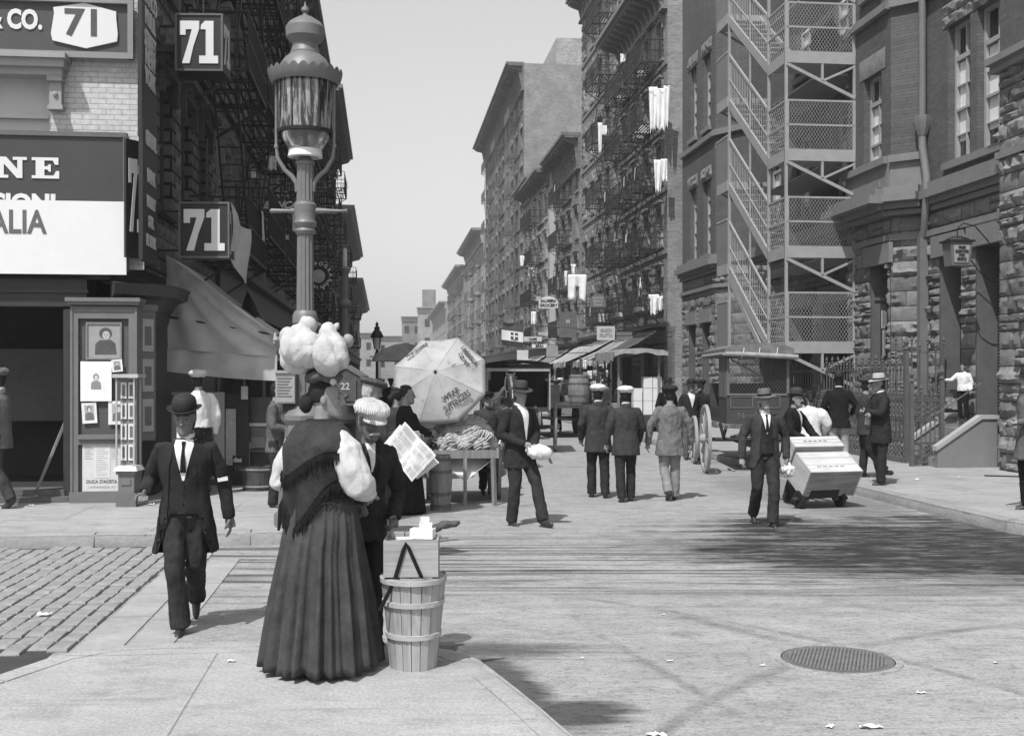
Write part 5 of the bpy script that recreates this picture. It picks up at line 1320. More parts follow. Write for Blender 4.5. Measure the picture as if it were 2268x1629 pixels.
        if front.get('lapel', True):
            le = front.get('lw', .06); lm = coat
            for sg in (-1, 1):
                ve = front.get('vw', wd) if front.get('vest') else wd
                rows = []
                for i in range(9):
                    q = i / 8; inn = (.062 + (ve - .062) * min(1, q * 1.3)) if front.get('vest') else wd * (1.02 - q * .95); out_ = inn + le * (1 - q ** 2 * .95) * (1 if q > .12 else .6)
                    z = zt + .01 - (front.get('ld', d_ * 1.25) if front.get('vest') else d_ * 1.02) * q
                    rows.append((z, cx + sg * inn, cx + sg * out_))
                patch(bvh, rows, .010, 'lapel', lm, o, 4)
        if front.get('edge'):   # the opened coat fronts standing proud of the waistcoat
            for sg in (-1, 1):
                ve = front['vw']; sp_ = front.get('spread', 0); rows = [(zt - .06 - (zt - .06 - hem - .01) * i / 18, cx + sg * (ve * .75 + sp_ * i / 18 + (.0 if i < 3 else .012)), cx + sg * (ve + .075 + sp_ * i / 18)) for i in range(19)]
                patch(bvh, rows, .013, 'coat_edge', coat, o, 5)
    if collar:
        m = MB(); r = .066; fc = front is not None
        tp = nk + V((0, 0, .0)); ring = lambda rr__, z: [tp + V((rr__ * cos(a), .004 + rr__ * 1.05 * sin(a), z + .012 * -sin(a))) for a in [2 * pi * k / 20 for k in range(20)]]
        m.loft([ring(.068, -.012), ring(.064, .036), ring(.060, .036), ring(.062, -.012)], cap=False); m.build('collar', collar, o, smooth=60)
        if coat and not skirt:
            m = MB(); ring2 = lambda rr__, z: [tp + V((rr__ * cos(a), .0 + rr__ * 1.0 * sin(a), z + .02 * -sin(a))) for a in [pi * (.85 + 1.3 * k / 14) for k in range(15)]]
            m.loft([ring2(.088, -.045), ring2(.078, .004), ring2(.070, .012), ring2(.068, -.02)], cap=False, closed=False); m.build('coat_collar', coat, o, smooth=60)
    return o, j, bvh
def shoecheck(): pass
# local direction helper for carried things: world point of a local joint
def wpt(o, p):
    bpy.context.view_layer.update(); return o.matrix_world @ V(p)
# striding leg poses (seen walking): right or left leg ahead
def stride(a=.30, back=.28, lift=.06):
    return dict(knR=(.095, a * .62, .50), anR=(.10, a, .085), tR=(.115, a + .17, .05), knL=(-.095, -.02, .49), anL=(-.10, -back, .085 + lift), tL=(-.11, -back + .13, .03))
def mirror(p):
    r = {}
    for k, v in p.items():
        if k[-1] in 'LR' and not k.startswith('chest'): r[k[:-1] + ('L' if k[-1] == 'R' else 'R')] = (-v[0], v[1], v[2])
        else: r[k] = v
    return r
# --- 1 woman with the bundle on her head
pw = G(714, 1478, PAVE); pw.z = PAVE
wom, jw, bw = person('woman in fringed shawl and long pleated skirt, white sacks balanced on her head', pw, 50, 1.60,
    pose=dict(elL=(-.29, -.10, 1.13), wrL=(-.20, .14, 1.00), elR=(.285, .06, 1.12), wrR=(.12, .26, 1.03)), coat=M_LINEN, hem=1.0, skirt=(1.07, .03, .18, .36, .33, C_SKIRT, .052), hair=HAIR, hairstyle='bun', skin=SKIN, yaw=34, vox=.009, sleeve=1.6, curl=(1.0, 1.0), foldamp=.012)
m = MB(); n = 60; rings = []
for i in range(15):
    q = i / 14; ring = []
    for k in range(n):
        a = 2 * pi * k / n; back = max(0, -sin(a)); side = abs(cos(a))
        low = 1.18 - .32 * back ** 3 - .05 * side + (.0 if sin(a) < 0 else .10 * sin(a))
        z = 1.49 + (low - 1.49) * q
        sh = min(1, q * 2.0) ** .6; rx = .075 + (.268 - .075) * sh - .02 * max(0, q - .55); ry = .07 + (.185 - .07) * sh
        zz = z - .0 + (.035 * (1 - q) * 0)
        w = .012 * sin(a * 7 + q * 4) * q + .014 * noise.noise(V((cos(a) * 3, sin(a) * 3, q * 3)))
        ring.append(V(((rx + w) * cos(a), (ry + w) * sin(a) - .015, zz)))
    rings.append(ring)
m.loft(rings, cap=False); sh = m.build('shawl', C_SHAWL, wom, smooth=180); md = sh.modifiers.new('s', 'SOLIDIFY'); md.thickness = .012
# folded upper layer of the shawl, a second shorter triangle with its own fringe
def shawl_layer(low_f, off, name, mat, zt=1.475):
    m = MB(); rings = []
    for i in range(11):
        q = i / 10; ring = []
        for k in range(n):
            a = 2 * pi * k / n; z = zt + (low_f(a) - zt) * q; sh_ = min(1, (zt + .015 - z) / .155) ** .6; rx = .075 + .195 * sh_ + off; ry = .07 + .115 * sh_ + off
            w = .010 * noise.noise(V((cos(a) * 3, sin(a) * 3, q * 3 + 4))); ring.append(V(((rx + w) * cos(a), (ry + w) * sin(a) - .015, z)))
        rings.append(ring)
    m.loft(rings, cap=False); s_ = m.build(name, mat, wom, smooth=180); md = s_.modifiers.new('s', 'SOLIDIFY'); md.thickness = .010
    return rings[-1], s_
lf = lambda a: 1.30 - .16 * max(0, -sin(a + .35)) ** 2.2 + .06 * max(0, sin(a))
last, s2 = shawl_layer(lf, .014, 'shawl_fold', cloth('upper shawl cloth', .04, .35, .8))
def fringe(ring, parent, ln, seed):
    m = MB(); rr = random.Random(seed)
    for k in range(len(ring)):
        for q in range(5):
            p = ring[k].lerp(ring[(k + 1) % len(ring)], q / 5 + rr.uniform(-.05, .05)); out = V((p.x, p.y, 0)).normalized()
            l_ = ln * rr.uniform(.7, 1.15); m.tube([p + out * .006, p + out * .012 + V((rr.uniform(-.008, .008), 0, -l_ * .5)), p + out * .006 + V((rr.uniform(-.014, .014), rr.uniform(-.01, .01), -l_))], [.0035, .003, .0015], 4)
    m.build('fringe', C_BLACK, parent)
fringe(last, s2, .075, 3); fringe(rings[-1], sh, .085, 4)
m = MB(); m.loft([[V((r * 1.08 * cos(a), r * .86 * sin(a), z)) for a in [2 * pi * k / 32 for k in range(32)]] for r, z in ((.172, 1.03), (.182, 1.06), (.176, 1.095))], cap=False)
m.build('waistband', C_BLACK, wom, smooth=60); m = MB()
for dx in (-.02, .02, .0): m.tube([(-.12 + dx, -.15, 1.07), (-.125 + dx * 2, -.185, .96), (-.11 + dx * 3, -.20, .84 + dx)], [.012, .018, .008], 6)
m.build('apron_strings', C_BLACK, wom)
# --- bundles (top-level, they rest on her head)
hw = wpt(wom, jw['head'] + V((0, -.01, .12)))
m = MB(); m.tube([hw + V((.075 * cos(a), .075 * sin(a), .015 + .01 * sin(3 * a))) for a in [2 * pi * k / 16 for k in range(17)]], [.032] * 17, 8)
tag(put(remesh(m, .009, 1, FOLD(.010, 20)), 'head_pad', C_BROWN, None), 'rolled cloth ring padding the woman\'s head beneath the white sacks', 'head pad')
def sack(c, r, label, seed, mat=None, knots=()):
    m = MB(); m.ell((0, 0, -r[2] * .1), (r[0], r[1], r[2] * .9), 20, 14)
    if r[0] > .06: m.ell((-r[0] * .25, 0, r[2] * .35), (r[0] * .7, r[1] * .8, r[2] * .6), 14, 10); m.ell((r[0] * .3, -.02, -r[2] * .35), (r[0] * .75, r[1] * .85, r[2] * .55), 14, 10)
    for kx, ky, kz, kr in knots: m.ell((kx, ky, kz), kr, 10, 8)
    rr_ = V((seed, 0, 0))
    def f(p): 
        n1 = noise.noise(V((p.x * 9, p.y * 9, p.z * 5)) + rr_); n2 = noise.noise(p * 17 + rr_); n3 = noise.noise(V((p.x * 6, p.y * 6, p.z * 3.2)) + rr_ * 2); return .055 * noise.noise(p * 4 + rr_) - .030 * max(0, 1 - 5 * abs(n3)) ** 1.3 - .012 * max(0, 1 - 4 * abs(n1)) - .005 * max(0, 1 - 3 * abs(n2)) + .006
    ob = put(remesh(m, .011, 1, f), 'sack', mat or cloth('white flour sack', .46, .1, .8), None); ob.location = c; return tag(ob, label, 'sack')
Dw = wpt(wom, jw['head']).y
sack(Q(662, 768, Dw - .02), (.118, .13, .135), 'big bulging white sack at the left of the load on the woman\'s head', 3, knots=((.04, 0, .12, .05),))
sack(Q(734, 778, Dw - .06), (.085, .11, .122), 'narrower white sack at the right of the load on the woman\'s head', 9, knots=((-.01, 0, .11, .035),))
for i, (px, py, r, lab, g_) in enumerate(((740, 726, .034, 'pale twisted knot sticking up on top of the carried sacks', .6), (762, 752, .038, 'small round grey parcel at the upper right of the carried sacks', .4), (766, 790, .036, 'small crumpled parcel at the right side of the carried sacks', .5), (703, 722, .036, 'dark tied bundle end between the two white sacks', .16), (625, 782, .045, 'dark wrapped bundle peeping out behind the left sack', .06), (700, 825, .045, 'crumpled grey bundle under the seam of the two sacks', .3), (735, 842, .026, 'white cloth corner hanging by the woman\'s brow', .55))):
    ob = sack(Q(px, py, Dw + (.05 if i > 2 else -.02) if i != 6 else Dw - .08), (r, r, r * 1.2), lab, 20 + i, cloth('bundle cloth %d' % i, g_ * .75, .1, .6)); ob['category'] = 'bundle'; ob.name = 'cloth_bundle'
# --- 2 old man in the ribbed cap
po = V(((800 - HX) / F * 6.95, 6.95, PAVE))
old, jo, bo = person('stooping old man in pale ribbed flat cap and dark jacket behind the splint basket', po, 150, 1.47,
    pose=dict(elL=(-.30, -.05, 1.06), wrL=(-.20, .12, .90), elR=(.27, .0, 1.09), wrR=(.20, .30, 1.02)), lean=.22, coat=C_DARK, hem=.74, trousers=C_DARK, hat='cap', hatmat=ribbed('corded cap cloth', .36, .62, .012), hair=HAIRG, skin=SKIND, yaw=-6, pitch=-20, moustache=1.15, vox=.010,
    front=dict(depth=.20, w=.035, lapel=True, vest=C_VEST, vw=.05), curl=(.9, .5), foldamp=.02)
# --- 3 man in the bowler
pb = G(412, 1398)
bow, jb, bb = person('man in black bowler hat and open frock coat striding towards the camera', pb, 172, 1.575,
    pose=dict(stride(.10, .34, .12), elR=(.28, -.09, 1.12), wrR=(.27, .16, 1.06), elL=(-.27, -.06, 1.12), wrL=(-.31, -.06, .85), anL=(-.02, -.42, .20), knL=(-.07, .0, .52), tL=(-.03, -.33, .09), anR=(.03, .08, .085), tR=(.03, .24, .03), knR=(.07, .10, .50), chest=(.0, .02, 1.28)), lean=.04,
    coat=C_DARK, hem=.60, trousers=C_TROU, hat='bowler', pitch=-12, yaw=6, skin=SKIND, vox=.009, flare=.05, collar=C_SHIRT, front=dict(depth=.30, w=.078, tie=C_BLACK, vest=C_VEST, vw=.115, vz=.88, spread=.03, edge=True, lw=.06), coatopen=(.90, .10, .20, .58), curl=(.5, 1.3), palm=(None, V((0, 0, 1))), foldamp=.012)
m = MB(); hp = jb['elL'].lerp(jb['wrL'], .15); 
m.tube([V((-.385, -.03, 1.16)), V((-.33, -.0, 1.165))], [.02, .02], 4); 
m = MB(); m.obox(jb['elL'] + V((.0, .075, .02)), (.075, .012, .03), Matrix.Rotation(.15, 3, 'Y')); tag(m.build('folded_paper', M_PAPER, loc=(0, 0, 0)), 'small folded white paper tucked in the crook of the bowler man\'s arm', 'paper')
fp = bpy.data.objects[-1] if False else [q for q in bpy.data.objects if q.name.startswith('folded_paper')][0]; fp.matrix_world = (bpy.context.view_layer.update(), bow.matrix_world)[1].copy()
# --- 4 white shirt and cap behind the bowler
p4 = V(((440 - HX) / F * 15.6, 15.6, PAVE))
person('man in white shirt sleeves and pale cap facing the poster wall behind the bowler-hatted man', p4, 320, 1.68, coat=cloth('white work shirt', .7, .08, .5), hem=.95, trousers=C_DARK, hat='cap', hatmat=cloth('pale cap', .55, .1), yaw=30, vox=.014, sleeve=1.25)
# --- 5 man cut by the left edge
p5 = V(((-2 - HX) / F * 14.2, 14.2, PAVE))
person('man in a grey suit at the left edge of the photo, cut by the frame', p5, 275, 1.70, pose=dict(stride(.2, .2), elR=(.22, .06, 1.12), wrR=(.18, .2, .93)), coat=C_GREY, hem=.74, trousers=C_CHAR, hat='cap', hatmat=C_GREY, collar=C_SHIRT, vox=.014)
# --- 6 newspaper reader
p6 = V(((818 - HX) / F * 11.6, 11.6, .0))
rd, jr, br = person('grey-haired man in a dark beret reading an open newspaper, back mostly turned', p6, 68, 1.72,
    pose=dict(elR=(.22, .10, 1.14), wrR=(.16, .40, 1.16), elL=(-.22, .1, 1.13), wrL=(-.1, .38, 1.12)), coat=C_CHAR, hem=.72, hat='beret', hatmat=plain('brown felt', .06, .8, .2, 15), hair=HAIRG, yaw=8, pitch=-14, vox=.012, curl=(.9, .9), palm=(V((0, 0, 1)), V((0, 0, 1))))
# newspaper: sheets with columns of print
pc = [Q(897, 934, 11.0), Q(966, 1008, 10.9), Q(912, 1066, 10.8), Q(853, 990, 10.9)]
npw = empty('newspaper', 'open newspaper with columns of small print held out beside the woman in the shawl', 'newspaper', pc[3])
def sheetm(c4, off, seed, mat, name, parent, ff=.012):
    m = MB(); n_ = 8; nn = (c4[1] - c4[0]).cross(c4[3] - c4[0]).normalized(); 
    if nn.y > 0: nn = -nn
    rows = [[(c4[0].lerp(c4[1], i / n_).lerp(c4[3].lerp(c4[2], i / n_), j_ / n_)) - pc[3] + nn * (off + ff * sin(i * 1.1 + seed) + (-.015 if abs(j_ - 4) < 1 else 0)) for i in range(n_ + 1)] for j_ in range(n_ + 1)]
    m.loft(rows, cap=False, closed=False); return m.build(name, mat, parent, smooth=180), nn
s1, nn = sheetm(pc, 0, 1, plain('newsprint', .62, .9, .08, 12, .1), 'sheet', npw)
p2 = [pc[0] + V((-.05, .03, -.02)), pc[1] + V((.03, .03, -.06)), pc[2] + V((.05, .03, .03)), pc[3] + V((-.02, .03, .03))]; sheetm([q for q in p2], -.02, 2, plain('newsprint', .62), 'sheet', npw)
m = MB()
for half in (0, 1):
    for cl in range(4):
        for ln in range(15):
            u0 = .05 + cl * .235; v0_ = .04 + half * .5 + ln * .028; 
            if R.random() < .12: continue
            f = lambda u_, v_: (pc[0].lerp(pc[1], u_).lerp(pc[3].lerp(pc[2], u_), v_)) - pc[3] + nn * (.0165 + .012 * sin(u_ * 8 * 1.1 + 1))
            m.quad(f(v0_, u0), f(v0_, u0 + .20), f(v0_ + .010, u0 + .20), f(v0_ + .010, u0))
m.build('print', plain('faint grey print', .3), s1, normals=False)
# --- 7 shawl woman
p7 = G(898, 1136); 
person('bareheaded woman in dark shawl and long black skirt standing at the banana cart', p7, 78, 1.62, pose=dict(elR=(.2, .12, 1.12), wrR=(.1, .32, 1.08), elL=(-.2, .12, 1.12), wrL=(.0, .32, 1.1)),
       coat=C_BLACK, hem=.95, skirt=(1.05, .02, .17, .30, .30, C_BLACK, .014), hairstyle='bun', vox=.012, sleeve=1.5, flare=.02, yaw=2, curl=(1, 1))
o7 = V(((876 - HX) / F * 15.6, 15.6, 0)); person('second dark-haired woman half hidden behind the shawled woman by the umbrella', o7, 50, 1.58, coat=C_CHAR, hem=.95, skirt=(1.05, .02, .17, .3, .3, C_BLACK, .012), hairstyle='bun', vox=.016, sleeve=1.4)
# --- others around the alarm box
person('dark-haired man behind the fire alarm box, head just showing', V(((795 - HX) / F * 15, 15, .0)), 200, 1.68, coat=C_BLACK, hem=.75, vox=.018, collar=C_SHIRT, front=dict(depth=.2, w=.05))
person('person in a brown jacket behind the letter box left of the woman with the sacks', V(((612 - HX) / F * 14.3, 14.3, PAVE)), 95, 1.55, coat=C_BROWN, hem=.75, vox=.016, pose=dict(elR=(.24, .02, 1.1), wrR=(.12, .25, 1.08)))
# --- 10 young man with parcel
p10 = G(1150, 1162)
yg, jy, by = person('young man in dark felt hat and open dark jacket clasping a white parcel', p10, 142, 1.66,
    pose=dict(knR=(.10, .05, .50), anR=(.10, -.02, .085), tR=(.11, .15, .03), knL=(-.10, .20, .52), anL=(-.10, .33, .11), tL=(-.11, .49, .10), elR=(.27, -.04, 1.10), wrR=(.08, .20, 1.00), elL=(-.26, .0, 1.10), wrL=(-.06, .22, .98)),
    coat=C_DARK, hem=.70, trousers=C_TROU, hat='fedora', hatmat=plain('dark grey felt', .05, .8, .2, 20), skin=SKIN, pitch=-6, yaw=10, vox=.011, flare=.02, front=dict(depth=.40, w=.065, lapel=True), collar=C_SHIRT, curl=(1.0, 1.0), palm=(V((0, 0, 1)), V((0, 0, 1))))
c = wpt(yg, V((0.02, .24, .90)))
m = MB(); m.ell((0, 0, 0), (.165, .10, .088), 16, 10); ob = put(remesh(m, .010, 2, FOLD(.016, 12, 4)), 'parcel', C_SHIRT, None); ob.location = c + V((.10, 0, .0)); tag(ob, 'soft white paper parcel held by the young man in the dark hat', 'parcel'); ob.rotation_euler = (0, .15, .15)
# --- 11, 12 walkers in white caps
for px, py, lab, mir, g_, H_ in ((1325, 1101, 'left of two men walking away side by side in white caps and dark jackets', 0, C_CHAR, 1.61), (1386, 1110, 'right of two men walking away side by side in white caps, his left heel lifted', 1, C_CHAR, 1.59)):
    ps = dict(knR=(.09, -.03, .49), anR=(.09, -.12, .10), tR=(.10, .03, .03), knL=(-.09, .08, .50), anL=(-.09, .06, .085), tL=(-.10, .22, .03), elL=(-.26, .02, 1.13), wrL=(-.24, .16, .90), elR=(.27, -.03, 1.13), wrR=(.29, .02, .87))
    if mir: ps = mirror(ps)
    person(lab, G(px, py), -6, H_, pose=ps, coat=g_, hem=.70, trousers=C_DARK, hat='cap', hatmat=C_CAP, collar=C_SHIRT, vox=.012, flare=.015, wide=1.06)
# --- 13 man in the lighter jacket
person('man in a crumpled mid-grey jacket and dark cap walking away alone', G(1484, 1107), -4, 1.60, pose=dict(knR=(.085, .03, .5), anR=(.08, .04, .085), tR=(.09, .2, .03), knL=(-.085, .02, .49), anL=(-.06, -.16, .16), tL=(-.07, -.05, .05), elL=(-.31, -.02, 1.13), wrL=(-.33, .05, .86), elR=(.31, -.02, 1.13), wrR=(.33, .05, .86)),
       coat=cloth('crumpled grey jacket', .15, .25, .8), hem=.68, trousers=cloth('pale crumpled trousers', .22, .25, .8), hat='cap', hatmat=C_DARK, vox=.012, flare=.03, wide=1.05, foldamp=.018)
# --- 14 group at the wagon
person('dark-suited man with white shirt front facing us beside the delivery wagon wheel', G(1530, 1018), 175, 1.66, coat=C_DARK, hem=.72, hat='fedora', vox=.016, front=dict(depth=.3, w=.08), collar=C_SHIRT, trousers=C_GREY, pose=dict(anL=(-.13, .1, .085), tL=(-.14, .25, .03)))
person('man in a black hat standing behind the grey-jacketed walker, white collar showing', V(((1478 - HX) / F * 25.5, 25.5, 0)), 150, 1.69, coat=C_BLACK, hem=.72, hat='fedora', vox=.018, front=dict(depth=.25, w=.07), collar=C_SHIRT)
person('man half hidden between the group and the wagon wheel', V(((1552 - HX) / F * 24.5, 24.5, 0)), 210, 1.66, coat=C_DARK, hem=.72, hat='cap', hatmat=C_DARK, vox=.018)
# --- 15 fedora man
p15 = G(1693, 1163)
fd, jf, bf = person('man in grey fedora, suit and tie walking towards the camera with a paper bag', p15, 177, 1.575,
    pose=dict(knL=(-.09, .13, .50), anL=(-.07, .14, .085), tL=(-.07, .30, .03), knR=(.10, .04, .50), anR=(.08, -.24, .15), tR=(.08, -.12, .04), elL=(-.29, -.05, 1.13), wrL=(-.29, .0, .87), elR=(.28, -.04, 1.13), wrR=(.30, .04, .87)), coat=C_CHAR, hem=.74, trousers=C_TROU, hat='fedora', hatmat=C_FELTG, roll=5, pitch=2,
    vox=.011, front=dict(depth=.27, w=.062, tie=C_BLACK, vest=C_VEST, vw=.075, vz=.90, spread=.045, edge=True, lw=.055), coatopen=(.93, .08, .15, .72), collar=C_SHIRT, curl=(.9, .7), flare=.01)
c = wpt(fd, jf['wrL'] + V((-.01, .02, -.17))); m = MB(); m.ell((0, 0, 0), (.085, .07, .075), 12, 8); m.ell((0, 0, .08), (.03, .03, .03), 8, 6); ob = put(remesh(m, .009, 1, FOLD(.02, 26, 2)), 'paper_bag', M_PAPER, None); ob.location = c; tag(ob, 'crumpled white paper bag hanging from the fedora man\'s hand', 'paper bag')
# --- 16 hand truck man
p16 = G(1752, 1114)
ht_, jh, bh_ = person('moustached man in a dark round hat leaning back on the hand truck handle', p16, 128, 1.55, lean=.10, pose=dict(knR=(.10, .10, .5), anR=(.10, .10, .085), tR=(.11, .26, .03), anL=(-.12, -.12, .085), tL=(-.13, .04, .03), knL=(-.10, .02, .5), elL=(-.22, .22, 1.10), wrL=(-.12, .44, .96), elR=(.24, .12, 1.1), wrR=(.2, .36, .98)),
    coat=C_BLACK, hem=.72, hat='bowler', hatmat=plain('soft brown hat', .04, .8, .2, 20), moustache=1.2, skin=SKIN, yaw=6, vox=.012, front=dict(depth=.30, w=.06), curl=(1.2, 1.2), foldamp=.014)
# --- 17 white dress behind
person('girl in a loose white dress with dark hair, back turned, behind the hand truck man', V(((1795 - HX) / F * 18.5, 18.5, PAVE * 0)), 10, 1.50, coat=C_SHIRT, hem=.95, skirt=(1.05, .22, .15, .24, .22, C_SHIRT, .012), hairstyle='bun', vox=.015, sleeve=1.5, pose=dict(elR=(.30, .0, 1.14), wrR=(.26, .15, .95)))
# --- 18
person('man in dark coat and pale trousers with his back to us, facing the iron railing', V(((1858 - HX) / F * 20.3, 20.3, PAVE)), 18, 1.66, coat=C_BLACK, hem=.74, trousers=C_LT, hat='bowler', vox=.014, collar=C_SHIRT, pose=dict(elL=(-.27, .0, 1.13), wrL=(-.18, .2, .98), elR=(.30, .05, 1.14), wrR=(.22, .25, 1.0)), flare=.02)
# --- 19 leaning man with folded arms
p19 = G(1950, 1073, PAVE)
ln_, jl, bl_ = person('man in a pale felt hat standing at the kerb with folded arms, looking left', p19, 262, 1.63, pose=dict(elL=(-.23, .10, 1.13), wrL=(.02, .24, 1.15), elR=(.23, .10, 1.13), wrR=(-.02, .23, 1.11), anL=(-.09, .04, .085), tL=(-.10, .2, .03), anR=(.09, -.06, .085), tR=(.10, .1, .03)),
    coat=C_DARK, hem=.66, trousers=C_DARK, hat='fedora', hatmat=C_FELTL, yaw=-4, pitch=-4, vox=.012, collar=C_SHIRT, curl=(.8, .8), flare=.02)
m = MB(); m.obox((0, 0, 0), (.125, .014, .13)); ob = m.build('folded_paper', M_PAPER, loc=wpt(ln_, V((.14, .12, 1.01)))); ob.rotation_euler = (0, .12, .1); tag(ob, 'square white paper held under the folded arms of the pale-hatted man', 'paper')
person('man standing close behind the pale-hatted man, seen past his shoulder', V(((1918 - HX) / F * 18.4, 18.4, PAVE)), 85, 1.58, coat=C_CHAR, hem=.74, trousers=C_DARK, hat='cap', hatmat=C_CHAR, vox=.015, pose=dict(elR=(.2, .1, 1.12), wrR=(.05, .28, 1.02), anR=(.1, .28, .16), tR=(.1, .44, .14)))
# --- 21 child on the steps
cs = S(10.62, U(10.6, 21.2), PAVE + .84)
person('small child in a white patterned blouse and dark breeches on top of the stone steps', cs, 225, 1.02, coat=cloth('white patterned blouse', .72, .2, .4), hem=.86, trousers=C_BLACK, vox=.016, hairstyle='fringe', pose=dict(elR=(.32, .12, 1.2), wrR=(.42, .3, 1.2)))
# --- 22 man cut by the right edge
person('man in a grey overcoat at the right edge of the photo, hands at his waist', V(((2282 - HX) / F * 13.9, 13.9, PAVE)), 265, 1.70, pose=dict(elL=(-.28, -.02, 1.12), wrL=(-.1, .2, 1.08), elR=(.25, .0, 1.1), wrR=(.1, .24, 1.06)), coat=C_GREY, hem=.62, trousers=C_BLACK, hat='fedora', hatmat=C_FELT, vox=.014, flare=.04)
# --- 23 banana seller crouching under the umbrella
person('banana seller seated low in the shade behind the umbrella, face just visible', V(((1078 - HX) / F * 17.4, 17.4, 0)), 170, 1.50, pose=dict(knL=(-.12, .35, .62), knR=(.12, .35, .62), anL=(-.12, .35, .12), anR=(.12, .35, .12), tL=(-.12, .5, .04), tR=(.12, .5, .04)), coat=C_CHAR, hem=.8, trousers=C_DARK, hat='cap', hatmat=C_BLACK, vox=.016)
# --- people further down the street
far = [(866, 38, 1.66, 0, 'man in black near the far lamp post, walking away'), (806, 30, 1.64, 170, 'dark figure between the alarm box and the far lamp'), (820, 45, 1.66, 190, 'small distant figure left of the far lamp post'), (848, 52, 1.64, 10, 'small distant figure right of the far lamp post'), (790, 40, 1.6, 30, 'distant figure on the left pavement beyond the lamp'),
       (1325, 44, 1.65, 120, 'distant shopper behind the white-capped walkers'), (1462, 42, 1.66, 200, 'distant man beside the goods cart'), (1240, 48, 1.66, 90, 'distant man beside the barrel wagon'), (1300, 38, 1.6, 250, 'stooping distant figure by the barrel'), (772, 24, 1.66, 20, 'man in black in the shade behind the left lamp post'), (1262, 52, 1.6, 30, 'distant woman in the shade of the awnings'), (1340, 40, 1.62, 60, 'distant figure in front of the hanging goods'), (905, 60, 1.65, 40, 'tiny dark figure far down the middle of the street')]
for i, (px, d, H_, fc, lab) in enumerate(far):
    wmn = i in (8, 10)
    person(lab, V(((px - HX) / F * d, d, PAVE if px < 800 else 0)), fc, H_, coat=(C_BLACK, C_CHAR, C_DARK, C_GREY)[i % 4], hem=.72, trousers=(C_DARK, C_BLACK)[i % 2], hat=('cap', 'bowler', 'fedora', 'cap')[i % 4] if not wmn else None, hatmat=(C_DARK, C_FELT, C_FELT, C_CAP)[i % 4], vox=.03, hands=False, skirt=(1.05, .02, .16, .3, .3, C_BLACK, .01) if wmn else None, pose=stride(.15, .15, .02) if not wmn else None, hairstyle='bun' if wmn else 'short', group='people further down the street')
far2 = [(1085, 30, 1.62, 30, 'dark-coated man beside the cart wheel right of the umbrella rim'), (1105, 36, 1.66, 150, 'distant man just above the banana heap'), (1190, 38, 1.64, 80, 'distant man under the drum mouth'), (1232, 36, 1.6, 200, 'man standing between the two wagons'), (1246, 55, 1.66, 20, 'tiny shopper under the far awnings'), (1275, 50, 1.66, 300, 'tiny shopper right of the tall barrel'),
        (1300, 46, 1.6, 160, 'tiny dark shopper in front of the pale awning'), (1345, 35, 1.64, 250, 'dark man just left of the canopied cart'), (880, 70, 1.66, 0, 'tiny figure in the haze of the far street, left'), (925, 75, 1.66, 90, 'tiny figure in the haze of the far street, middle'), (788, 22, 1.62, 40, 'man in a dark coat on the left kerb behind the alarm box'), (812, 33, 1.58, 10, 'dark figure just left of the far lamp foot'), (838, 28, 1.64, 340, 'man in black right beneath the far lamp'), (1372, 41, 1.62, 130, 'distant woman beside the white boxes')]
for i, (px, d, H_, fc, lab) in enumerate(far2):
    wmn = i in (5, 13)
    person(lab, V(((px - HX) / F * d, d, PAVE if px < 800 else 0)), fc, H_, coat=(C_BLACK, C_DARK, C_GREY, C_CHAR)[i % 4], hem=.72, trousers=(C_DARK, C_BLACK)[i % 2], hat=('bowler', 'cap', 'fedora', 'cap')[i % 4] if not wmn else None, hatmat=(C_FELT, C_CAP, C_FELT, C_DARK)[i % 4], vox=.03, hands=False, skirt=(1.05, .02, .16, .3, .3, C_BLACK, .01) if wmn else None, pose=stride(.12, .12, .02) if not wmn else None, hairstyle='bun' if wmn else 'short', group='people further down the street')
# ------------------------------------------------------------------ main lamp post
d = 12.5; c = Q(676, 833, d); c.z = PAVE
lp = empty('street_lamp', 'large fluted iron street lamp with scalloped hood and ladder arms, nearest the camera', 'street lamp', c)
Zp = lambda py: EYE + (HY - py) / F * d - PAVE
pxm = lambda w: w / F * d
M_LAMP = plain('grey painted lamp iron', .15, .45, .2, 9, .25, spec=.6)
def fluted(m, r0, r1, z0, z1, n=12, depth=.12):
    rings = []
    for z, r in ((z0, r0), (z1, r1)):
        rings.append([((r * (1 - depth * (k % 4 in (2, 3)))) * cos(2 * pi * k / (n * 4)), (r * (1 - depth * (k % 4 in (2, 3)))) * sin(2 * pi * k / (n * 4)), z) for k in range(n * 4)])
    m.loft([[V(p) for p in r] for r in rings])
r0 = pxm(20)
m = MB(); m.lathe([(.34, 0), (.34, .12), (.3, .16), (.28, .5), (.24, .56), (.22, 1.1), (.26, 1.15), (.26, 1.2), (.17, 1.3)], n=8)
fluted(m, pxm(24), pxm(21), 1.3, Zp(700)); m.lathe([(pxm(28), Zp(716)), (pxm(28), Zp(700)), (pxm(25), Zp(692)), (pxm(22), Zp(688))], n=20)
fluted(m, pxm(19), pxm(17.5), Zp(690), Zp(515)); m.lathe([(pxm(20), Zp(520)), (pxm(24), Zp(512)), (pxm(20), Zp(506)), (pxm(24), Zp(500)), (pxm(26), Zp(494)), (pxm(22), Zp(486)), (pxm(24), Zp(470)), (pxm(25), Zp(454)), (pxm(20), Zp(448))], n=20)
fluted(m, pxm(19), pxm(18), Zp(448), Zp(362)); m.lathe([(pxm(21), Zp(452)), (pxm(21), Zp(446)), (pxm(18), Zp(446))], n=20); m.lathe([(pxm(19), Zp(366)), (pxm(22), Zp(360)), (pxm(15), Zp(352)), (pxm(8), Zp(340))], n=16)
m.build('post', M_LAMP, lp, smooth=35)
m = MB(); z = Zp(467)
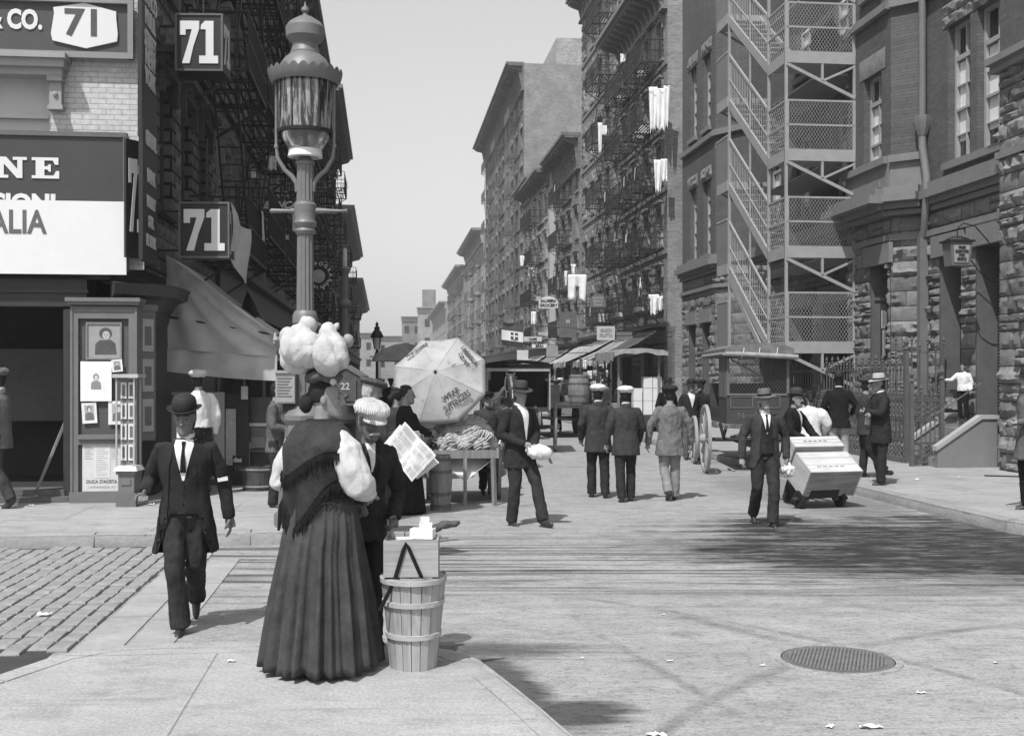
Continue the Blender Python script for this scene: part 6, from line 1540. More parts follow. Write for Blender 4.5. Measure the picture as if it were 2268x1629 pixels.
m.tube([(0, 0, z), (-pxm(30), 0, z), (-pxm(34), 0, z), (-pxm(75), 0, z), (-pxm(78), 0, z)], [pxm(7), pxm(6), pxm(4), pxm(5.5), pxm(3)], 10); m.tube([(0, 0, z), (pxm(30), 0, z), (pxm(60), 0, z), (pxm(85), 0, z), (pxm(87), 0, z)], [pxm(8), pxm(7), pxm(4), pxm(3), pxm(4.5)], 10); m.ell((pxm(90), 0, z), pxm(4.5), 10, 8)
m.build('ladder_arm', M_LAMP, lp, smooth=40)
for sx in (-1, 1):
    m = MB(); X = lambda p: sx * pxm(p)
    m.tube([(X(17), 0, Zp(425)), (X(19), 0, Zp(405)), (X(30), 0, Zp(390)), (X(46), 0, Zp(376)), (X(61), 0, Zp(350)), (X(64), 0, Zp(325)), (X(64), 0, Zp(190))], [pxm(6), pxm(6), pxm(5.5), pxm(5), pxm(4.5), pxm(3.6), pxm(3.2)], 8); m.lathe([(pxm(5), Zp(328)), (pxm(5.5), Zp(324)), (pxm(4), Zp(320))], (X(64), 0, 0), 8)
    m.build('frame_arm', M_LAMP, lp, smooth=50)
m = MB(); R_ = pxm
m.lathe([(R_(60), Zp(186)), (R_(63), Zp(176)), (R_(59), Zp(162)), (R_(55), Zp(146)), (R_(45), Zp(131)), (R_(33), Zp(121)), (R_(33), Zp(117)), (R_(30), Zp(112)), (R_(28), Zp(100)), (R_(31), Zp(96)), (R_(42), Zp(84)), (R_(43), Zp(62)), (R_(34), Zp(50)), (R_(18), Zp(40)), (R_(6), Zp(34)), (R_(4), Zp(30)), (R_(9), Zp(25)), (R_(8), Zp(18)), (R_(3), Zp(14)), (R_(1), Zp(4))], n=32)
hd_ = m.build('hood', M_LAMP, lp, smooth=30)
m = MB(); n = 96; rings = []
for rr_, z_, sc_ in ((60, 178, 0), (72, 186, 0), (78, 180, 0), (82, 160, 1)): rings.append([V((R_(rr_) * cos(2 * pi * k / n), R_(rr_) * sin(2 * pi * k / n), Zp(z_) + sc_ * R_(9) * (abs(sin(pi * k / 4)) - .5))) for k in range(n)])
inner = [[V((p.x * .985, p.y * .985, p.z - .004)) for p in r] for r in reversed(rings)]
m.loft(rings + inner, cap=False); m.build('scalloped_rim', M_LAMP, hd_, smooth=50)
M_LGLASS, t, b = nt('old lamp glass')
co_ = N(t, 'ShaderNodeTexCoord').outputs['Object']; nn_ = nz(t, vecscale(t, co_, 6, 6, .7), 3.5, 4, .7, .4)
L(t, grey(t, maprange(t, nn_, .45, .6, .015, .3)), b.inputs['Base Color']); b.inputs['Roughness'].default_value = .08; b.inputs['Specular IOR Level'].default_value = .9; L(t, maprange(t, nn_, .4, .6, .75, 1), b.inputs['Alpha'])
m = MB(); m.lathe([(R_(60), Zp(292)), (R_(60.5), Zp(184)), (R_(59.5), Zp(184)), (R_(59), Zp(292))], n=40, cap=False); m.build('glass_shade', M_LGLASS, lp, smooth=40)
m = MB(); m.lathe([(R_(61), Zp(297)), (R_(62), Zp(290)), (R_(58), Zp(290)), (R_(57), Zp(297))], n=32)
for a in (.5, 1.3, 2.2, 3.6, 4.4, 5.4): m.bar((R_(60.5) * cos(a), R_(60.5) * sin(a), Zp(292)), (R_(60.5) * cos(a), R_(60.5) * sin(a), Zp(184)), .012)
m.tube([(0, 0, Zp(360)), (0, 0, Zp(200))], R_(7), 8); m.ell((0, 0, Zp(240)), (R_(22), R_(22), R_(36)), 12, 8); m.build('burner', M_IRON, lp, smooth=40)
m = MB(); m.lathe([(R_(54), Zp(292)), (R_(50), Zp(310)), (R_(38), Zp(328)), (R_(33), Zp(334)), (R_(31), Zp(334)), (R_(48), Zp(308)), (R_(52), Zp(292))], n=32, cap=False); g1, t, b = nt('clear globe glass'); b.inputs['Base Color'].default_value = (.9, .9, .9, 1); b.inputs['Roughness'].default_value = .04; b.inputs['Transmission Weight'].default_value = .9; b.inputs['Alpha'].default_value = .55; m.build('globe', g1, lp, smooth=60)
m = MB(); m.lathe([(R_(36), Zp(332)), (R_(38), Zp(348)), (R_(30), Zp(350)), (R_(30), Zp(334))], n=24, cap=False); m.build('globe_ring', plain('white enamel ring', .7, .4, .05), lp, smooth=40)
# ---- second fluted post and far lamp
c = Q(764, 833, 25); c.z = PAVE; o = empty('lamp_post', 'slender fluted column with a leafy capital behind the nearest lamp post', 'post', c)
m = MB(); fluted(m, .1, .075, 0, 3.9, 8); m.lathe([(.17, 0), (.16, .3), (.1, .4)], n=12); m.lathe([(.09, 3.1), (.15, 3.16), (.15, 3.22), (.08, 3.3)], n=12); m.lathe([(.09, 3.85), (.13, 3.95), (.06, 4.0)], n=12); m.build('shaft', M_LAMP, o, smooth=40)
m = MB(); m.lathe([(.05, 4.0), (.05, 4.35), (.03, 4.4)], n=8); m.build('cap', plain('pale cap', .6), o)
for (px, dd, lab) in ((835, 46, 'small distant street lamp with a glass lantern standing in the middle distance'),):
    c = Q(px, 833, dd); c.z = PAVE; o = empty('street_lamp', lab, 'street lamp', c); zt = EYE + (HY - 712) / F * dd - PAVE; s_ = dd / F
    m = MB(); m.lathe([(.2, 0), (.18, .4), (.08, .7), (.06, 1), (.05, zt - 1.35), (.1, zt - 1.3), (.06, zt - 1.2), (.05, zt - 1.1)], n=12); m.bar((-.3, 0, zt - 1.4), (.3, 0, zt - 1.4), .04); m.build('post', M_IRON, o, smooth=40)
    m = MB(); m.lathe([(.12, zt - 1.1), (.2, zt - .62), (.19, zt - .62), (.11, zt - 1.08)], n=8); m.build('lantern', glassm('pale lantern glass', .5, .15), o)
    m = MB(); m.lathe([(.25, zt - .64), (.26, zt - .58), (.18, zt - .42), (.1, zt - .32), (.12, zt - .24), (.05, zt - .18), (.07, zt - .1), (.01, zt)], n=12)
    for k in range(4): a = pi / 4 + k * pi / 2; m.bar((.13 * cos(a), .13 * sin(a), zt - 1.1), (.21 * cos(a), .21 * sin(a), zt - .6), .025)
    m.build('hood', M_IRON, o, smooth=40)
# ---- fire alarm box and letter box
c = Q(766, 833, 12.2); c.z = .0; o = empty('fire_alarm_box', 'gabled cast iron fire alarm box with small number 22 on a round-plated pedestal', 'alarm box', c, -.12)
Z_ = lambda py: EYE + (HY - py) / F * 12.2; k = 12.2 / F
m = MB(); m.lathe([(.2, 0), (.18, .5), (.09, .7), (.08, 1.1), (.12, 1.2), (.19, 1.26), (.19, 1.3), (.1, 1.36), (.08, Z_(898))], n=16); m.build('pedestal', M_IRON, o, smooth=35)
w_ = 34 * k; m = MB(); P_ = PT_front(0); m.prism([(-w_, Z_(893)), (w_, Z_(893)), (w_, Z_(836)), (0, Z_(818)), (-w_, Z_(836))], -.2, .0, P_); m.build('box', plain('dark alarm box iron', .05, .5, .3, 9, .3, spec=.6), o)
m = MB(); m.prism([(-w_ - .03, Z_(838)), (0, Z_(815)), (w_ + .03, Z_(838)), (w_ + .03, Z_(832)), (0, Z_(808)), (-w_ - .03, Z_(832))], -.22, .02, P_); m.box(-w_ - .02, w_ + .02, -.02, .22, Z_(897), Z_(893)); m.build('gable', M_IRONGREY, o)
m = MB(); m.box(-w_ * .72, w_ * .72, -.02, 0, Z_(888), Z_(841)); dr = m.build('door', plain('alarm door iron', .06, .4, .3, 9, .3, spec=.7), o); text('22', .10, dr, plain('worn number', .4), (0, -.024, Z_(862)), align='CENTER', bold=.002); m = MB(); m.bar((-.02, -.035, Z_(880)), (.03, -.03, Z_(872)), .02); m.build('handle', M_IRONGREY, dr)
c = Q(644, 833, 12.45); k = 12.45 / F; c.z = 0; o = empty('letter_box', 'pale grey iron letter box strapped to the lamp post behind the woman\'s head', 'letter box', c)
Z_ = lambda py: EYE + (HY - py) / F * 12.45
m = MB(); m.box(-28 * k, 14 * k, -.14, .12, Z_(893), Z_(826)); m.lathe([(.107, -21 * k), (.107, 21 * k)], (-7 * k, -.01, Z_(826)), 20, 1, 1, Matrix.Rotation(pi / 2, 3, 'Y')) if False else m.box(-30 * k, 16 * k, -.16, .14, Z_(826), Z_(820)); m.build('box', plain('aluminium letter box paint', .3, .6, .2, 12, .4), o)
m = MB()
for i in range(7): m.box(-24 * k, (8 - (i % 3) * 4) * k, -.146, -.141, Z_(838 + i * 6.5), Z_(836 + i * 6.5))
m.box(-26 * k, 12 * k, -.15, -.14, Z_(892), Z_(889)); m.build('raised_lines', plain('raised letter lines', .16), o); m = MB(); m.box(-14 * k, 10 * k, -.10, .1, Z_(912), Z_(896)); m.build('strap', M_IRON, o)
# ------------------------------------------------------------------ wicker basket and box with odds and ends
c = G(916, 1474, PAVE); bk = empty('splint_basket', 'tall tapering splint basket with three hoops standing at the pavement edge beside the long skirt', 'basket', c)
hB = .515; rb, rt = .128, .178
M_SPL = wood('weathered splint', .34, 2, .85, .3, 3); m = MB(); ns = 18
for i in range(ns):
    a0_ = 2 * pi * i / ns; da = 2 * pi / ns * .46; off = R.uniform(-.003, .003); top = hB * R.uniform(.985, 1.01)
    P3 = lambda a, z, o_: V(((rb + (rt - rb) * z / hB + o_ + off) * cos(a), (rb + (rt - rb) * z / hB + o_ + off) * sin(a), z))
    rings = []
    for z in [top * q / 6 for q in range(7)]: rings.append([P3(a0_ - da, z, -.003), P3(a0_ + da, z, -.003), P3(a0_ + da, z, .003), P3(a0_ - da, z, .003)])
    m.loft(rings)
m.build('staves', M_SPL, bk); m = MB(); m.lathe([(.001, .01), (rb - .006, .01), (rb - .006, .022), (.001, .022)], n=24); m.lathe([(rb * .9, .02), (rt - .012, hB - .03), (rt - .014, hB - .03), (rb * .88, .02)], n=24); m.build('lining', M_WOODDARK, bk)
for z in (.19, .37, .495):
    r_ = rb + (rt - rb) * z / hB; m = MB(); m.lathe([(r_ + .003, z - .014), (r_ + .010, z - .013), (r_ + .011, z + .013), (r_ + .004, z + .014)], n=36, M=Matrix.Rotation(.02, 3, 'X')); m.build('hoop', wood('pale hoop', .4, 0, .85, .3, 3), bk, smooth=40)
c2 = G(916, 1474, PAVE) + V((-.008, .0, hB + .004)); bxo = empty('wooden_box', 'rough wooden box resting on the splint basket with a leather strap hanging in a V', 'box', c2, .03)
m = MB(); m.box(-.15, .15, -.13, -.118, 0, .2); m.box(-.15, .15, .118, .13, 0, .2); m.box(-.15, -.138, -.118, .118, 0, .2); m.box(.138, .15, -.118, .118, 0, .2); m.box(-.138, .138, -.118, .118, 0, .012); m.build('box', wood('box board', .30, 0, .8, .3, 4), bxo)
m = MB(); m.box(-.138, .138, -.118, .118, .185, .192); m.build('tray', wood('tray board', .2, 0), bxo)
m = MB(); m.tube([(-.17, -.145, -.18), (-.09, -.14, -.02), (-.04, -.14, .15), (-.025, -.136, .185), (-.01, -.14, .16), (.06, -.14, .0)], [(.011, .004)] * 6, 6); m.build('strap', C_BLACK, bxo)
for i, (x, y, s3, g_, lab) in enumerate(((.06, .0, (.13, .08, .055), .8, 'largest white carton on the wooden box'), (.075, .01, (.07, .05, .03), .75, 'small white carton on top of the largest one'), (.07, -.0, (.05, .03, .03), .7, 'smallest carton topping the little stack on the wooden box'), (-.04, -.05, (.09, .05, .012), .7, 'flat white card lying in the wooden box'), (-.08, .03, (.07, .06, .03), .3, 'dull packet at the back of the wooden box'))):
    zz = .196 + (0, .056, .087, 0, 0)[i]; ob = MB().box(-s3[0] / 2, s3[0] / 2, -s3[1] / 2, s3[1] / 2, 0, s3[2]).build('carton', plain('carton %d' % i, g_, .8, .1), loc=c2 + V((x, y, zz))); ob.rotation_euler = (0, 0, R.uniform(-.3, .3)); tag(ob, lab, 'carton')
m = MB(); m.tube([(0, 0, 0), (.12, .04, .05), (.22, .10, .06)], [.02, .026, .016], 8); ob = put(remesh(m, .008, 1, FOLD(.008, 25)), 'rag_roll', C_BROWN, None); ob.location = c2 + V((.04, .1, .20)); tag(ob, 'dark rolled rag lying across the back of the wooden box', 'rag')
# ------------------------------------------------------------------ banana cart
fr = G(1030, 1118); ct = empty('pushcart', 'wooden pushcart heaped with bananas, legs down, below the big tilted umbrella', 'pushcart', fr, .06)
k = fr.y / F; zt = lambda py: EYE + (HY - py) * k
zr = zt(1006); x0_, x1_ = -74 * k, 70 * k; Lc = 1.5
m = MB()
m.box(x0_, x1_, -.03, .0, zr - .05, zr + .06); m.box(x0_, x1_, Lc, Lc + .03, zr - .05, zr + .06); m.box(x0_ - .03, x0_, -.03, Lc + .03, zr - .05, zr + .07); m.box(x1_, x1_ + .03, -.03, Lc + .03, zr - .05, zr + .07); m.box(x0_, x1_, 0, Lc, zr - .05, zr - .03)
m.build('tray', M_WOOD, ct)
for x, y, sl in ((-.0, -.02, .0), (62 * k, -.02, .02), (-62 * k, .04, -.03), (x1_ - .05, Lc - .1, .02)):
    m = MB(); m.bar((x, y, zr - .04), (x + sl, y - .02, 0), .05, .05); m.build('leg', M_WOOD, ct)
def wheel(r, w, nsp, mats=None, hub=.09):
    """spoked wheel in the xz... axle along x"""
    mm = MB(); MX = Matrix.Rotation(pi / 2, 3, 'Y')
    mm.lathe([(r - .055, -w / 2), (r, -w / 2), (r, w / 2), (r - .055, w / 2), (r - .055, -w / 2)], n=40, M=MX, cap=False)
    mm.lathe([(.001, -.11), (hub * .6, -.11), (hub, -.05), (hub, .05), (hub * .6, .11), (.001, .11)], n=14, M=MX)
    for q in range(nsp): a = 2 * pi * q / nsp; mm.bar((0, hub * .7 * cos(a), hub * .7 * sin(a)), (0, (r - .04) * cos(a), (r - .04) * sin(a)), .028, .04)
    return mm
for x in (x0_ - .06, x1_ + .07): wheel(.40, .04, 12).build('wheel', M_WOOD, ct, smooth=35, loc=(x, .85, .40))
m = MB(); m.tube([(x0_ - .06, .85, .4), (x1_ + .07, .85, .4)], .025, 8); m.build('axle', M_IRON, ct)
m = MB(); m.add([(-.40, -.01, zr - .08), (.36, -.01, zr - .08), (.0, -.05, zr - .36), (-.40, .3, zr - .05), (.4, .3, zr - .05)], [(0, 2, 3), (2, 1, 4), (3, 2, 4)]); m.build('hanging_paper', M_PAPER, ct)
# bananas: bunches lying over a mound
def banana_bunch():
    mm = MB()
    for i in range(5):
        a = (i - 2) * .11; pts = []
        for q in range(6):
            u_ = q / 5; rr_ = .15 * u_; pts.append((rr_ * sin(a) + (i - 2) * .026, rr_ * cos(a), .04 * sin(pi * u_) + .012 * (i % 2)))
        mm.tube(pts, [.005, .012, .0155, .0155, .012, .004], 6)
    return mm
M_BAN = plain('pale banana skin', .4, .6, .35, 18, .1)
proto = banana_bunch().build('banana_bunch', M_BAN, smooth=60); first = True; rr = random.Random(5)
Mct = Matrix.Translation(fr) @ Matrix.Rotation(.06, 4, 'Z')
layers = []
for i in range(280):
    th_ = rr.uniform(pi, 2 * pi) if rr.random() < .8 else rr.uniform(0, pi); r_ = rr.random() ** .6; x = -.04 + .47 * r_ * cos(th_); y = .50 + .50 * r_ * sin(th_); e = 1 - r_ ** 2.6; z = zr + .43 * e ** .75 + .02
    ob = proto if first else proto.copy()
    if not first: COL.objects.link(ob)
    first = False; ob.location = Mct @ V((x, y, z)); ob.rotation_euler = Matrix.Rotation(rr.gauss(-.75, .5) + rr.choice([0, pi]), 3, 'Z').to_euler(); nrm_ = V((cos(th_) * r_ ** 2, sin(th_) * r_ ** 2, .75)).normalized(); ob.rotation_euler = (nrm_.to_track_quat('Z', 'Y').to_matrix() @ Matrix.Rotation(rr.gauss(-.75, .3), 3, 'Z') @ Matrix.Rotation(rr.uniform(-.2, .3), 3, 'X')).to_euler(); s_ = rr.uniform(.85, 1.15); ob.scale = (s_,) * 3
    tag(ob, 'bunch of bananas in the heap on the pushcart under the umbrella', 'banana bunch', 'banana bunches heaped on the pushcart')
m = MB(); m.lathe([(.001, .36), (.2, .33), (.33, .24), (.41, .08), (.43, 0)], n=24, sy=1.08); m.build('load_board', M_BAN, ct, loc=(-.04, .50, zr - .03), smooth=60)
for (px, py, px2, py2, lab) in ((1005, 960, 1029, 912, 'white price tag on a long stick standing in the bananas'), (985, 940, 995, 905, 'shorter price tag standing at the left of the bananas')):
    a = Q(px, py + 25, fr.y + .25); b_ = Q(px2, py2 + 18, fr.y + .2); o = empty('price_tag', lab, 'price tag', a); m = MB(); m.bar((0, 0, 0), b_ - a, .012); m.build('stick', M_PAPER, o); m = MB(); m.obox((b_ - a) * 1.08, (.05, .006, .10), Matrix.Rotation(.45, 3, 'Y')); m.build('card', M_PAPER, o)
# umbrella
uc = Q(972, 842, 15.9); ax = V((-.12, -.86, .42)).normalized(); X_ = V((0, 0, 1)).cross(ax).normalized(); Y_ = ax.cross(X_).normalized()
Ru = 112 * 15.9 / F; n8 = 8
M3 = Matrix((X_, Y_, ax)).transposed()
um = empty('market_umbrella', 'huge pale eight-sided umbrella tipped on its side over the banana cart, stained, with black lettering', 'umbrella', uc)
um.rotation_euler = M3.to_euler()
M_UMB, t, b = nt('soiled umbrella canvas')
co_ = N(t, 'ShaderNodeTexCoord').outputs['Object']; n1 = nz(t, co_, 2.2, 6, .65); n2 = nz(t, co_, 9, 5, .7)
L(t, grey(t, mth(t, 'MULTIPLY', mth(t, 'MULTIPLY', .38, maprange(t, n1, .3, .7, .75, 1.15)), maprange(t, n2, .25, .42, .6, 1))), b.inputs['Base Color']); b.inputs['Roughness'].default_value = .9; bump(t, b, n2, .25, .01)
ph = pi / 8 * 1.2
def ump(a, q, lift=0):
    sec = (a - ph) / (2 * pi / n8); f = sec - math.floor(sec); edge = cos(pi / n8) / cos((f - .5) * 2 * pi / n8); sag = .035 * q * 4 * f * (1 - f)
    r_ = Ru * q * edge; return V((r_ * cos(a), r_ * sin(a), .27 * (1 - q ** 1.2) - sag * q + lift))
m = MB(); NA = 64; rings = [[ump(2 * pi * k / NA + ph, q) for k in range(NA)] for q in [.015] + [i / 10 for i in range(1, 11)]]
m.loft(rings, cap=False); cn = m.build('canopy', M_UMB, um, smooth=20); md = cn.modifiers.new('s', 'SOLIDIFY'); md.thickness = .004
for k8 in range(8):
    m = MB(); a = ph + k8 * 2 * pi / 8; m.tube([ump(a, q, .002) for q in (.02, .3, .6, 1.0)], .0028, 4); m.build('seam', plain('seam thread', .3), um); m = MB(); m.tube([ump(a, q, -.012) for q in (.02, .3, .6, .98)], .006, 5); m.build('rib', M_IRON, um)
m = MB(); m.tube([(0, 0, .31), (0, 0, .26), (0, 0, -.9)], [.008, .016, .016], 8); m.ell((0, 0, .28), .022, 8, 6); m.build('stick', M_WOODDARK, um)
for (s_, an, rad, sz, sxx) in (('WEAR', -52, .54, .095, 1.0), ('SUTTINGERS', -50, .72, .12, .62), ('UMBRELLA', 40, .72, .09, .8), ('CO. N.Y.', 36, .58, .08, .8), ('FINE GOODS', 128, .74, .075, .8)):
    an = radians(an); a90 = an - pi / 2
    pos = V((Ru * rad * cos(an), Ru * rad * sin(an), .27 * (1 - rad ** 1.2) + .006 - .02)); slope = .27 * 1.2 * rad ** .2 / Ru
    tx = text(s_, sz, um, plain('faded black print', .06), pos, align='CENTER', sx=sxx, ext=.001, bold=.003, name='lettering')
    rad_d = V((cos(an), sin(an), -slope)).normalized(); tang = V((-sin(an), cos(an), 0)); 
    if an < 0: upv = -rad_d; rt_ = tang
    else: upv = rad_d; rt_ = -tang
    nrm = rt_.cross(upv); 
    if nrm.z < 0: rt_ = -rt_; nrm = -nrm
    tx.rotation_euler = Matrix((rt_, upv, nrm)).transposed().to_euler(); tx.location = pos + nrm * .02
m = MB(); m.tube([ump(.55, .35, .004), ump(.62, .47, .004)], [.012, .003], 4, flat=.2); m.build('tear', M_DARK, um)
# second darker umbrella behind
c = Q(895, 800, 19); o = empty('market_umbrella', 'dark umbrella edge showing behind the left rim of the big pale umbrella', 'umbrella', c); m = MB(); m.lathe([(.55, 0), (.5, .1), (.35, .21), (.15, .28), (.01, .3)], n=16); cn = m.build('canopy', C_CHAR, o, smooth=40); m = MB(); m.tube([(0, 0, .3), (0, 0, -1.6)], .015, 6); m.build('stick', M_WOODDARK, o)
# barrels and baskets by the cart
def barrel(c, h, r, label, mat=None, name='barrel', seed=0):
    o = empty(name, label, 'barrel', c); n = 20; m = MB()
    for i in range(n):
        a = 2 * pi * i / n; da = pi / n * .96; rings = []
        for q in (0, .25, .5, .75, 1): rr_ = r * (.84 + .16 * sin(pi * q)); z = h * q; rings.append([V((rr_ * cos(a - da), rr_ * sin(a - da), z)), V((rr_ * cos(a + da), rr_ * sin(a + da), z)), V((rr_ * .94 * cos(a + da), rr_ * .94 * sin(a + da), z)), V((rr_ * .94 * cos(a - da), rr_ * .94 * sin(a - da), z))])
        m.loft(rings)
    m.build('staves', mat or M_WOOD, o)
    for q in (.08, .3, .7, .92): m = MB(); rr_ = r * (.84 + .16 * sin(pi * q)); m.lathe([(rr_ + .001, h * q - .02), (rr_ + .008, h * q - .02), (rr_ + .008, h * q + .02), (rr_ + .001, h * q + .02)], n=24); m.build('hoop', M_IRONGREY, o)
    m = MB(); m.lathe([(.001, h * .93), (r * .8, h * .93)], n=20); m.build('head', M_WOODDARK, o); return o
barrel(G(976, 1128), .72, .15, 'narrow splint basket barrel standing at the left leg of the banana cart')
barrel(Q(1282, 833, 33) + V((0, 0, .95 - EYE)), .85, .31, 'large slatted barrel standing upright on the wagon bed in the middle distance')
c = Q(1117, 940, 15); o = empty('sign_card', 'long pale card slanting beside the young man\'s back at the cart corner', 'card', c); m = MB(); m.bar((-.07, 0, -.25), (.10, .05, .22), .05, .012); m.build('card', M_PAPER, o)
# ------------------------------------------------------------------ hand truck with two crates
RT = .30; c = G(1782, 1126); ht = empty('hand_truck', 'iron-wheeled hand truck tipped back under two long pale crates', 'hand truck', c, RT)
tilt = radians(57); Rx = Matrix.Rotation(-tilt, 3, 'X') if False else Matrix.Rotation(-tilt, 3, 'X')
T_ = lambda x, y, z: V((0.1, .0, .17)) + Rx @ V((x, y, z))
# local truck space: x across, z up along the frame, y forwards(-) load side
def tb(m, x0, x1, y0, y1, z0, z1): m.box(x0, x1, y0, y1, z0, z1, lambda x, y, z: T_(x, y, z))
m = MB(); tb(m, -.10, -.05, 0, .05, -.05, 1.35); tb(m, .35, .40, 0, .05, -.05, 1.35)
for z in (.1, .5, .9): tb(m, -.05, .35, .005, .04, z, z + .05)
m.build('frame', M_WOODDARK, ht); m = MB(); tb(m, -.06, .36, -.12, 0, -.06, -.045); m.build('toe_plate', M_IRON, ht)
for x in (-.16, .46): wheel(.12, .045, 8, hub=.04).build('wheel', M_IRON, ht, loc=(x + .1, .04, .12))
m = MB(); 
for x in (-.075, .375): m.tube([T_(x, .03, 1.35), T_(x, .06, 1.5), T_(x, .02, 1.6)], .022, 6)
m.build('handle', M_WOOD, ht)
Mh_ = Matrix.Translation(c) @ Matrix.Rotation(RT, 4, 'Z')
def crate(z0, z1, x0, x1, dep, label):
    o = empty('crate', label, 'crate', Mh_ @ T_(x0, -.002, z0), rot=((Matrix.Rotation(RT, 3, 'Z') @ Rx).to_euler())); w, h = x1 - x0, z1 - z0; m = MB(); rr = random.Random(int(h * 100))
    nb = 3; m.box(.012, w - .012, -dep + .012, -.012, .012, h - .012)
    o1 = m.build('core', M_WOODDARK, o); m = MB(); z = 0; hs = [0, .36, .7, 1]
    for a, b_ in zip(hs, hs[1:]): m.box(.02, w - .02, -dep, -dep + .014, h * a + .003, h * b_ - .003)
    m.build('boards', wood('new pale crate board', .5, 0, .7, .22, 3), o); m = MB()
    for xx in (0, w - .018): m.box(xx, xx + .018, -dep + .0, 0, 0, h)
    m.build('end_board', wood('crate end board', .4, 2, .7, .25, 3), o); m = MB(); m.box(.018, w - .018, -dep + .014, -.014, 0, .012); m.box(.018, w - .018, -dep + .014, -.014, h - .012, h); m.build('base_board', wood('crate base', .26, 0), o)
    m = MB()
    for i in range(5): m.box(w * (.25 + i * .1), w * (.25 + i * .1) + .05, -dep - .002, -dep, h * .5, h * .5 + .02) if h < .4 else m.box(w * (.2 + i * .11), w * (.2 + i * .11) + .06, -dep - .002, -dep, h * .25, h * .25 + .015)
    m.build('stencil', plain('dark stencil ink', .12), o)
crate(-.04, .40, -.17, .62, .42, 'lower large pale wooden crate on the tipped hand truck'); crate(.41, .64, -.20, .56, .50, 'upper flatter pale wooden crate on the tipped hand truck')
# ------------------------------------------------------------------ delivery wagon
c = V(((1668 - HX) / F * 21, 21, 0)); dw = empty('delivery_wagon', 'closed wooden delivery wagon with wire-mesh back and roped roof at the right kerb', 'wagon', c, -.03)
k = 21 / F; zz = lambda py: EYE + (HY - py) * k; xL, xR = (1609 - 1668) * k, (1747 - 1668) * k; zb = zz(938); zr_ = zz(786); Lw = 2.3; M_WG = plain('dull wagon paint', .05, .6, .3, 4, .3, spec=.4); M_WG2 = plain('lighter wagon side panel', .13, .7, .25, 3, .2)
m = MB(); m.box(xL, xR, 0, Lw, zb, zb + .05); m.box(xL, xL + .03, 0, .9, zb + .05, zr_); m.box(xR - .03, xR, 0, Lw, zb + .05, zr_); m.box(xL + .03, xL + .06, .9, Lw, zb, zz(905)); m.build('body', M_WG, dw)
m = MB(); m.box(xL - .012, xL, .05, .85, zz(880), zr_); m.build('side_panel', M_WG2, dw)
m = MB(); zmid = zz(873); m.box(xL, xR, -.03, 0, zb, zmid); m.build('tailboard', M_WG, dw)
m = MB()
for a, b_ in ((.06, .42), (.5, .86)): X0, X1 = xL + (xR - xL) * a, xL + (xR - xL) * b_; [m.box(X0, X1, -.042, -.03, z, z + .015) for z in (zmid - .05, zmid - .25)]; [m.box(x, x + .015, -.042, -.03, zmid - .25, zmid - .05) for x in (X0, X1 - .015)]
m.box(xL, xR, -.05, -.03, zmid - .02, zmid + .02); m.build('moulding', M_WG2, dw)
for i, ln in enumerate((.8,)): m = MB(); text('No. 60', .16, dw, plain('worn lettering', .13), (xL + .2, -.033, zb + .1))
m = MB(); m.box(xL, xL + .05, -.04, .0, zmid, zr_); m.box(xR - .05, xR, -.04, 0, zmid, zr_); m.box(xL, xR, -.04, 0, zr_ - .05, zr_); m.build('door_frame', M_WG2, dw); meshpanel((xL + .05, -.02, zmid), (1, 0, 0), (0, 0, 1), xR - xL - .1, zr_ - zmid - .05, dw, .06, .006).data.materials[0] = M_IRONGREY
m = MB(); m.box(xL + .03, xR - .03, Lw - .05, Lw, zb, zz(850)); m.build('front_board', M_WG, dw)
m = MB(); rings = []
for y in (-.22, Lw + .5):
    rings.append([V((xL - .05, y, zr_ - .02))] + [V((xL - .05 + (xR - xL + .10) * q / 10, y, zr_ + .12 + .10 * sin(pi * q / 10) ** .7)) for q in range(11)] + [V((xR + .05, y, zr_ - .02))])
m.loft(rings); rf = m.build('roof', cloth('tarred roof canvas', .17, .25, .4), dw, smooth=40)
m = MB(); m.tube([(xL - .05, -.2, zr_ + .02), (0, -.26, zr_ + .0), (xR + .12, -.2, zr_ - .04)], .045, 8); m.tube([(xL - .07, -.2, zr_ + .02), (xL - .07, Lw + .4, zr_ + .02)], .03, 8); m.build('rolled_curtain', cloth('rolled canvas', .3, .2, .5), rf, smooth=60)
m = MB()
for q in (.25, .5, .78): x = xL + (xR - xL) * q; m.tube([(x, -.23, zr_ + .13), (x - .02, -.265, zr_ + .0), (x - .05, -.22, zr_ - .06)], .008, 5)
m.build('rope', M_PAPER, rf)
wheel(.62, .06, 14).build('wheel', plain('pale worn wheel', .3, .7, .3, 7, .3), dw, smooth=35, loc=(xL - .40, -.15, .62)); wheel(.62, .06, 14).build('wheel', plain('pale worn wheel', .3), dw, smooth=35, loc=(xR + .22, .0, .62)); wheel(.48, .06, 12).build('wheel', plain('pale worn wheel', .3), dw, smooth=35, loc=(xL - .32, Lw - .2, .48)); wheel(.48, .06, 12).build('wheel', plain('pale worn wheel', .3), dw, smooth=35, loc=(xR + .12, Lw - .2, .48))
m = MB(); m.tube([(xL - .4, 0, .6), (xR + .2, 0, .6)], .035, 8); m.tube([(xL - .3, Lw - .2, .48), (xR + .1, Lw - .2, .48)], .035, 8); m.box(-.05, .05, 0, Lw, .45, .55)
for x in (xL - .05, xR - .1): m.tube([(x, -.3, zb - .05), (x, 0, .64), (x, .4, zb - .02)], [(.03, .05)] * 3, 6)
m.build('running_gear', M_IRON, dw)
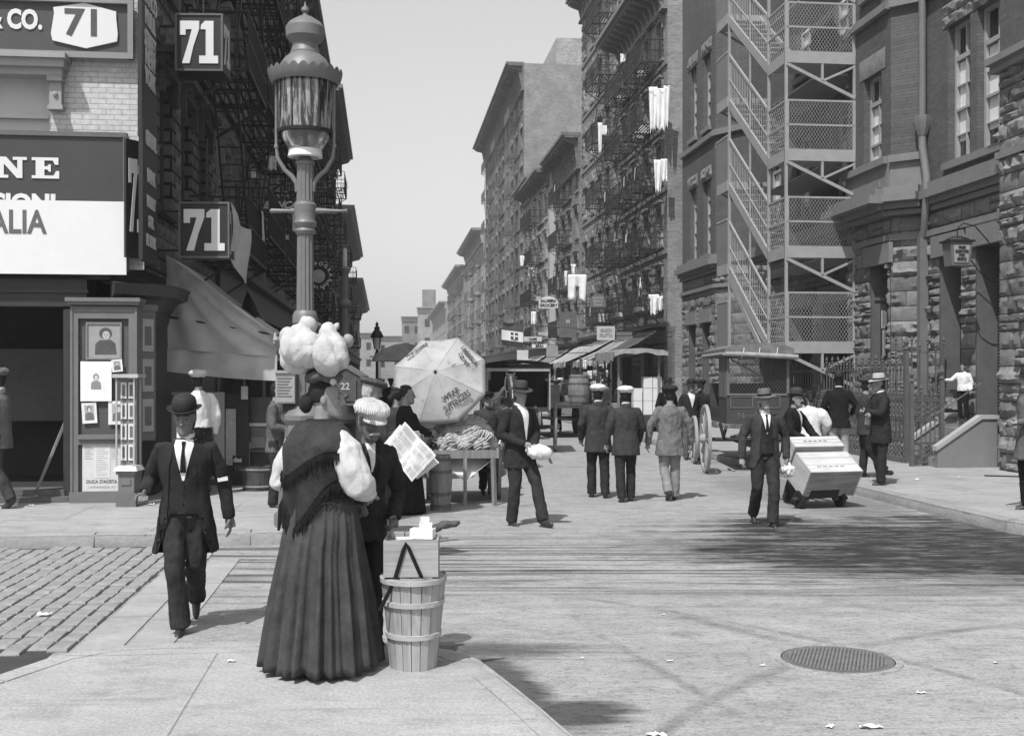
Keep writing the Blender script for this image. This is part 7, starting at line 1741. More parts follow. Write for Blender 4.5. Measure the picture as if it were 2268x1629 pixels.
# ------------------------------------------------------------------ covered goods cart, barrel wagon, horse and cart
dgc = 33.5; c = Q(1415, 833, dgc); c.z = 0; gc = empty('goods_cart', 'canopied street stall cart hung with goods and stacked with white boxes', 'cart', c, A); k = dgc / F; zq = lambda py: EYE + (HY - py) * k
m = MB(); m.box(-.62, .62, 0, 2.2, zq(945), zq(918)); m.build('bed', M_WG, gc)
for x in (-.6, .6):
    for y in (.03, 2.1): MB().box(x - .03, x + .03, y - .03, y + .03, zq(950), zq(775)).build('post', M_WOOD, gc)
m = MB(); rings = [[V((x, y, zq(778) + .09 * sin(pi * (x + .8) / 1.6) + .03 * noise.noise(V((x * 4, y * 3, 1))))) for x in [-.8 + 1.6 * q / 10 for q in range(11)]] for y in [-.3 + 2.8 * q / 8 for q in range(9)]]
m.loft(rings, cap=False, closed=False); m.loft([[p + V((0, 0, 0)) for p in rings[0]], [p + V((0, -.02, -.14 + .03 * sin(p.x * 9))) for p in rings[0]]], cap=False, closed=False); m.loft([[r[0] for r in rings], [r[0] + V((-.02, 0, -.3 + .06 * sin(i * 2))) for i, r in enumerate(rings)]], cap=False, closed=False); m.build('canopy', cloth('sagging canvas canopy', .3, .3, .8), gc, smooth=60)
for x in (-.66, .66): wheel(.5, .05, 12).build('wheel', M_WOODDARK, gc, smooth=35, loc=(x, 1.1, .5))
boxes = [(-.22, 930), (.02, 930), (.26, 930)]
n_ = 0
for row, (zb_, hh) in enumerate(((zq(918), .40), (zq(918) + .41, .36), (zq(918) + .78, .32))):
    for ci, x in enumerate((-.12, .18, .46)):
        if row == 2 and ci == 0: continue
        ob = MB().box(0, .26, 0, .3, 0, hh).build('white_box', plain('white carton', .72, .8, .12, 5, .2), loc=S(0, 0) + (Matrix.Rotation(A, 3, 'Z') @ V((x - .02, .08, zb_))) + V((c.x, c.y, 0))); ob.rotation_euler = (0, 0, A); n_ += 1
        tag(ob, ('%s white box in the %s row on the canopied cart' % (('left', 'middle', 'right')[ci], ('bottom', 'second', 'top')[row])), 'box', 'white boxes stacked on the canopied cart')
dbw = 32.5; c = Q(1262, 833, dbw); c.z = 0; bw_ = empty('barrel_wagon', 'open flat wagon carrying a tall barrel and an iron drum in the middle distance', 'wagon', c, A)
m = MB(); m.box(-.9, .7, 0, 3.2, .85, .95); m.box(-.9, -.86, 0, 3.2, .95, 1.35); m.box(-.9, .2, 3.16, 3.2, .95, 1.5); m.build('bed', M_WG, bw_)
for x, y, r_, mt in ((-.95, -.1, .60, M_WOOD), (.55, .3, .5, M_IRON), (-.95, 2.4, .5, M_WOOD), (.6, 2.6, .5, M_IRON)): wheel(r_, .07, 14).build('wheel', mt, bw_, smooth=35, loc=(x, y, r_))
m = MB(); m.tube([(-.95, 0, .6), (.6, .3, .5)], .04, 8); m.tube([(-.95, 2.4, .5), (.6, 2.6, .5)], .04, 8); m.build('axle', M_IRON, bw_)
c2_ = Q(1213, 824, 33.5); dr = empty('iron_drum', 'round open-ended iron drum lying on the wagon, its dark mouth facing us', 'drum', c2_, .25); m = MB(); RM = Matrix.Rotation(-pi / 2, 3, 'X'); m.lathe([(.20, 0), (.24, 0), (.24, .9), (.2, .9), (.2, 0)], n=24, M=RM, cap=False); m.build('shell', M_IRONGREY, dr, smooth=40); m = MB(); m.lathe([(.001, .06), (.2, .06)], n=24, M=RM); m.build('dark_mouth', M_DARK, dr); m = MB(); m.box(-.2, .2, .1, .8, -.32, -.22); m.build('cradle', M_WOODDARK, dr)
# cart with hooped black cover and its horse
dc = 26; c = Q(1148, 833, dc); c.z = 0; hc_ = empty('horse_cart', 'two-wheeled black-topped cart standing behind its harnessed horse', 'cart', c, .0); k = dc / F
zc = lambda py: EYE + (HY - py) * k
m = MB(); m.box(-.72, .72, 0, 1.9, .95, 1.05); m.box(-.72, -.66, 0, 1.9, 1.05, 1.6); m.box(.66, .72, 0, 1.9, 1.05, 1.6); m.box(-.66, .66, 1.84, 1.9, 1.05, 2.0); m.build('body', M_WG, hc_)
m = MB(); rings = [[V((-.78 + 1.56 * q / 12, y, zc(808) + .11 * sin(pi * q / 12) ** .6)) for q in range(13)] for y in (-.35, 2.0)]
m.loft(rings + [[p - V((0, 0, .05)) for p in rings[1]], [p - V((0, 0, .05)) for p in rings[0]], rings[0]], cap=False, closed=False); m.box(-.78, .78, -.37, -.33, zc(812) - .02, zc(806)); m.build('hood', C_BLACK, hc_, smooth=40)
m = MB(); [m.bar((x, -.3 if x > 0 else .1, 1.0), (x, -.3, zc(806)), .035) for x in (-.7, .7)]; m.box(-.7, .7, -.35, -.30, zc(822), zc(815)); m.build('hood_frame', plain('pale cart rail', .35, .6), hc_)
for x in (-.86, .86): wheel(.58, .06, 14).build('wheel', plain('worn cart wheel', .22, .7, .3), hc_, smooth=35, loc=(x, .8, .58))
m = MB(); m.tube([(-.86, .8, .58), (.86, .8, .58)], .04, 8); [m.tube([(x, .3, .95), (x * .8, -1.6, 1.0), (x * .7, -3.6, 1.15)], .03, 6) for x in (-.45, .45)]; m.build('shafts', M_WOODDARK, hc_)
# horse, facing the camera, one continuous skin
ch = Q(1128, 833, 21.6); ch.z = 0;  hs = empty('horse', 'dark harnessed horse with a white blaze behind the young man in the felt hat', 'horse', ch, .12); hs.scale = (.91, .91, .91)
m = MB()   # local: faces -y
m.tube([(0, 2.05, 1.28), (0, 1.8, 1.32), (0, 1.4, 1.22), (0, .8, 1.14), (0, .3, 1.16), (0, .02, 1.20), (0, -.12, 1.16)], [(.12, .16), (.27, .32), (.30, .33), (.32, .36), (.29, .36), (.22, .32), (.12, .2)], 16, up=(1, 0, 0))
m.tube([(0, .12, 1.34), (0, -.12, 1.56), (0, -.26, 1.78), (0, -.28, 1.88)], [(.24, .16), (.19, .12), (.14, .095), (.11, .09)], 12, up=(1, 0, 0)); 
m.tube([(0, -.20, 1.90), (0, -.34, 1.86), (0, -.46, 1.66), (0, -.53, 1.48), (0, -.54, 1.40)], [(.09, .09), (.12, .115), (.10, .085), (.065, .06), (.055, .045)], 12, up=(1, 0, 0))
for sx in (-1, 1):
    m.tube([(sx * .07, -.22, 1.92), (sx * .09, -.23, 2.0), (sx * .085, -.25, 2.09)], [.035, .03, .008], 6); m.ell((sx * .09, -.37, 1.80), .025, 6, 4)
    m.tube([(sx * .14, .12, 1.05), (sx * .14, .05, .78), (sx * .135, .02, .50), (sx * .13, .04, .15), (sx * .13, -.02, .05)], [.11, .075, .055, .04, .055], 8); m.tube([(sx * .13, -.02, .07), (sx * .13, -.04, .0)], [.055, .065], 8)
    m.tube([(sx * .15, 1.75, 1.1), (sx * .15, 1.62, .80), (sx * .15, 1.86, .52), (sx * .145, 1.82, .15), (sx * .145, 1.76, .03)], [.16, .11, .06, .042, .06], 8)
m.tube([(0, 2.1, 1.4), (0, 2.22, 1.1), (0, 2.2, .6)], [.05, .08, .03], 8)
hb = put(remesh(m, .02, 2), 'body', plain('dark bay coat', .035, .45, .3, 5, .1, spec=.5), hs)
m = MB(); m.tube([(0, -.475, 1.80), (0, -.545, 1.66), (0, -.60, 1.48)], [(.03, .01), (.022, .01), (.02, .01)], 6, up=(1, 0, 0)); m.build('blaze', M_PAPER, hs)
m = MB(); 
for z_ in (1.9,): m.tube([V((.21 * cos(a), -.02 - .12 * sin(a), 1.42 + .30 * sin(a))) for a in [2 * pi * q / 20 for q in range(21)]], .05, 8)
m.build('horse_collar', plain('worn leather collar', .12, .6, .3), hs, smooth=60)
m = MB()
for sx in (-1, 1): m.tube([(sx * .11, -.48, 1.5), (sx * .135, -.38, 1.75), (sx * .1, -.22, 1.9)], .010, 5); m.box(sx * .13 - .01, sx * .13 + .01, -.42, -.30, 1.72, 1.85); m.tube([(sx * .12, -.45, 1.5), (sx * .3, .1, 1.5), (sx * .3, 1.6, 1.42)], .008, 5)
m.tube([(-.11, -.44, 1.62), (0, -.58, 1.60), (.11, -.44, 1.62)], .010, 5); m.tube([(-.33, .5, 1.0), (-.3, .5, 1.42), (0, .5, 1.56), (.3, .5, 1.42), (.33, .5, 1.0)], .022, 6); m.tube([(-.12, -.3, 1.9), (0, -.4, 1.92), (.12, -.3, 1.9)], .012, 5)
m.build('harness', plain('strap leather', .14, .5, .3), hs)
m = MB(); m.tube([(0, -.18, 1.97), (.0, -.33, 1.93), (0.01, -.42, 1.8)], [.02, .035, .01], 6); m.tube([(0, -.1, 1.9), (0, .0, 1.72), (0, .1, 1.5)], [.02, .03, .02], 6); put(remesh(m, .01, 0, FOLD(.01, 30)), 'mane', HAIR, hs)
# ------------------------------------------------------------------ corner display cases
def onfront(px, py, u): a, z = fpx(px, py, u); return a, z
ub = 15.22; aL, zT = onfront(155, 664, ub); aR, _ = onfront(303, 664, ub); k = (aR - aL) / 148
bt = empty('display_case', 'tall panelled wooden showcase at the shop corner holding framed portraits above a printed poster', 'display case', S(VL + aL, ub, PAVE), A); W_ = aR - aL; Hh = zT - PAVE
FZ = lambda py: onfront(230, py, ub)[1] - PAVE; FX = lambda px: (px - 155) * k; Pb = PT_front(0); M_BOOTH = plain('grey green showcase paint', .15, .6, .2, 3, .12, spec=.4)
m = MB(); bx(m, Pb, 0, W_, 0, Hh - .05, -.33, -.08)
for q in ((0, FX(172), 0, Hh - .08), (FX(284), W_, 0, Hh - .08), (FX(172), FX(284), 0, FZ(1095)), (FX(172), FX(284), FZ(984), FZ(962)), (FX(172), FX(284), FZ(705), Hh - .08)): bx(m, Pb, q[0], q[1], q[2], q[3], -.08, -.02)
bx(m, Pb, FX(172) - .0, FX(284), FZ(972), FZ(963), -.02, .012); bx(m, Pb, -.03, W_ + .03, Hh - .06, Hh - .02, -.33, .03); bx(m, Pb, -.05, W_ + .05, Hh - .02, Hh + .03, -.33, .06); bx(m, Pb, -.01, W_ + .01, 0, .14, -.3, .01); bx(m, Pb, FX(162), FX(296), FZ(690), FZ(684), -.02, -.008)
bx(m, Pb, 0, .03, .14, Hh - .1, -.02, -.005); bx(m, Pb, W_ - .03, W_, .14, Hh - .1, -.02, -.005)
m.build('case', M_BOOTH, bt)
m = MB(); bx(m, Pb, FX(173), FX(283), FZ(962), FZ(706), -.079, -.072); m.build('back_panel', plain('showcase felt', .09, .9), bt)
def picture(name, x0, x1, y0, y1, label, kind, tilt=0, o=-.06):
    w, h = (x1 - x0) * k, FZ(y0) - FZ(y1); pos = Matrix.Rotation(A, 3, 'Z') @ V(((FX(x0)), -(o), FZ(y1))) + S(VL + aL, ub, PAVE)
    ob = empty(name, label, 'picture', pos, rot=(0, tilt, A)); gm = {'oil': .30, 'draw': .78, 'photo': .72, 'poster': .6}[kind]
    m = MB(); bx(m, Pb, 0, w, 0, h, 0, .008); sh_ = m.build('sheet' if kind != 'oil' else 'canvas', plain('picture ' + kind, gm, .8, .15, 9, .1), ob)
    if kind == 'oil':
        m = MB(); t_ = .022
        for q in ((0, w, 0, t_), (0, w, h - t_, h), (0, t_, t_, h - t_), (w - t_, w, t_, h - t_)): bx(m, Pb, *q, .0, .025)
        m.build('frame', plain('thin frame', .2, .5), ob)
    if kind in ('oil', 'draw', 'photo'):
        mg_ = {'oil': .085, 'draw': .25, 'photo': .16}[kind]; s_ = {'oil': 1, 'draw': .55, 'photo': .95}[kind]; cx, cy = w / 2 + (.02 if kind == 'oil' else 0), h * .5
        if kind == 'photo': m = MB(); m.prism([(w * .18, h * .15), (w * .82, h * .15), (w * .82, h * .88), (w * .18, h * .88)], .0085, .0095, Pb); m.build('print', plain('photo tone', .38), sh_)
        hw_ = w * .13 * s_ * 1.1; hz_ = h * .12 * s_ * 1.1; hc = (cx, cy + h * .17 * s_)
        el = lambda a, b_, rx, rz, n=18: [(a + rx * cos(2 * pi * q / n), b_ + rz * sin(2 * pi * q / n)) for q in range(n)]
        m = MB(); m.prism([(cx - w * .30 * s_, cy - h * .36 * s_), (cx - w * .28 * s_, cy - h * .08 * s_), (cx - w * .16 * s_, cy + h * .02 * s_), (cx + w * .14 * s_, cy + h * .03 * s_), (cx + w * .27 * s_, cy - h * .06 * s_), (cx + w * .31 * s_, cy - h * .36 * s_)], .010, .011, Pb); m.build('figure', plain('picture shade ' + kind, mg_), sh_)
        m = MB(); m.prism(el(hc[0], hc[1] + hz_ * .25, hw_ * 1.25, hz_ * 1.15), .0102, .0115, Pb); m.build('figure', plain('picture shade ' + kind, mg_), sh_)
        m = MB(); m.prism(el(hc[0] + hw_ * .1, hc[1] - hz_ * .15, hw_ * .72, hz_ * .9), .0118, .0125, Pb); m.build('face', plain('picture light ' + kind, {'oil': .42, 'draw': .6, 'photo': .6}[kind]), sh_)
        m = MB(); [m.prism(el(hc[0] + hw_ * (.1 + e), hc[1] - hz_ * zf, hw_ * .14, hz_ * .09, 8), .0127, .013, Pb) for e, zf in ((-.28, -.02), (.28, -.02), (0, .55))]; m.build('features', plain('picture shade ' + kind, mg_), sh_)
    return ob, w, h
picture('portrait', 188, 268, 713, 796, 'framed dark painted portrait of a capped sitter at the top of the showcase', 'oil')
picture('drawing', 177, 246, 800, 888, 'large white sheet with a pencil bust of a long-haired woman, middle of the showcase', 'draw', o=-.03)
picture('photograph', 181, 214, 892, 938, 'small oval-headed photograph leaning at the lower left of the showcase', 'photo', -.06, o=-.045); picture('photograph', 238, 284, 888, 940, 'pair of photographs at the lower right of the showcase', 'photo', .0, -.045); picture('photograph', 248, 272, 797, 824, 'small photograph of a baby above the glass pedestal', 'photo', -.1, -.02)
ob, w, h = picture('poster', 180, 266, 972, 1088, 'torn printed poster in the lower panel of the showcase, reading DUCA D\'AOSTA', 'poster', 0, -.055)
m = MB(); bx(m, Pb, w * .32, w * .72, h * .26, h * .9, .009, .012); s2_ = m.build('pasted_slip', M_PAPER, ob)
text("DUCA D'AOSTA", .060, ob, plain('poster ink', .12), (w * .5, -.0095, h * .155), align='CENTER', sx=.88, bold=.002, ext=.001); text('I. NAVIGAZIONE DEL 1911', .04, ob, plain('poster grey', .3), (w * .5, -.0095, h * .06), align='CENTER', sx=.72, ext=.001); text('GRANDE NAVIGAZIONE', .045, ob, plain('poster grey', .3), (w * .5, -.0095, h * .91), align='CENTER', sx=.75, ext=.001)
m = MB()
for i in range(16): bx(m, Pb, w * .36, w * R.uniform(.5, .69), h * (.30 + i * .037), h * (.308 + i * .037), .0125, .0132)
for i in range(6): bx(m, Pb, w * .06, w * R.uniform(.2, .3), h * (.62 + i * .045), h * (.63 + i * .045), .0085, .0095); bx(m, Pb, w * .75, w * R.uniform(.85, .95), h * (.62 + i * .045), h * (.63 + i * .045), .0085, .0095)
m.build('print', plain('poster grey', .3), ob)
# glass pedestal case
up = 14.75; aP, zP = onfront(258, 830, up); aQ, _ = onfront(322, 830, up); kp = (aQ - aP) / 64; gz = lambda py: onfront(290, py, up)[1] - PAVE
gp = empty('display_case', 'slim glass-sided pedestal case of small photographs standing before the showcase', 'display case', S(VL + aP, up, PAVE), A - .1); Wp = 40 * kp
m = MB(); bx(m, Pb, 0, Wp + .03, 0, .17, -.28, .03); m.build('plinth', plain('stone plinth', .14, .9), gp)
m = MB(); bx(m, Pb, .02, Wp, .17, gz(1042), -.25, 0); bx(m, Pb, .0, Wp + .02, gz(1050), gz(1042), -.27, .02); bx(m, Pb, .06, Wp - .04, .27, gz(1060), 0, .012); m.build('pedestal', M_BOOTH, gp)
m = MB(); m.add([(-.03, -.05, gz(1042)), (Wp + .05, -.05, gz(1042)), (Wp + .05, .28, gz(1042)), (-.03, .28, gz(1042)), (.0, .0, gz(1031)), (Wp + .02, .0, gz(1031)), (Wp + .02, .25, gz(1031)), (0, .25, gz(1031))], [(0, 1, 5, 4), (1, 2, 6, 5), (2, 3, 7, 6), (3, 0, 4, 7), (4, 5, 6, 7), (0, 1, 2, 3)]); m.build('ledge', plain('pale ledge', .6, .7, .1), gp)
m = MB(); t_ = .018
for x in (0, Wp): 
    for y in (0, .25): m.box(x - t_ / 2, x + t_ / 2, y - t_ / 2, y + t_ / 2, gz(1031), gz(838))
m.build('glazing_bars', plain('pale glazing bars', .4, .5), gp); m = MB(); m.box(-.04, Wp + .06, -.04, .29, gz(836), gz(828)); m.build('lid', plain('pale lid', .45, .6), gp)
m = MB(); m.box(.01, Wp - .01, .12, .13, gz(1031), gz(838)); m.build('card_backing', plain('grey card', .2), gp)
for i in range(4):
    for x0, x1 in ((.02, Wp * .42), (Wp * .52, Wp - .03)):
        z0 = gz(1020 - i * 46); m = MB(); m.box(x0, x1, .10, .112, z0, z0 + .2); ph_ = m.build('photo_card', M_PAPER, gp); m = MB(); m.box(x0 + .02, x1 - .02, .095, .099, z0 + .03, z0 + .17); m.build('photo_image', plain('photo tone dark', .14, .6, .4, 20), ph_)
# narrow side showcase on the chamfer
o = empty('display_case', 'narrow upright photo case fixed to the shop corner beside the wooden showcase', 'display case', S(VL - .16, 15.62, .9), A + 1.0); m = MB(); m.box(0, .3, -.1, 0, 0, 1.75); m.box(-.02, .32, -.12, .0, 1.72, 1.8); m.build('case', M_BOOTH, o)
for i in range(3): m = MB(); m.box(.05, .25, -.112, -.10, .12 + i * .53, .55 + i * .53); q_ = m.build('photo_card', plain('photo tone', .38), o); m = MB(); m.box(.09, .21, -.117, -.112, .2 + i * .53, .45 + i * .53); m.build('photo_image', plain('photo tone dark', .14), q_)
# ------------------------------------------------------------------ awning over the left pavement
da = 16.6; wld = [Q(366, 562, da), Q(372, 772, da), Q(614, 742, da), Q(614, 790, da), Q(614, 843, da), Q(371, 822, da)]
aw = empty('awning', 'plain canvas awning with drooping folded end, over the left pavement', 'awning', wld[0]); o0 = wld[0]
M_AW, t, b = nt('awning canvas'); co_ = N(t, 'ShaderNodeTexCoord').outputs['Object']; sp_ = N(t, 'ShaderNodeSeparateXYZ'); L(t, co_, sp_.inputs[0])
xs_ = (514 - 366) / F * da; g_ = .42; n1 = nz(t, co_, 3, 5); L(t, grey(t, mth(t, 'MULTIPLY', g_, maprange(t, n1, .3, .7, .8, 1.15))), b.inputs['Base Color']); b.inputs['Roughness'].default_value = .95; bump(t, b, n1, .3, .02)
TL, TR = wld[0] - o0, wld[2] - o0; BL, BR = Q(371, 772, da) - o0, Q(614, 790, da) - o0; m = MB(); nx, nz2 = 28, 16; rows = []
for j_ in range(nz2 + 1):
    row = []
    for i in range(nx + 1):
        u_, v_ = i / nx, j_ / nz2; top = TL.lerp(TR, u_); bot = BL.lerp(BR, u_); p = top.lerp(bot, v_)
        dd_ = sqrt((u_ * 1.3) ** 2 + (v_ + .1) ** 2); an = atan2(v_ + .02, u_ + .02)
        p = p + V((0, -.05 * sin(an * 16) * min(1, dd_ * 1.2) * (1 - .6 * u_) - .04 * sin(pi * u_), 0)); row.append(p)
    rows.append(row)
m.loft(rows, cap=False, closed=False)
val = [[BL.lerp(BR, i / nx) + V((0, -.015, 0)) for i in range(nx + 1)], [(BL.lerp(BR, i / nx) + (wld[5] - o0 - BL).lerp(wld[4] - o0 - BR, i / nx)) + V((0, -.03 - .02 * sin(i * .9), -.02 * sin(pi * i / nx))) for i in range(nx + 1)]]
m.build('end_curtain', M_AW, aw, smooth=60); m = MB(); m.loft(val, cap=False, closed=False); m.build('valance', M_AW, aw, smooth=60)
dirS = V((-SA, CA, 0)); m = MB(); Ls = 4.2; m.loft([[TL.lerp(TR, i / 8) + dirS * (Ls * j_ / 6) + V((0, 0, -.06 * sin(pi * i / 8) * (1 + .4 * sin(j_ * 2.2)))) for i in range(9)] for j_ in range(7)], cap=False, closed=False); m.build('roof_canvas', M_AW, aw, smooth=60)
m = MB(); m.loft([[TR + dirS * (Ls * j_ / 8), TR + dirS * (Ls * j_ / 8) + V((.0, 0, -.38 + .03 * (j_ % 2)))] for j_ in range(9)], cap=False, closed=False); m.build('front_valance', M_AW, aw); m = MB(); m.tube([TR, TR + dirS * Ls], .02, 6); m.tube([TR, TL + V((0, 0, -.9))], .014, 6); m.tube([TR + dirS * Ls, TL + dirS * Ls + V((0, 0, -.9))], .014, 6); m.build('frame_rod', M_IRON, aw)
m = MB(); q0 = Q(613, 745, da) - o0; m.tube([q0 + V((-.02, -.03, .05)), q0 + V((.0, -.05, -.05)), q0 + V((-.03, -.03, -.14))], [.02, .045, .02], 8); put(remesh(m, .012, 0, FOLD(.02, 20)), 'gathered_end', cloth('gathered canvas', .4), aw)
# ragged cloth beyond
m = MB(); o1 = Q(548, 640, 19.5); rows = [[Q(548 + 42 * v_ * u_ - 22 * (1 - u_) * v_, 640 + 70 * v_ + 8 * sin(u_ * 7), 19.5 + .3 * sin(u_ * 5)) for u_ in [i / 10 for i in range(11)]] for v_ in [j_ / 6 for j_ in range(7)]]; m.loft(rows, cap=False, closed=False); tag(m.build('cloth_drape', cloth('ragged drape', .16), smooth=60), 'ragged striped cloth hanging in a tent shape above the awning', 'drape')
# shop wall stuff under the awning
def flatobj(name, label, cat, px0, px1, py0, py1, d_, mat, th=.03, textl=(), parts=None):
    a = Q(px0, py1, d_); b_ = Q(px1, py0, d_); o = empty(name, label, cat, a, .02); m = MB(); m.box(0, b_.x - a.x, 0, th, 0, b_.z - a.z); m.build('panel', mat, o)
    for s_, x, z, sz, mt, sxx in textl: text(s_, sz, o, mt, ((b_.x - a.x) * x, -.004, (b_.z - a.z) * z), sx=sxx, ext=.002, bold=.004)
    return o, b_.x - a.x, b_.z - a.z
flatobj('shop_board', 'pale board lettered in dark capitals at its head behind the cap-wearing man', 'board', 373, 496, 868, 1060, 17.0, plain('cream board', .42, .7, .15), .04, [('LIQUORE', .06, .90, .13, M_BLACK, .95)])
flatobj('shop_board', 'dark narrow board with a ragged torn poster under the awning', 'board', 497, 550, 872, 1080, 17.1, plain('dark board paint', .05, .7), .04)
o, w, h = flatobj('torn_poster', 'torn pale poster strip hanging on the dark board', 'poster', 500, 522, 905, 1030, 17.05, plain('torn paper', .45, .9, .4, 20), .01)
flatobj('small_sign', 'little framed sign with the letters des low on the dark board', 'sign', 515, 534, 1008, 1050, 16.9, M_BLACK, .02, [('des', .1, .66, .10, M_WHITE, .9), ('15', .2, .2, .10, M_IRONGREY, .9)])
o, w, h = flatobj('shop_window_case', 'glass-fronted counter case with a white shelf edge under the awning', 'display case', 553, 615, 880, 968, 17.4, plain('dim glass case', .1, .3, .4, 4), .4); m = MB(); m.box(0, w * .96, -.02, .0, h * .28, h * .36); m.build('shelf_edge', M_PAPER, o); m = MB(); m.box(.02, w - .02, -.01, 0, 0, h * .25); m.build('front_panel', plain('case front', .2), o)
o, w, h = flatobj('counter', 'dark shop counter below the glass case', 'counter', 553, 600, 1000, 1088, 17.5, M_WOODDARK, .5); m = MB(); m.box(-.03, w + .05, -.03, .5, h, h + .03); m.build('top', M_WOOD, o)
ob = MB().box(0, .2, 0, .2, 0, .17).build('tin_box', plain('tin box', .3, .4), loc=Q(556, 990, 17.4)); tag(ob, 'pale tin box standing on the dark shop counter', 'box')
c = Q(570, 1078, 16.4); c.z = PAVE; o = empty('basket', 'round wooden tub basket on the pavement beneath the shop counter', 'basket', c); m = MB(); m.lathe([(.20, 0), (.24, .34), (.22, .34), (.18, .02)], n=20); m.build('staves', M_WOODDARK, o); m = MB(); [m.lathe([(.205 + z * .11, z - .015), (.215 + z * .11, z), (.205 + z * .11, z + .015)], n=20) for z in (.06, .30)]; m.build('hoop', M_WOOD, o)
flatobj('paper_slip', 'pale slip of paper pinned at the shop window top', 'paper', 534, 549, 855, 884, 17.0, M_PAPER, .01)
# ------------------------------------------------------------------ washing, flags and signs of the right-hand row
def hang(px0, py0, px1, py1, d_, label, kind='shirt', mat=None, seed=0, name='washing', cat='washing', group='white washing hung out on the tenement'):
    a = Q(px0, py0, d_); b_ = Q(px1, py1, d_); w, h = b_.x - a.x, a.z - b_.z; rr = random.Random(seed); m = MB(); nx, nz_ = 12, 14
    outl = {'shirt': lambda v_: (.0, 1.0) if v_ < .2 else (.15, .85), 'sheet': lambda v_: (.0, 1), 'trousers': lambda v_: (.0, 1), 'narrow': lambda v_: (.2 * v_, 1 - .25 * v_), 'tri': lambda v_: (.5 - .5 * v_, .5 + .5 * v_ * .8)}[kind]
    rows = []
    for j_ in range(nz_ + 1):
        v_ = j_ / nz_; l_, r_ = outl(v_); row = []
        for i in range(nx + 1):
            u_ = i / nx; x = w * (l_ + (r_ - l_) * u_); lowf = 1 - (.14 * abs(sin(u_ * 6 + seed)) if v_ > .8 else 0); row.append(V((x, .10 * w * sin(u_ * 11 + seed + v_ * 1.5) * (.4 + v_) + .03 * noise.noise(V((u_ * 5, v_ * 4, seed))), -h * v_ * lowf)))
        rows.append(row)
    m.loft(rows, cap=False, closed=False)
    if kind == 'trousers':   # cut the fork
        keep = [(f, k_) for f, k_ in zip(m.f, m.m) if not (sum(m.v[q][2] for q in f) / 4 < -h * .45 and abs(sum(m.v[q][0] for q in f) / 4 - w / 2) < w * .07)]; m.f = [q[0] for q in keep]; m.m = [q[1] for q in keep]
    ob = m.build(name, mat or M_LAUNDRY, loc=a, smooth=60); md = ob.modifiers.new('s', 'SOLIDIFY'); md.thickness = .015; return tag(ob, label, cat, group)
W = [(1437, 193, 1456, 300, 46.5, 'long narrow white garment at the left of the uppermost big washing bunch', 'narrow'), (1454, 196, 1474, 298, 46.3, 'wide white sheet in the middle of the uppermost big washing bunch', 'sheet'), (1470, 190, 1484, 290, 46.1, 'white garment at the right end of the uppermost washing bunch', 'narrow'),
     (1448, 354, 1468, 432, 46.5, 'left white cloth of the second washing bunch at the tenement edge', 'narrow'), (1464, 352, 1478, 405, 46.2, 'right white cloth of the second washing bunch at the tenement edge', 'sheet'), (1324, 272, 1334, 345, 55, 'single long white strip hanging under a high balcony', 'narrow'), (1333, 278, 1344, 300, 55, 'small white cloth beside the long white strip', 'sheet'),
     (1258, 608, 1300, 672, 52, 'largest white wash, a pair of combinations with two legs, hanging mid-street', 'trousers'), (1264, 585, 1276, 610, 52, 'small white shirt above the largest white wash', 'shirt'), (1437, 652, 1460, 700, 47, 'white garment at the lowest tenement balcony by the school', 'shirt'), (1456, 656, 1468, 690, 46.8, 'narrow white cloth beside the lowest white garment', 'narrow'),
     (1412, 615, 1425, 660, 49, 'white pointed cloth above the lowest balcony', 'tri'), (1151, 566, 1161, 592, 84, 'left of two white stockings-like garments far up the row', 'narrow'), (1161, 568, 1172, 594, 84, 'right of two white garments far up the row', 'narrow'), (1170, 590, 1184, 615, 83, 'bunched white cloths just below the far white pair', 'trousers'), (1176, 690, 1188, 720, 70, 'white cloth low down on the dark tall block', 'sheet'), (1250, 600, 1257, 635, 58, 'pale strip of washing left of the largest white wash', 'narrow'),
     (1240, 372, 1252, 392, 76, 'white cloth on the roof edge of the stepped-cornice house', 'sheet'), (1374, 120, 1386, 140, 52, 'white cloth high on a balcony against the sky', 'sheet'), (590, 345, 612, 378, 25.5, 'white cloth on a dark fire escape left of the lamp post', 'sheet'), (555, 375, 566, 395, 24, 'small white cloth low on the dark fire escape', 'sheet'), (735, 455, 742, 478, 60, 'white cloth on the left row beyond the lamp post', 'sheet')]
for i, q in enumerate(W): hang(*q[:5], q[5], q[6], seed=i)
m = MB(); a, b_ = Q(1432, 190, 46.4), Q(1487, 186, 46); m.tube([a, a.lerp(b_, .5) - V((0, 0, .05)), b_], .012, 5); tag(m.build('washing_line', M_IRON), 'dark line carrying the uppermost washing bunch', 'line'); m = MB(); a, b_ = Q(1225, 600, 60), Q(1310, 580, 50); m.tube([a, a.lerp(b_, .5) - V((0, 0, .1)), b_], .015, 5); tag(m.build('washing_line', M_IRON), 'line carrying the largest white wash', 'line')
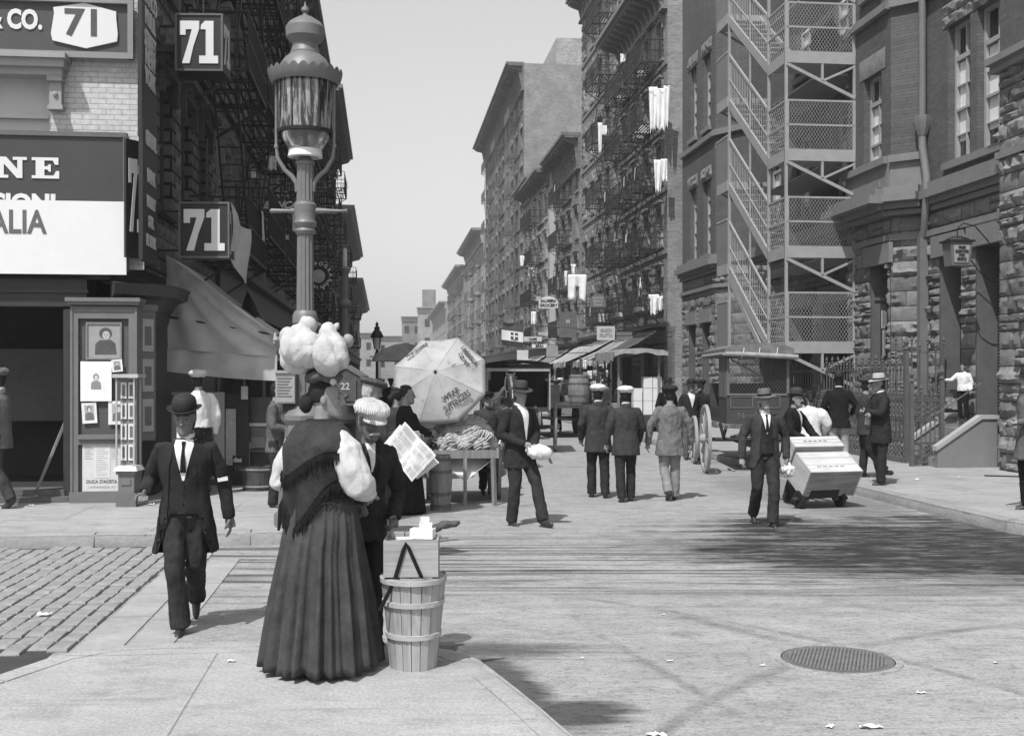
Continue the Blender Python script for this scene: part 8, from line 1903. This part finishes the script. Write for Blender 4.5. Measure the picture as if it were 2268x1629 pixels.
# flag
c = Q(1113, 714, 47); o = empty('flag', 'three-banded flag with a small cross on its white band hanging across the street', 'flag', c); sc_ = 47 / F
def band(x0, x1, z0, z1, mat, nm, yoff=0):
    m = MB(); m.loft([[V((x * sc_, .06 * sin(x * .12) + yoff, -(z + x * .13) * sc_)) for x in [x0 + (x1 - x0) * i / 12 for i in range(13)]] for z in (z0, (z0 + z1) / 2, z1)], cap=False, closed=False); return m.build(nm, mat, o, smooth=60)
band(0, 46, 0, 16, cloth('dark flag green', .09, .1), 'band'); band(-2, 46, 16, 38, M_LAUNDRY, 'band'); band(-1, 45, 38, 50, cloth('dark flag red', .05, .1), 'band'); band(18, 34, 19, 34, cloth('flag shield', .08), 'shield', -.03); band(24.5, 27.5, 19, 34, M_LAUNDRY, 'cross', -.05); band(18, 34, 25, 28, M_LAUNDRY, 'cross', -.05)
m = MB(); m.tube([(-.2, 0, .02), (3.2, 0, -.25)], .02, 6); m.build('pole', M_WOODDARK, o)
def rsign(name, label, px0, px1, py0, py1, d_, mat, texts=(), arch=False, tm=None, frame=None):
    a = Q(px0, py1, d_); b_ = Q(px1, py0, d_); w, h = b_.x - a.x, b_.z - a.z; o = empty(name, label, 'sign', a); m = MB(); P1_ = PT_front(0)
    if arch: m.prism([(0, 0), (w, 0), (w, h * .3)] + [(w / 2 + w / 2 * cos(q), h * .45 + h * .55 * sin(q)) for q in [pi * i / 10 for i in range(11)]] + [(0, h * .3)], -.06, 0, P1_)
    else: m.box(0, w, 0, .06, 0, h)
    m.build('board', mat, o)
    for s_, x, z, sz, sx_ in texts: text(s_, sz, o, tm or M_BLACK, (w * x, -.01, h * z), align='CENTER', sx=sx_, bold=.008)
    m = MB(); m.bar((w, .03, h * .9), (w + 1.6, .3, h * 1.0), .03); m.bar((w, .03, h * .3), (w + 1.6, .3, h * .4), .03); m.build('bracket', M_IRON, o); return o
rsign('arched_sign', 'white arched sign with dark lettering projecting over the street', 1193, 1236, 656, 682, 56, M_WHITE, (('SALUMERIA', .5, .5, .2, .75), ('GROCERY', .5, .12, .2, .95)), True)
rsign('arched_sign', 'faded grey arched sign with three lines, right of the largest white wash', 1307, 1342, 650, 680, 50, plain('faded sign', .14, .8, .3, 6), (('DR. NOTARY', .5, .6, .13, .6), ('BANCA', .5, .35, .15, .8), ('ITALIA', .5, .1, .15, .8)), True, plain('faded letters', .35))
rsign('cloth_banner', 'grey scalloped banner with a small pale square in its middle', 1238, 1278, 690, 747, 50, cloth('grey banner', .13, .2), (('H', .5, .55, .25, .9),), False, plain('pale mark', .5))
rsign('paper_sign', 'pale square sheet sign full of faint lines over the shop awnings', 1322, 1362, 722, 753, 44, plain('pale sheet', .5, .8, .15, 8), (('VENDITA', .5, .6, .17, .7), ('FRUTTA', .5, .25, .17, .8)), False, plain('poster grey', .3))
for i, (a_, b2, y0, y1, dd, g_, s_) in enumerate(((1160, 1200, 745, 756, 60, .5, 'CAFFE'), (1178, 1212, 762, 770, 55, .7, 'BIRRA'), (1145, 1170, 775, 800, 58, .6, ''), (1210, 1236, 765, 790, 52, .3, ''), (1365, 1400, 735, 752, 45, .16, ''), (1192, 1214, 735, 742, 64, .4, ''))):
    rsign('shop_sign', 'small %s shop sign number %d along the right row' % (('pale', 'white', 'whitish square', 'grey square', 'dark slanted', 'grey strip')[i], i + 1) if False else ('pale strip sign above the hooped cart', 'white strip sign lettered BIRRA above the hooped cart', 'whitish square sign left above the hooped cart', 'grey square sign by the awnings', 'dark sign board over the canopied cart', 'thin grey strip sign beneath the tall block')[i], a_, b2, y0, y1, dd, plain('sign tone %d' % i, g_), ((s_, .5, .2, .18, .8),) if s_ else ())
# awnings of the right row, one per shop
for i, (d0, d1, zt_, out, g_, lab) in enumerate(((47.5, 51.5, 3.5, 2.3, .07, 'dark awning next to the school over the nearest shop of the right row'), (52, 56, 3.4, 2.4, .28, 'pale striped slanting awning behind the canopied cart'), (57, 62, 3.4, 2.6, .34, 'long pale awning sloping over the barrel wagon'), (63, 68, 3.3, 2.2, .4, 'light awning beyond the barrel wagon'), (70, 76, 3.3, 2.0, .2, 'grey awning farther along behind the hooped cart'), (78, 86, 3.3, 2.0, .35, 'distant pale awning in the right row'))):
    u0_, u1_ = U(11.6, d0), U(11.6, d1); o = empty('awning', lab, 'awning', S(VR - .02, u0_, 0), A); m = MB(); L_ = u1_ - u0_
    top = [(-.0, y, zt_ + .3) for y in [L_ * q / 10 for q in range(11)]]; bot = [(-out, y, zt_ - .95 + .04 * sin(q * 1.7)) for q, y in enumerate([L_ * q / 10 for q in range(11)])]; mid = [((a[0] + b_[0]) / 2, a[1], (a[2] + b_[2]) / 2 - .08) for a, b_ in zip(top, bot)]
    m.loft([[V(p) for p in r] for r in (top, mid, bot, [(p[0] - .01, p[1], p[2] - .25 - .03 * (q % 2)) for q, p in enumerate(bot)])], cap=False, closed=False); m.build('canvas', ribbed('awning stripe %d' % i, g_ * .65, g_ * 1.2, .9, 1), o, smooth=40)
    m = MB(); [m.tube([(0, y, zt_ - .7), (-out, y, zt_ - .95)], .02, 5) for y in (0.05, L_ - .05)]; m.build('frame_rod', M_IRON, o)
# hanging goods between the awnings: sheets of cloth and paper
rr = random.Random(9)
for i in range(16):
    px = 1292 + (i % 5) * 11 + rr.uniform(-2, 2); py = 798 + (i // 5) * 24 + rr.uniform(-3, 3); dd = 40 + (i % 5) * .3
    hang(px, py, px + rr.uniform(7, 12), py + rr.uniform(12, 22), dd, 'pale cloth or paper goods hung in rows on the stall front behind the white caps', 'sheet', cloth('hung goods %d' % (i % 3), (.7, .45, .25)[i % 3]), 40 + i, 'hung_goods', 'goods', 'goods hung on the stall front')
c = Q(1318, 833, 40.8); c.z = 0; o = empty('stall_frame', 'timber stall frame backing the rows of hung pale goods', 'stall', c, A); m = MB(); [m.box(x, x + .06, 0, .06, 0, 2.5) for x in (-.55, .0, .55)]; [m.box(-.55, .6, .0, .04, z, z + .04) for z in (1.0, 1.45, 1.85, 2.3)]; m.box(-.55, .6, 0, .8, .7, .78); m.build('frame', M_WOODDARK, o)
for i, (px, dd, w_, h_, g_, lab) in enumerate(((1350, 37, .7, .9, .3, 'tall stack of crates left of the canopied cart'), (1300, 36.5, .5, .55, .12, 'dark crate behind the white-capped men'), (1250, 46, 1.2, 1.0, .2, 'market stall counter past the barrel wagon'), (1100, 34, .9, 1.0, .08, 'dark market box behind the pale umbrella'), (855, 40, .8, .9, .1, 'dark handcart shape beyond the far lamp'), (1225, 60, 2.0, 1.6, .3, 'distant stall under the far awnings'))):
    c = Q(px, 833, dd); c.z = 0; o = empty('market_crate', lab, 'crate', c, A); m = MB(); n_ = 4
    for q in range(n_): m.box(-w_ / 2, w_ / 2, 0, .6, h_ * q / n_ + .01, h_ * (q + 1) / n_ - .02)
    m.build('slats', plain('crate tone %d' % i, g_, .9, .3, 5), o); m = MB(); [m.box(x, x + .05, -.02, 0, 0, h_) for x in (-w_ / 2, w_ / 2 - .05)]; m.build('battens', M_WOODDARK, o)
for _o in []: pass
# ------------------------------------------------------------------ light, sky, camera
w = bpy.data.worlds.new('World'); SC.world = w; w.use_nodes = True
t = w.node_tree; bg = t.nodes['Background']
sky = t.nodes.new('ShaderNodeTexSky'); sky.sky_type = 'NISHITA'; sky.sun_disc = False
SUN_EL = radians(57); SUN_DIR = Vector((-.448, -.894, 0)).normalized()   # towards the sun
sky.sun_elevation = SUN_EL; sky.sun_rotation = atan2(SUN_DIR.x, SUN_DIR.y)
sky.air_density = 1.0; sky.dust_density = 2.0; sky.ozone_density = 1.0
sp = t.nodes.new('ShaderNodeSeparateColor'); t.links.new(sky.outputs[0], sp.inputs[0])
# the plate was blue-sensitive: the sky is recorded by its blue light
def mm_(op, a, b):
    n = t.nodes.new('ShaderNodeMath'); n.operation = op
    for i, x in enumerate((a, b)):
        if isinstance(x, float): n.inputs[i].default_value = x
        else: t.links.new(x, n.inputs[i])
    return n.outputs[0]
gsum = mm_('ADD', mm_('MULTIPLY', sp.outputs[2], .55), mm_('ADD', mm_('MULTIPLY', sp.outputs[1], .45), mm_('MULTIPLY', sp.outputs[0], .35)))
cbn = t.nodes.new('ShaderNodeCombineColor')
gsum = mm_('MULTIPLY', mm_('POWER', gsum, .6), 1.75)
for i in range(3): t.links.new(gsum, cbn.inputs[i])
t.links.new(cbn.outputs[0], bg.inputs[0]); bg.inputs[1].default_value = .135
sun = bpy.data.lights.new('sun', 'SUN'); sun.energy = 3.5; sun.angle = radians(.6); sun.color = (1, 1, 1)
so = bpy.data.objects.new('sun', sun); COL.objects.link(so)
sd = Vector((SUN_DIR.x * cos(SUN_EL), SUN_DIR.y * cos(SUN_EL), sin(SUN_EL)))
so.rotation_euler = (-sd).to_track_quat('-Z', 'Y').to_euler(); so.location = (0, 0, 60)
cam = bpy.data.cameras.new('camera'); co = bpy.data.objects.new('camera', cam); COL.objects.link(co)
cam.sensor_width = 36; cam.lens = 36 * F / 2268; cam.shift_y = (HY - 814.5) / 2268; cam.clip_end = 3000; cam.clip_start = .05
co.location = (0, 0, EYE); co.rotation_euler = (pi / 2, 0, 0); SC.camera = co
# air: the street fades with distance
m = MB(); m.box(-120, 120, -12, 420, -1.2, 34)
hm = bpy.data.materials.new('haze'); hm.use_nodes = True; ht = hm.node_tree; ht.nodes.clear()
ho = ht.nodes.new('ShaderNodeOutputMaterial'); pv = ht.nodes.new('ShaderNodeVolumePrincipled')
pv.inputs['Color'].default_value = (.9, .9, .9, 1); pv.inputs['Density'].default_value = HAZE; pv.inputs['Anisotropy'].default_value = .2
ht.links.new(pv.outputs[0], ho.inputs['Volume'])
if HAZE > 0: tag(m.build('haze', hm), kind='stuff')
SC.view_settings.view_transform = 'Standard'; SC.view_settings.look = 'None'; SC.view_settings.exposure = EXPO; SC.view_settings.gamma = 1
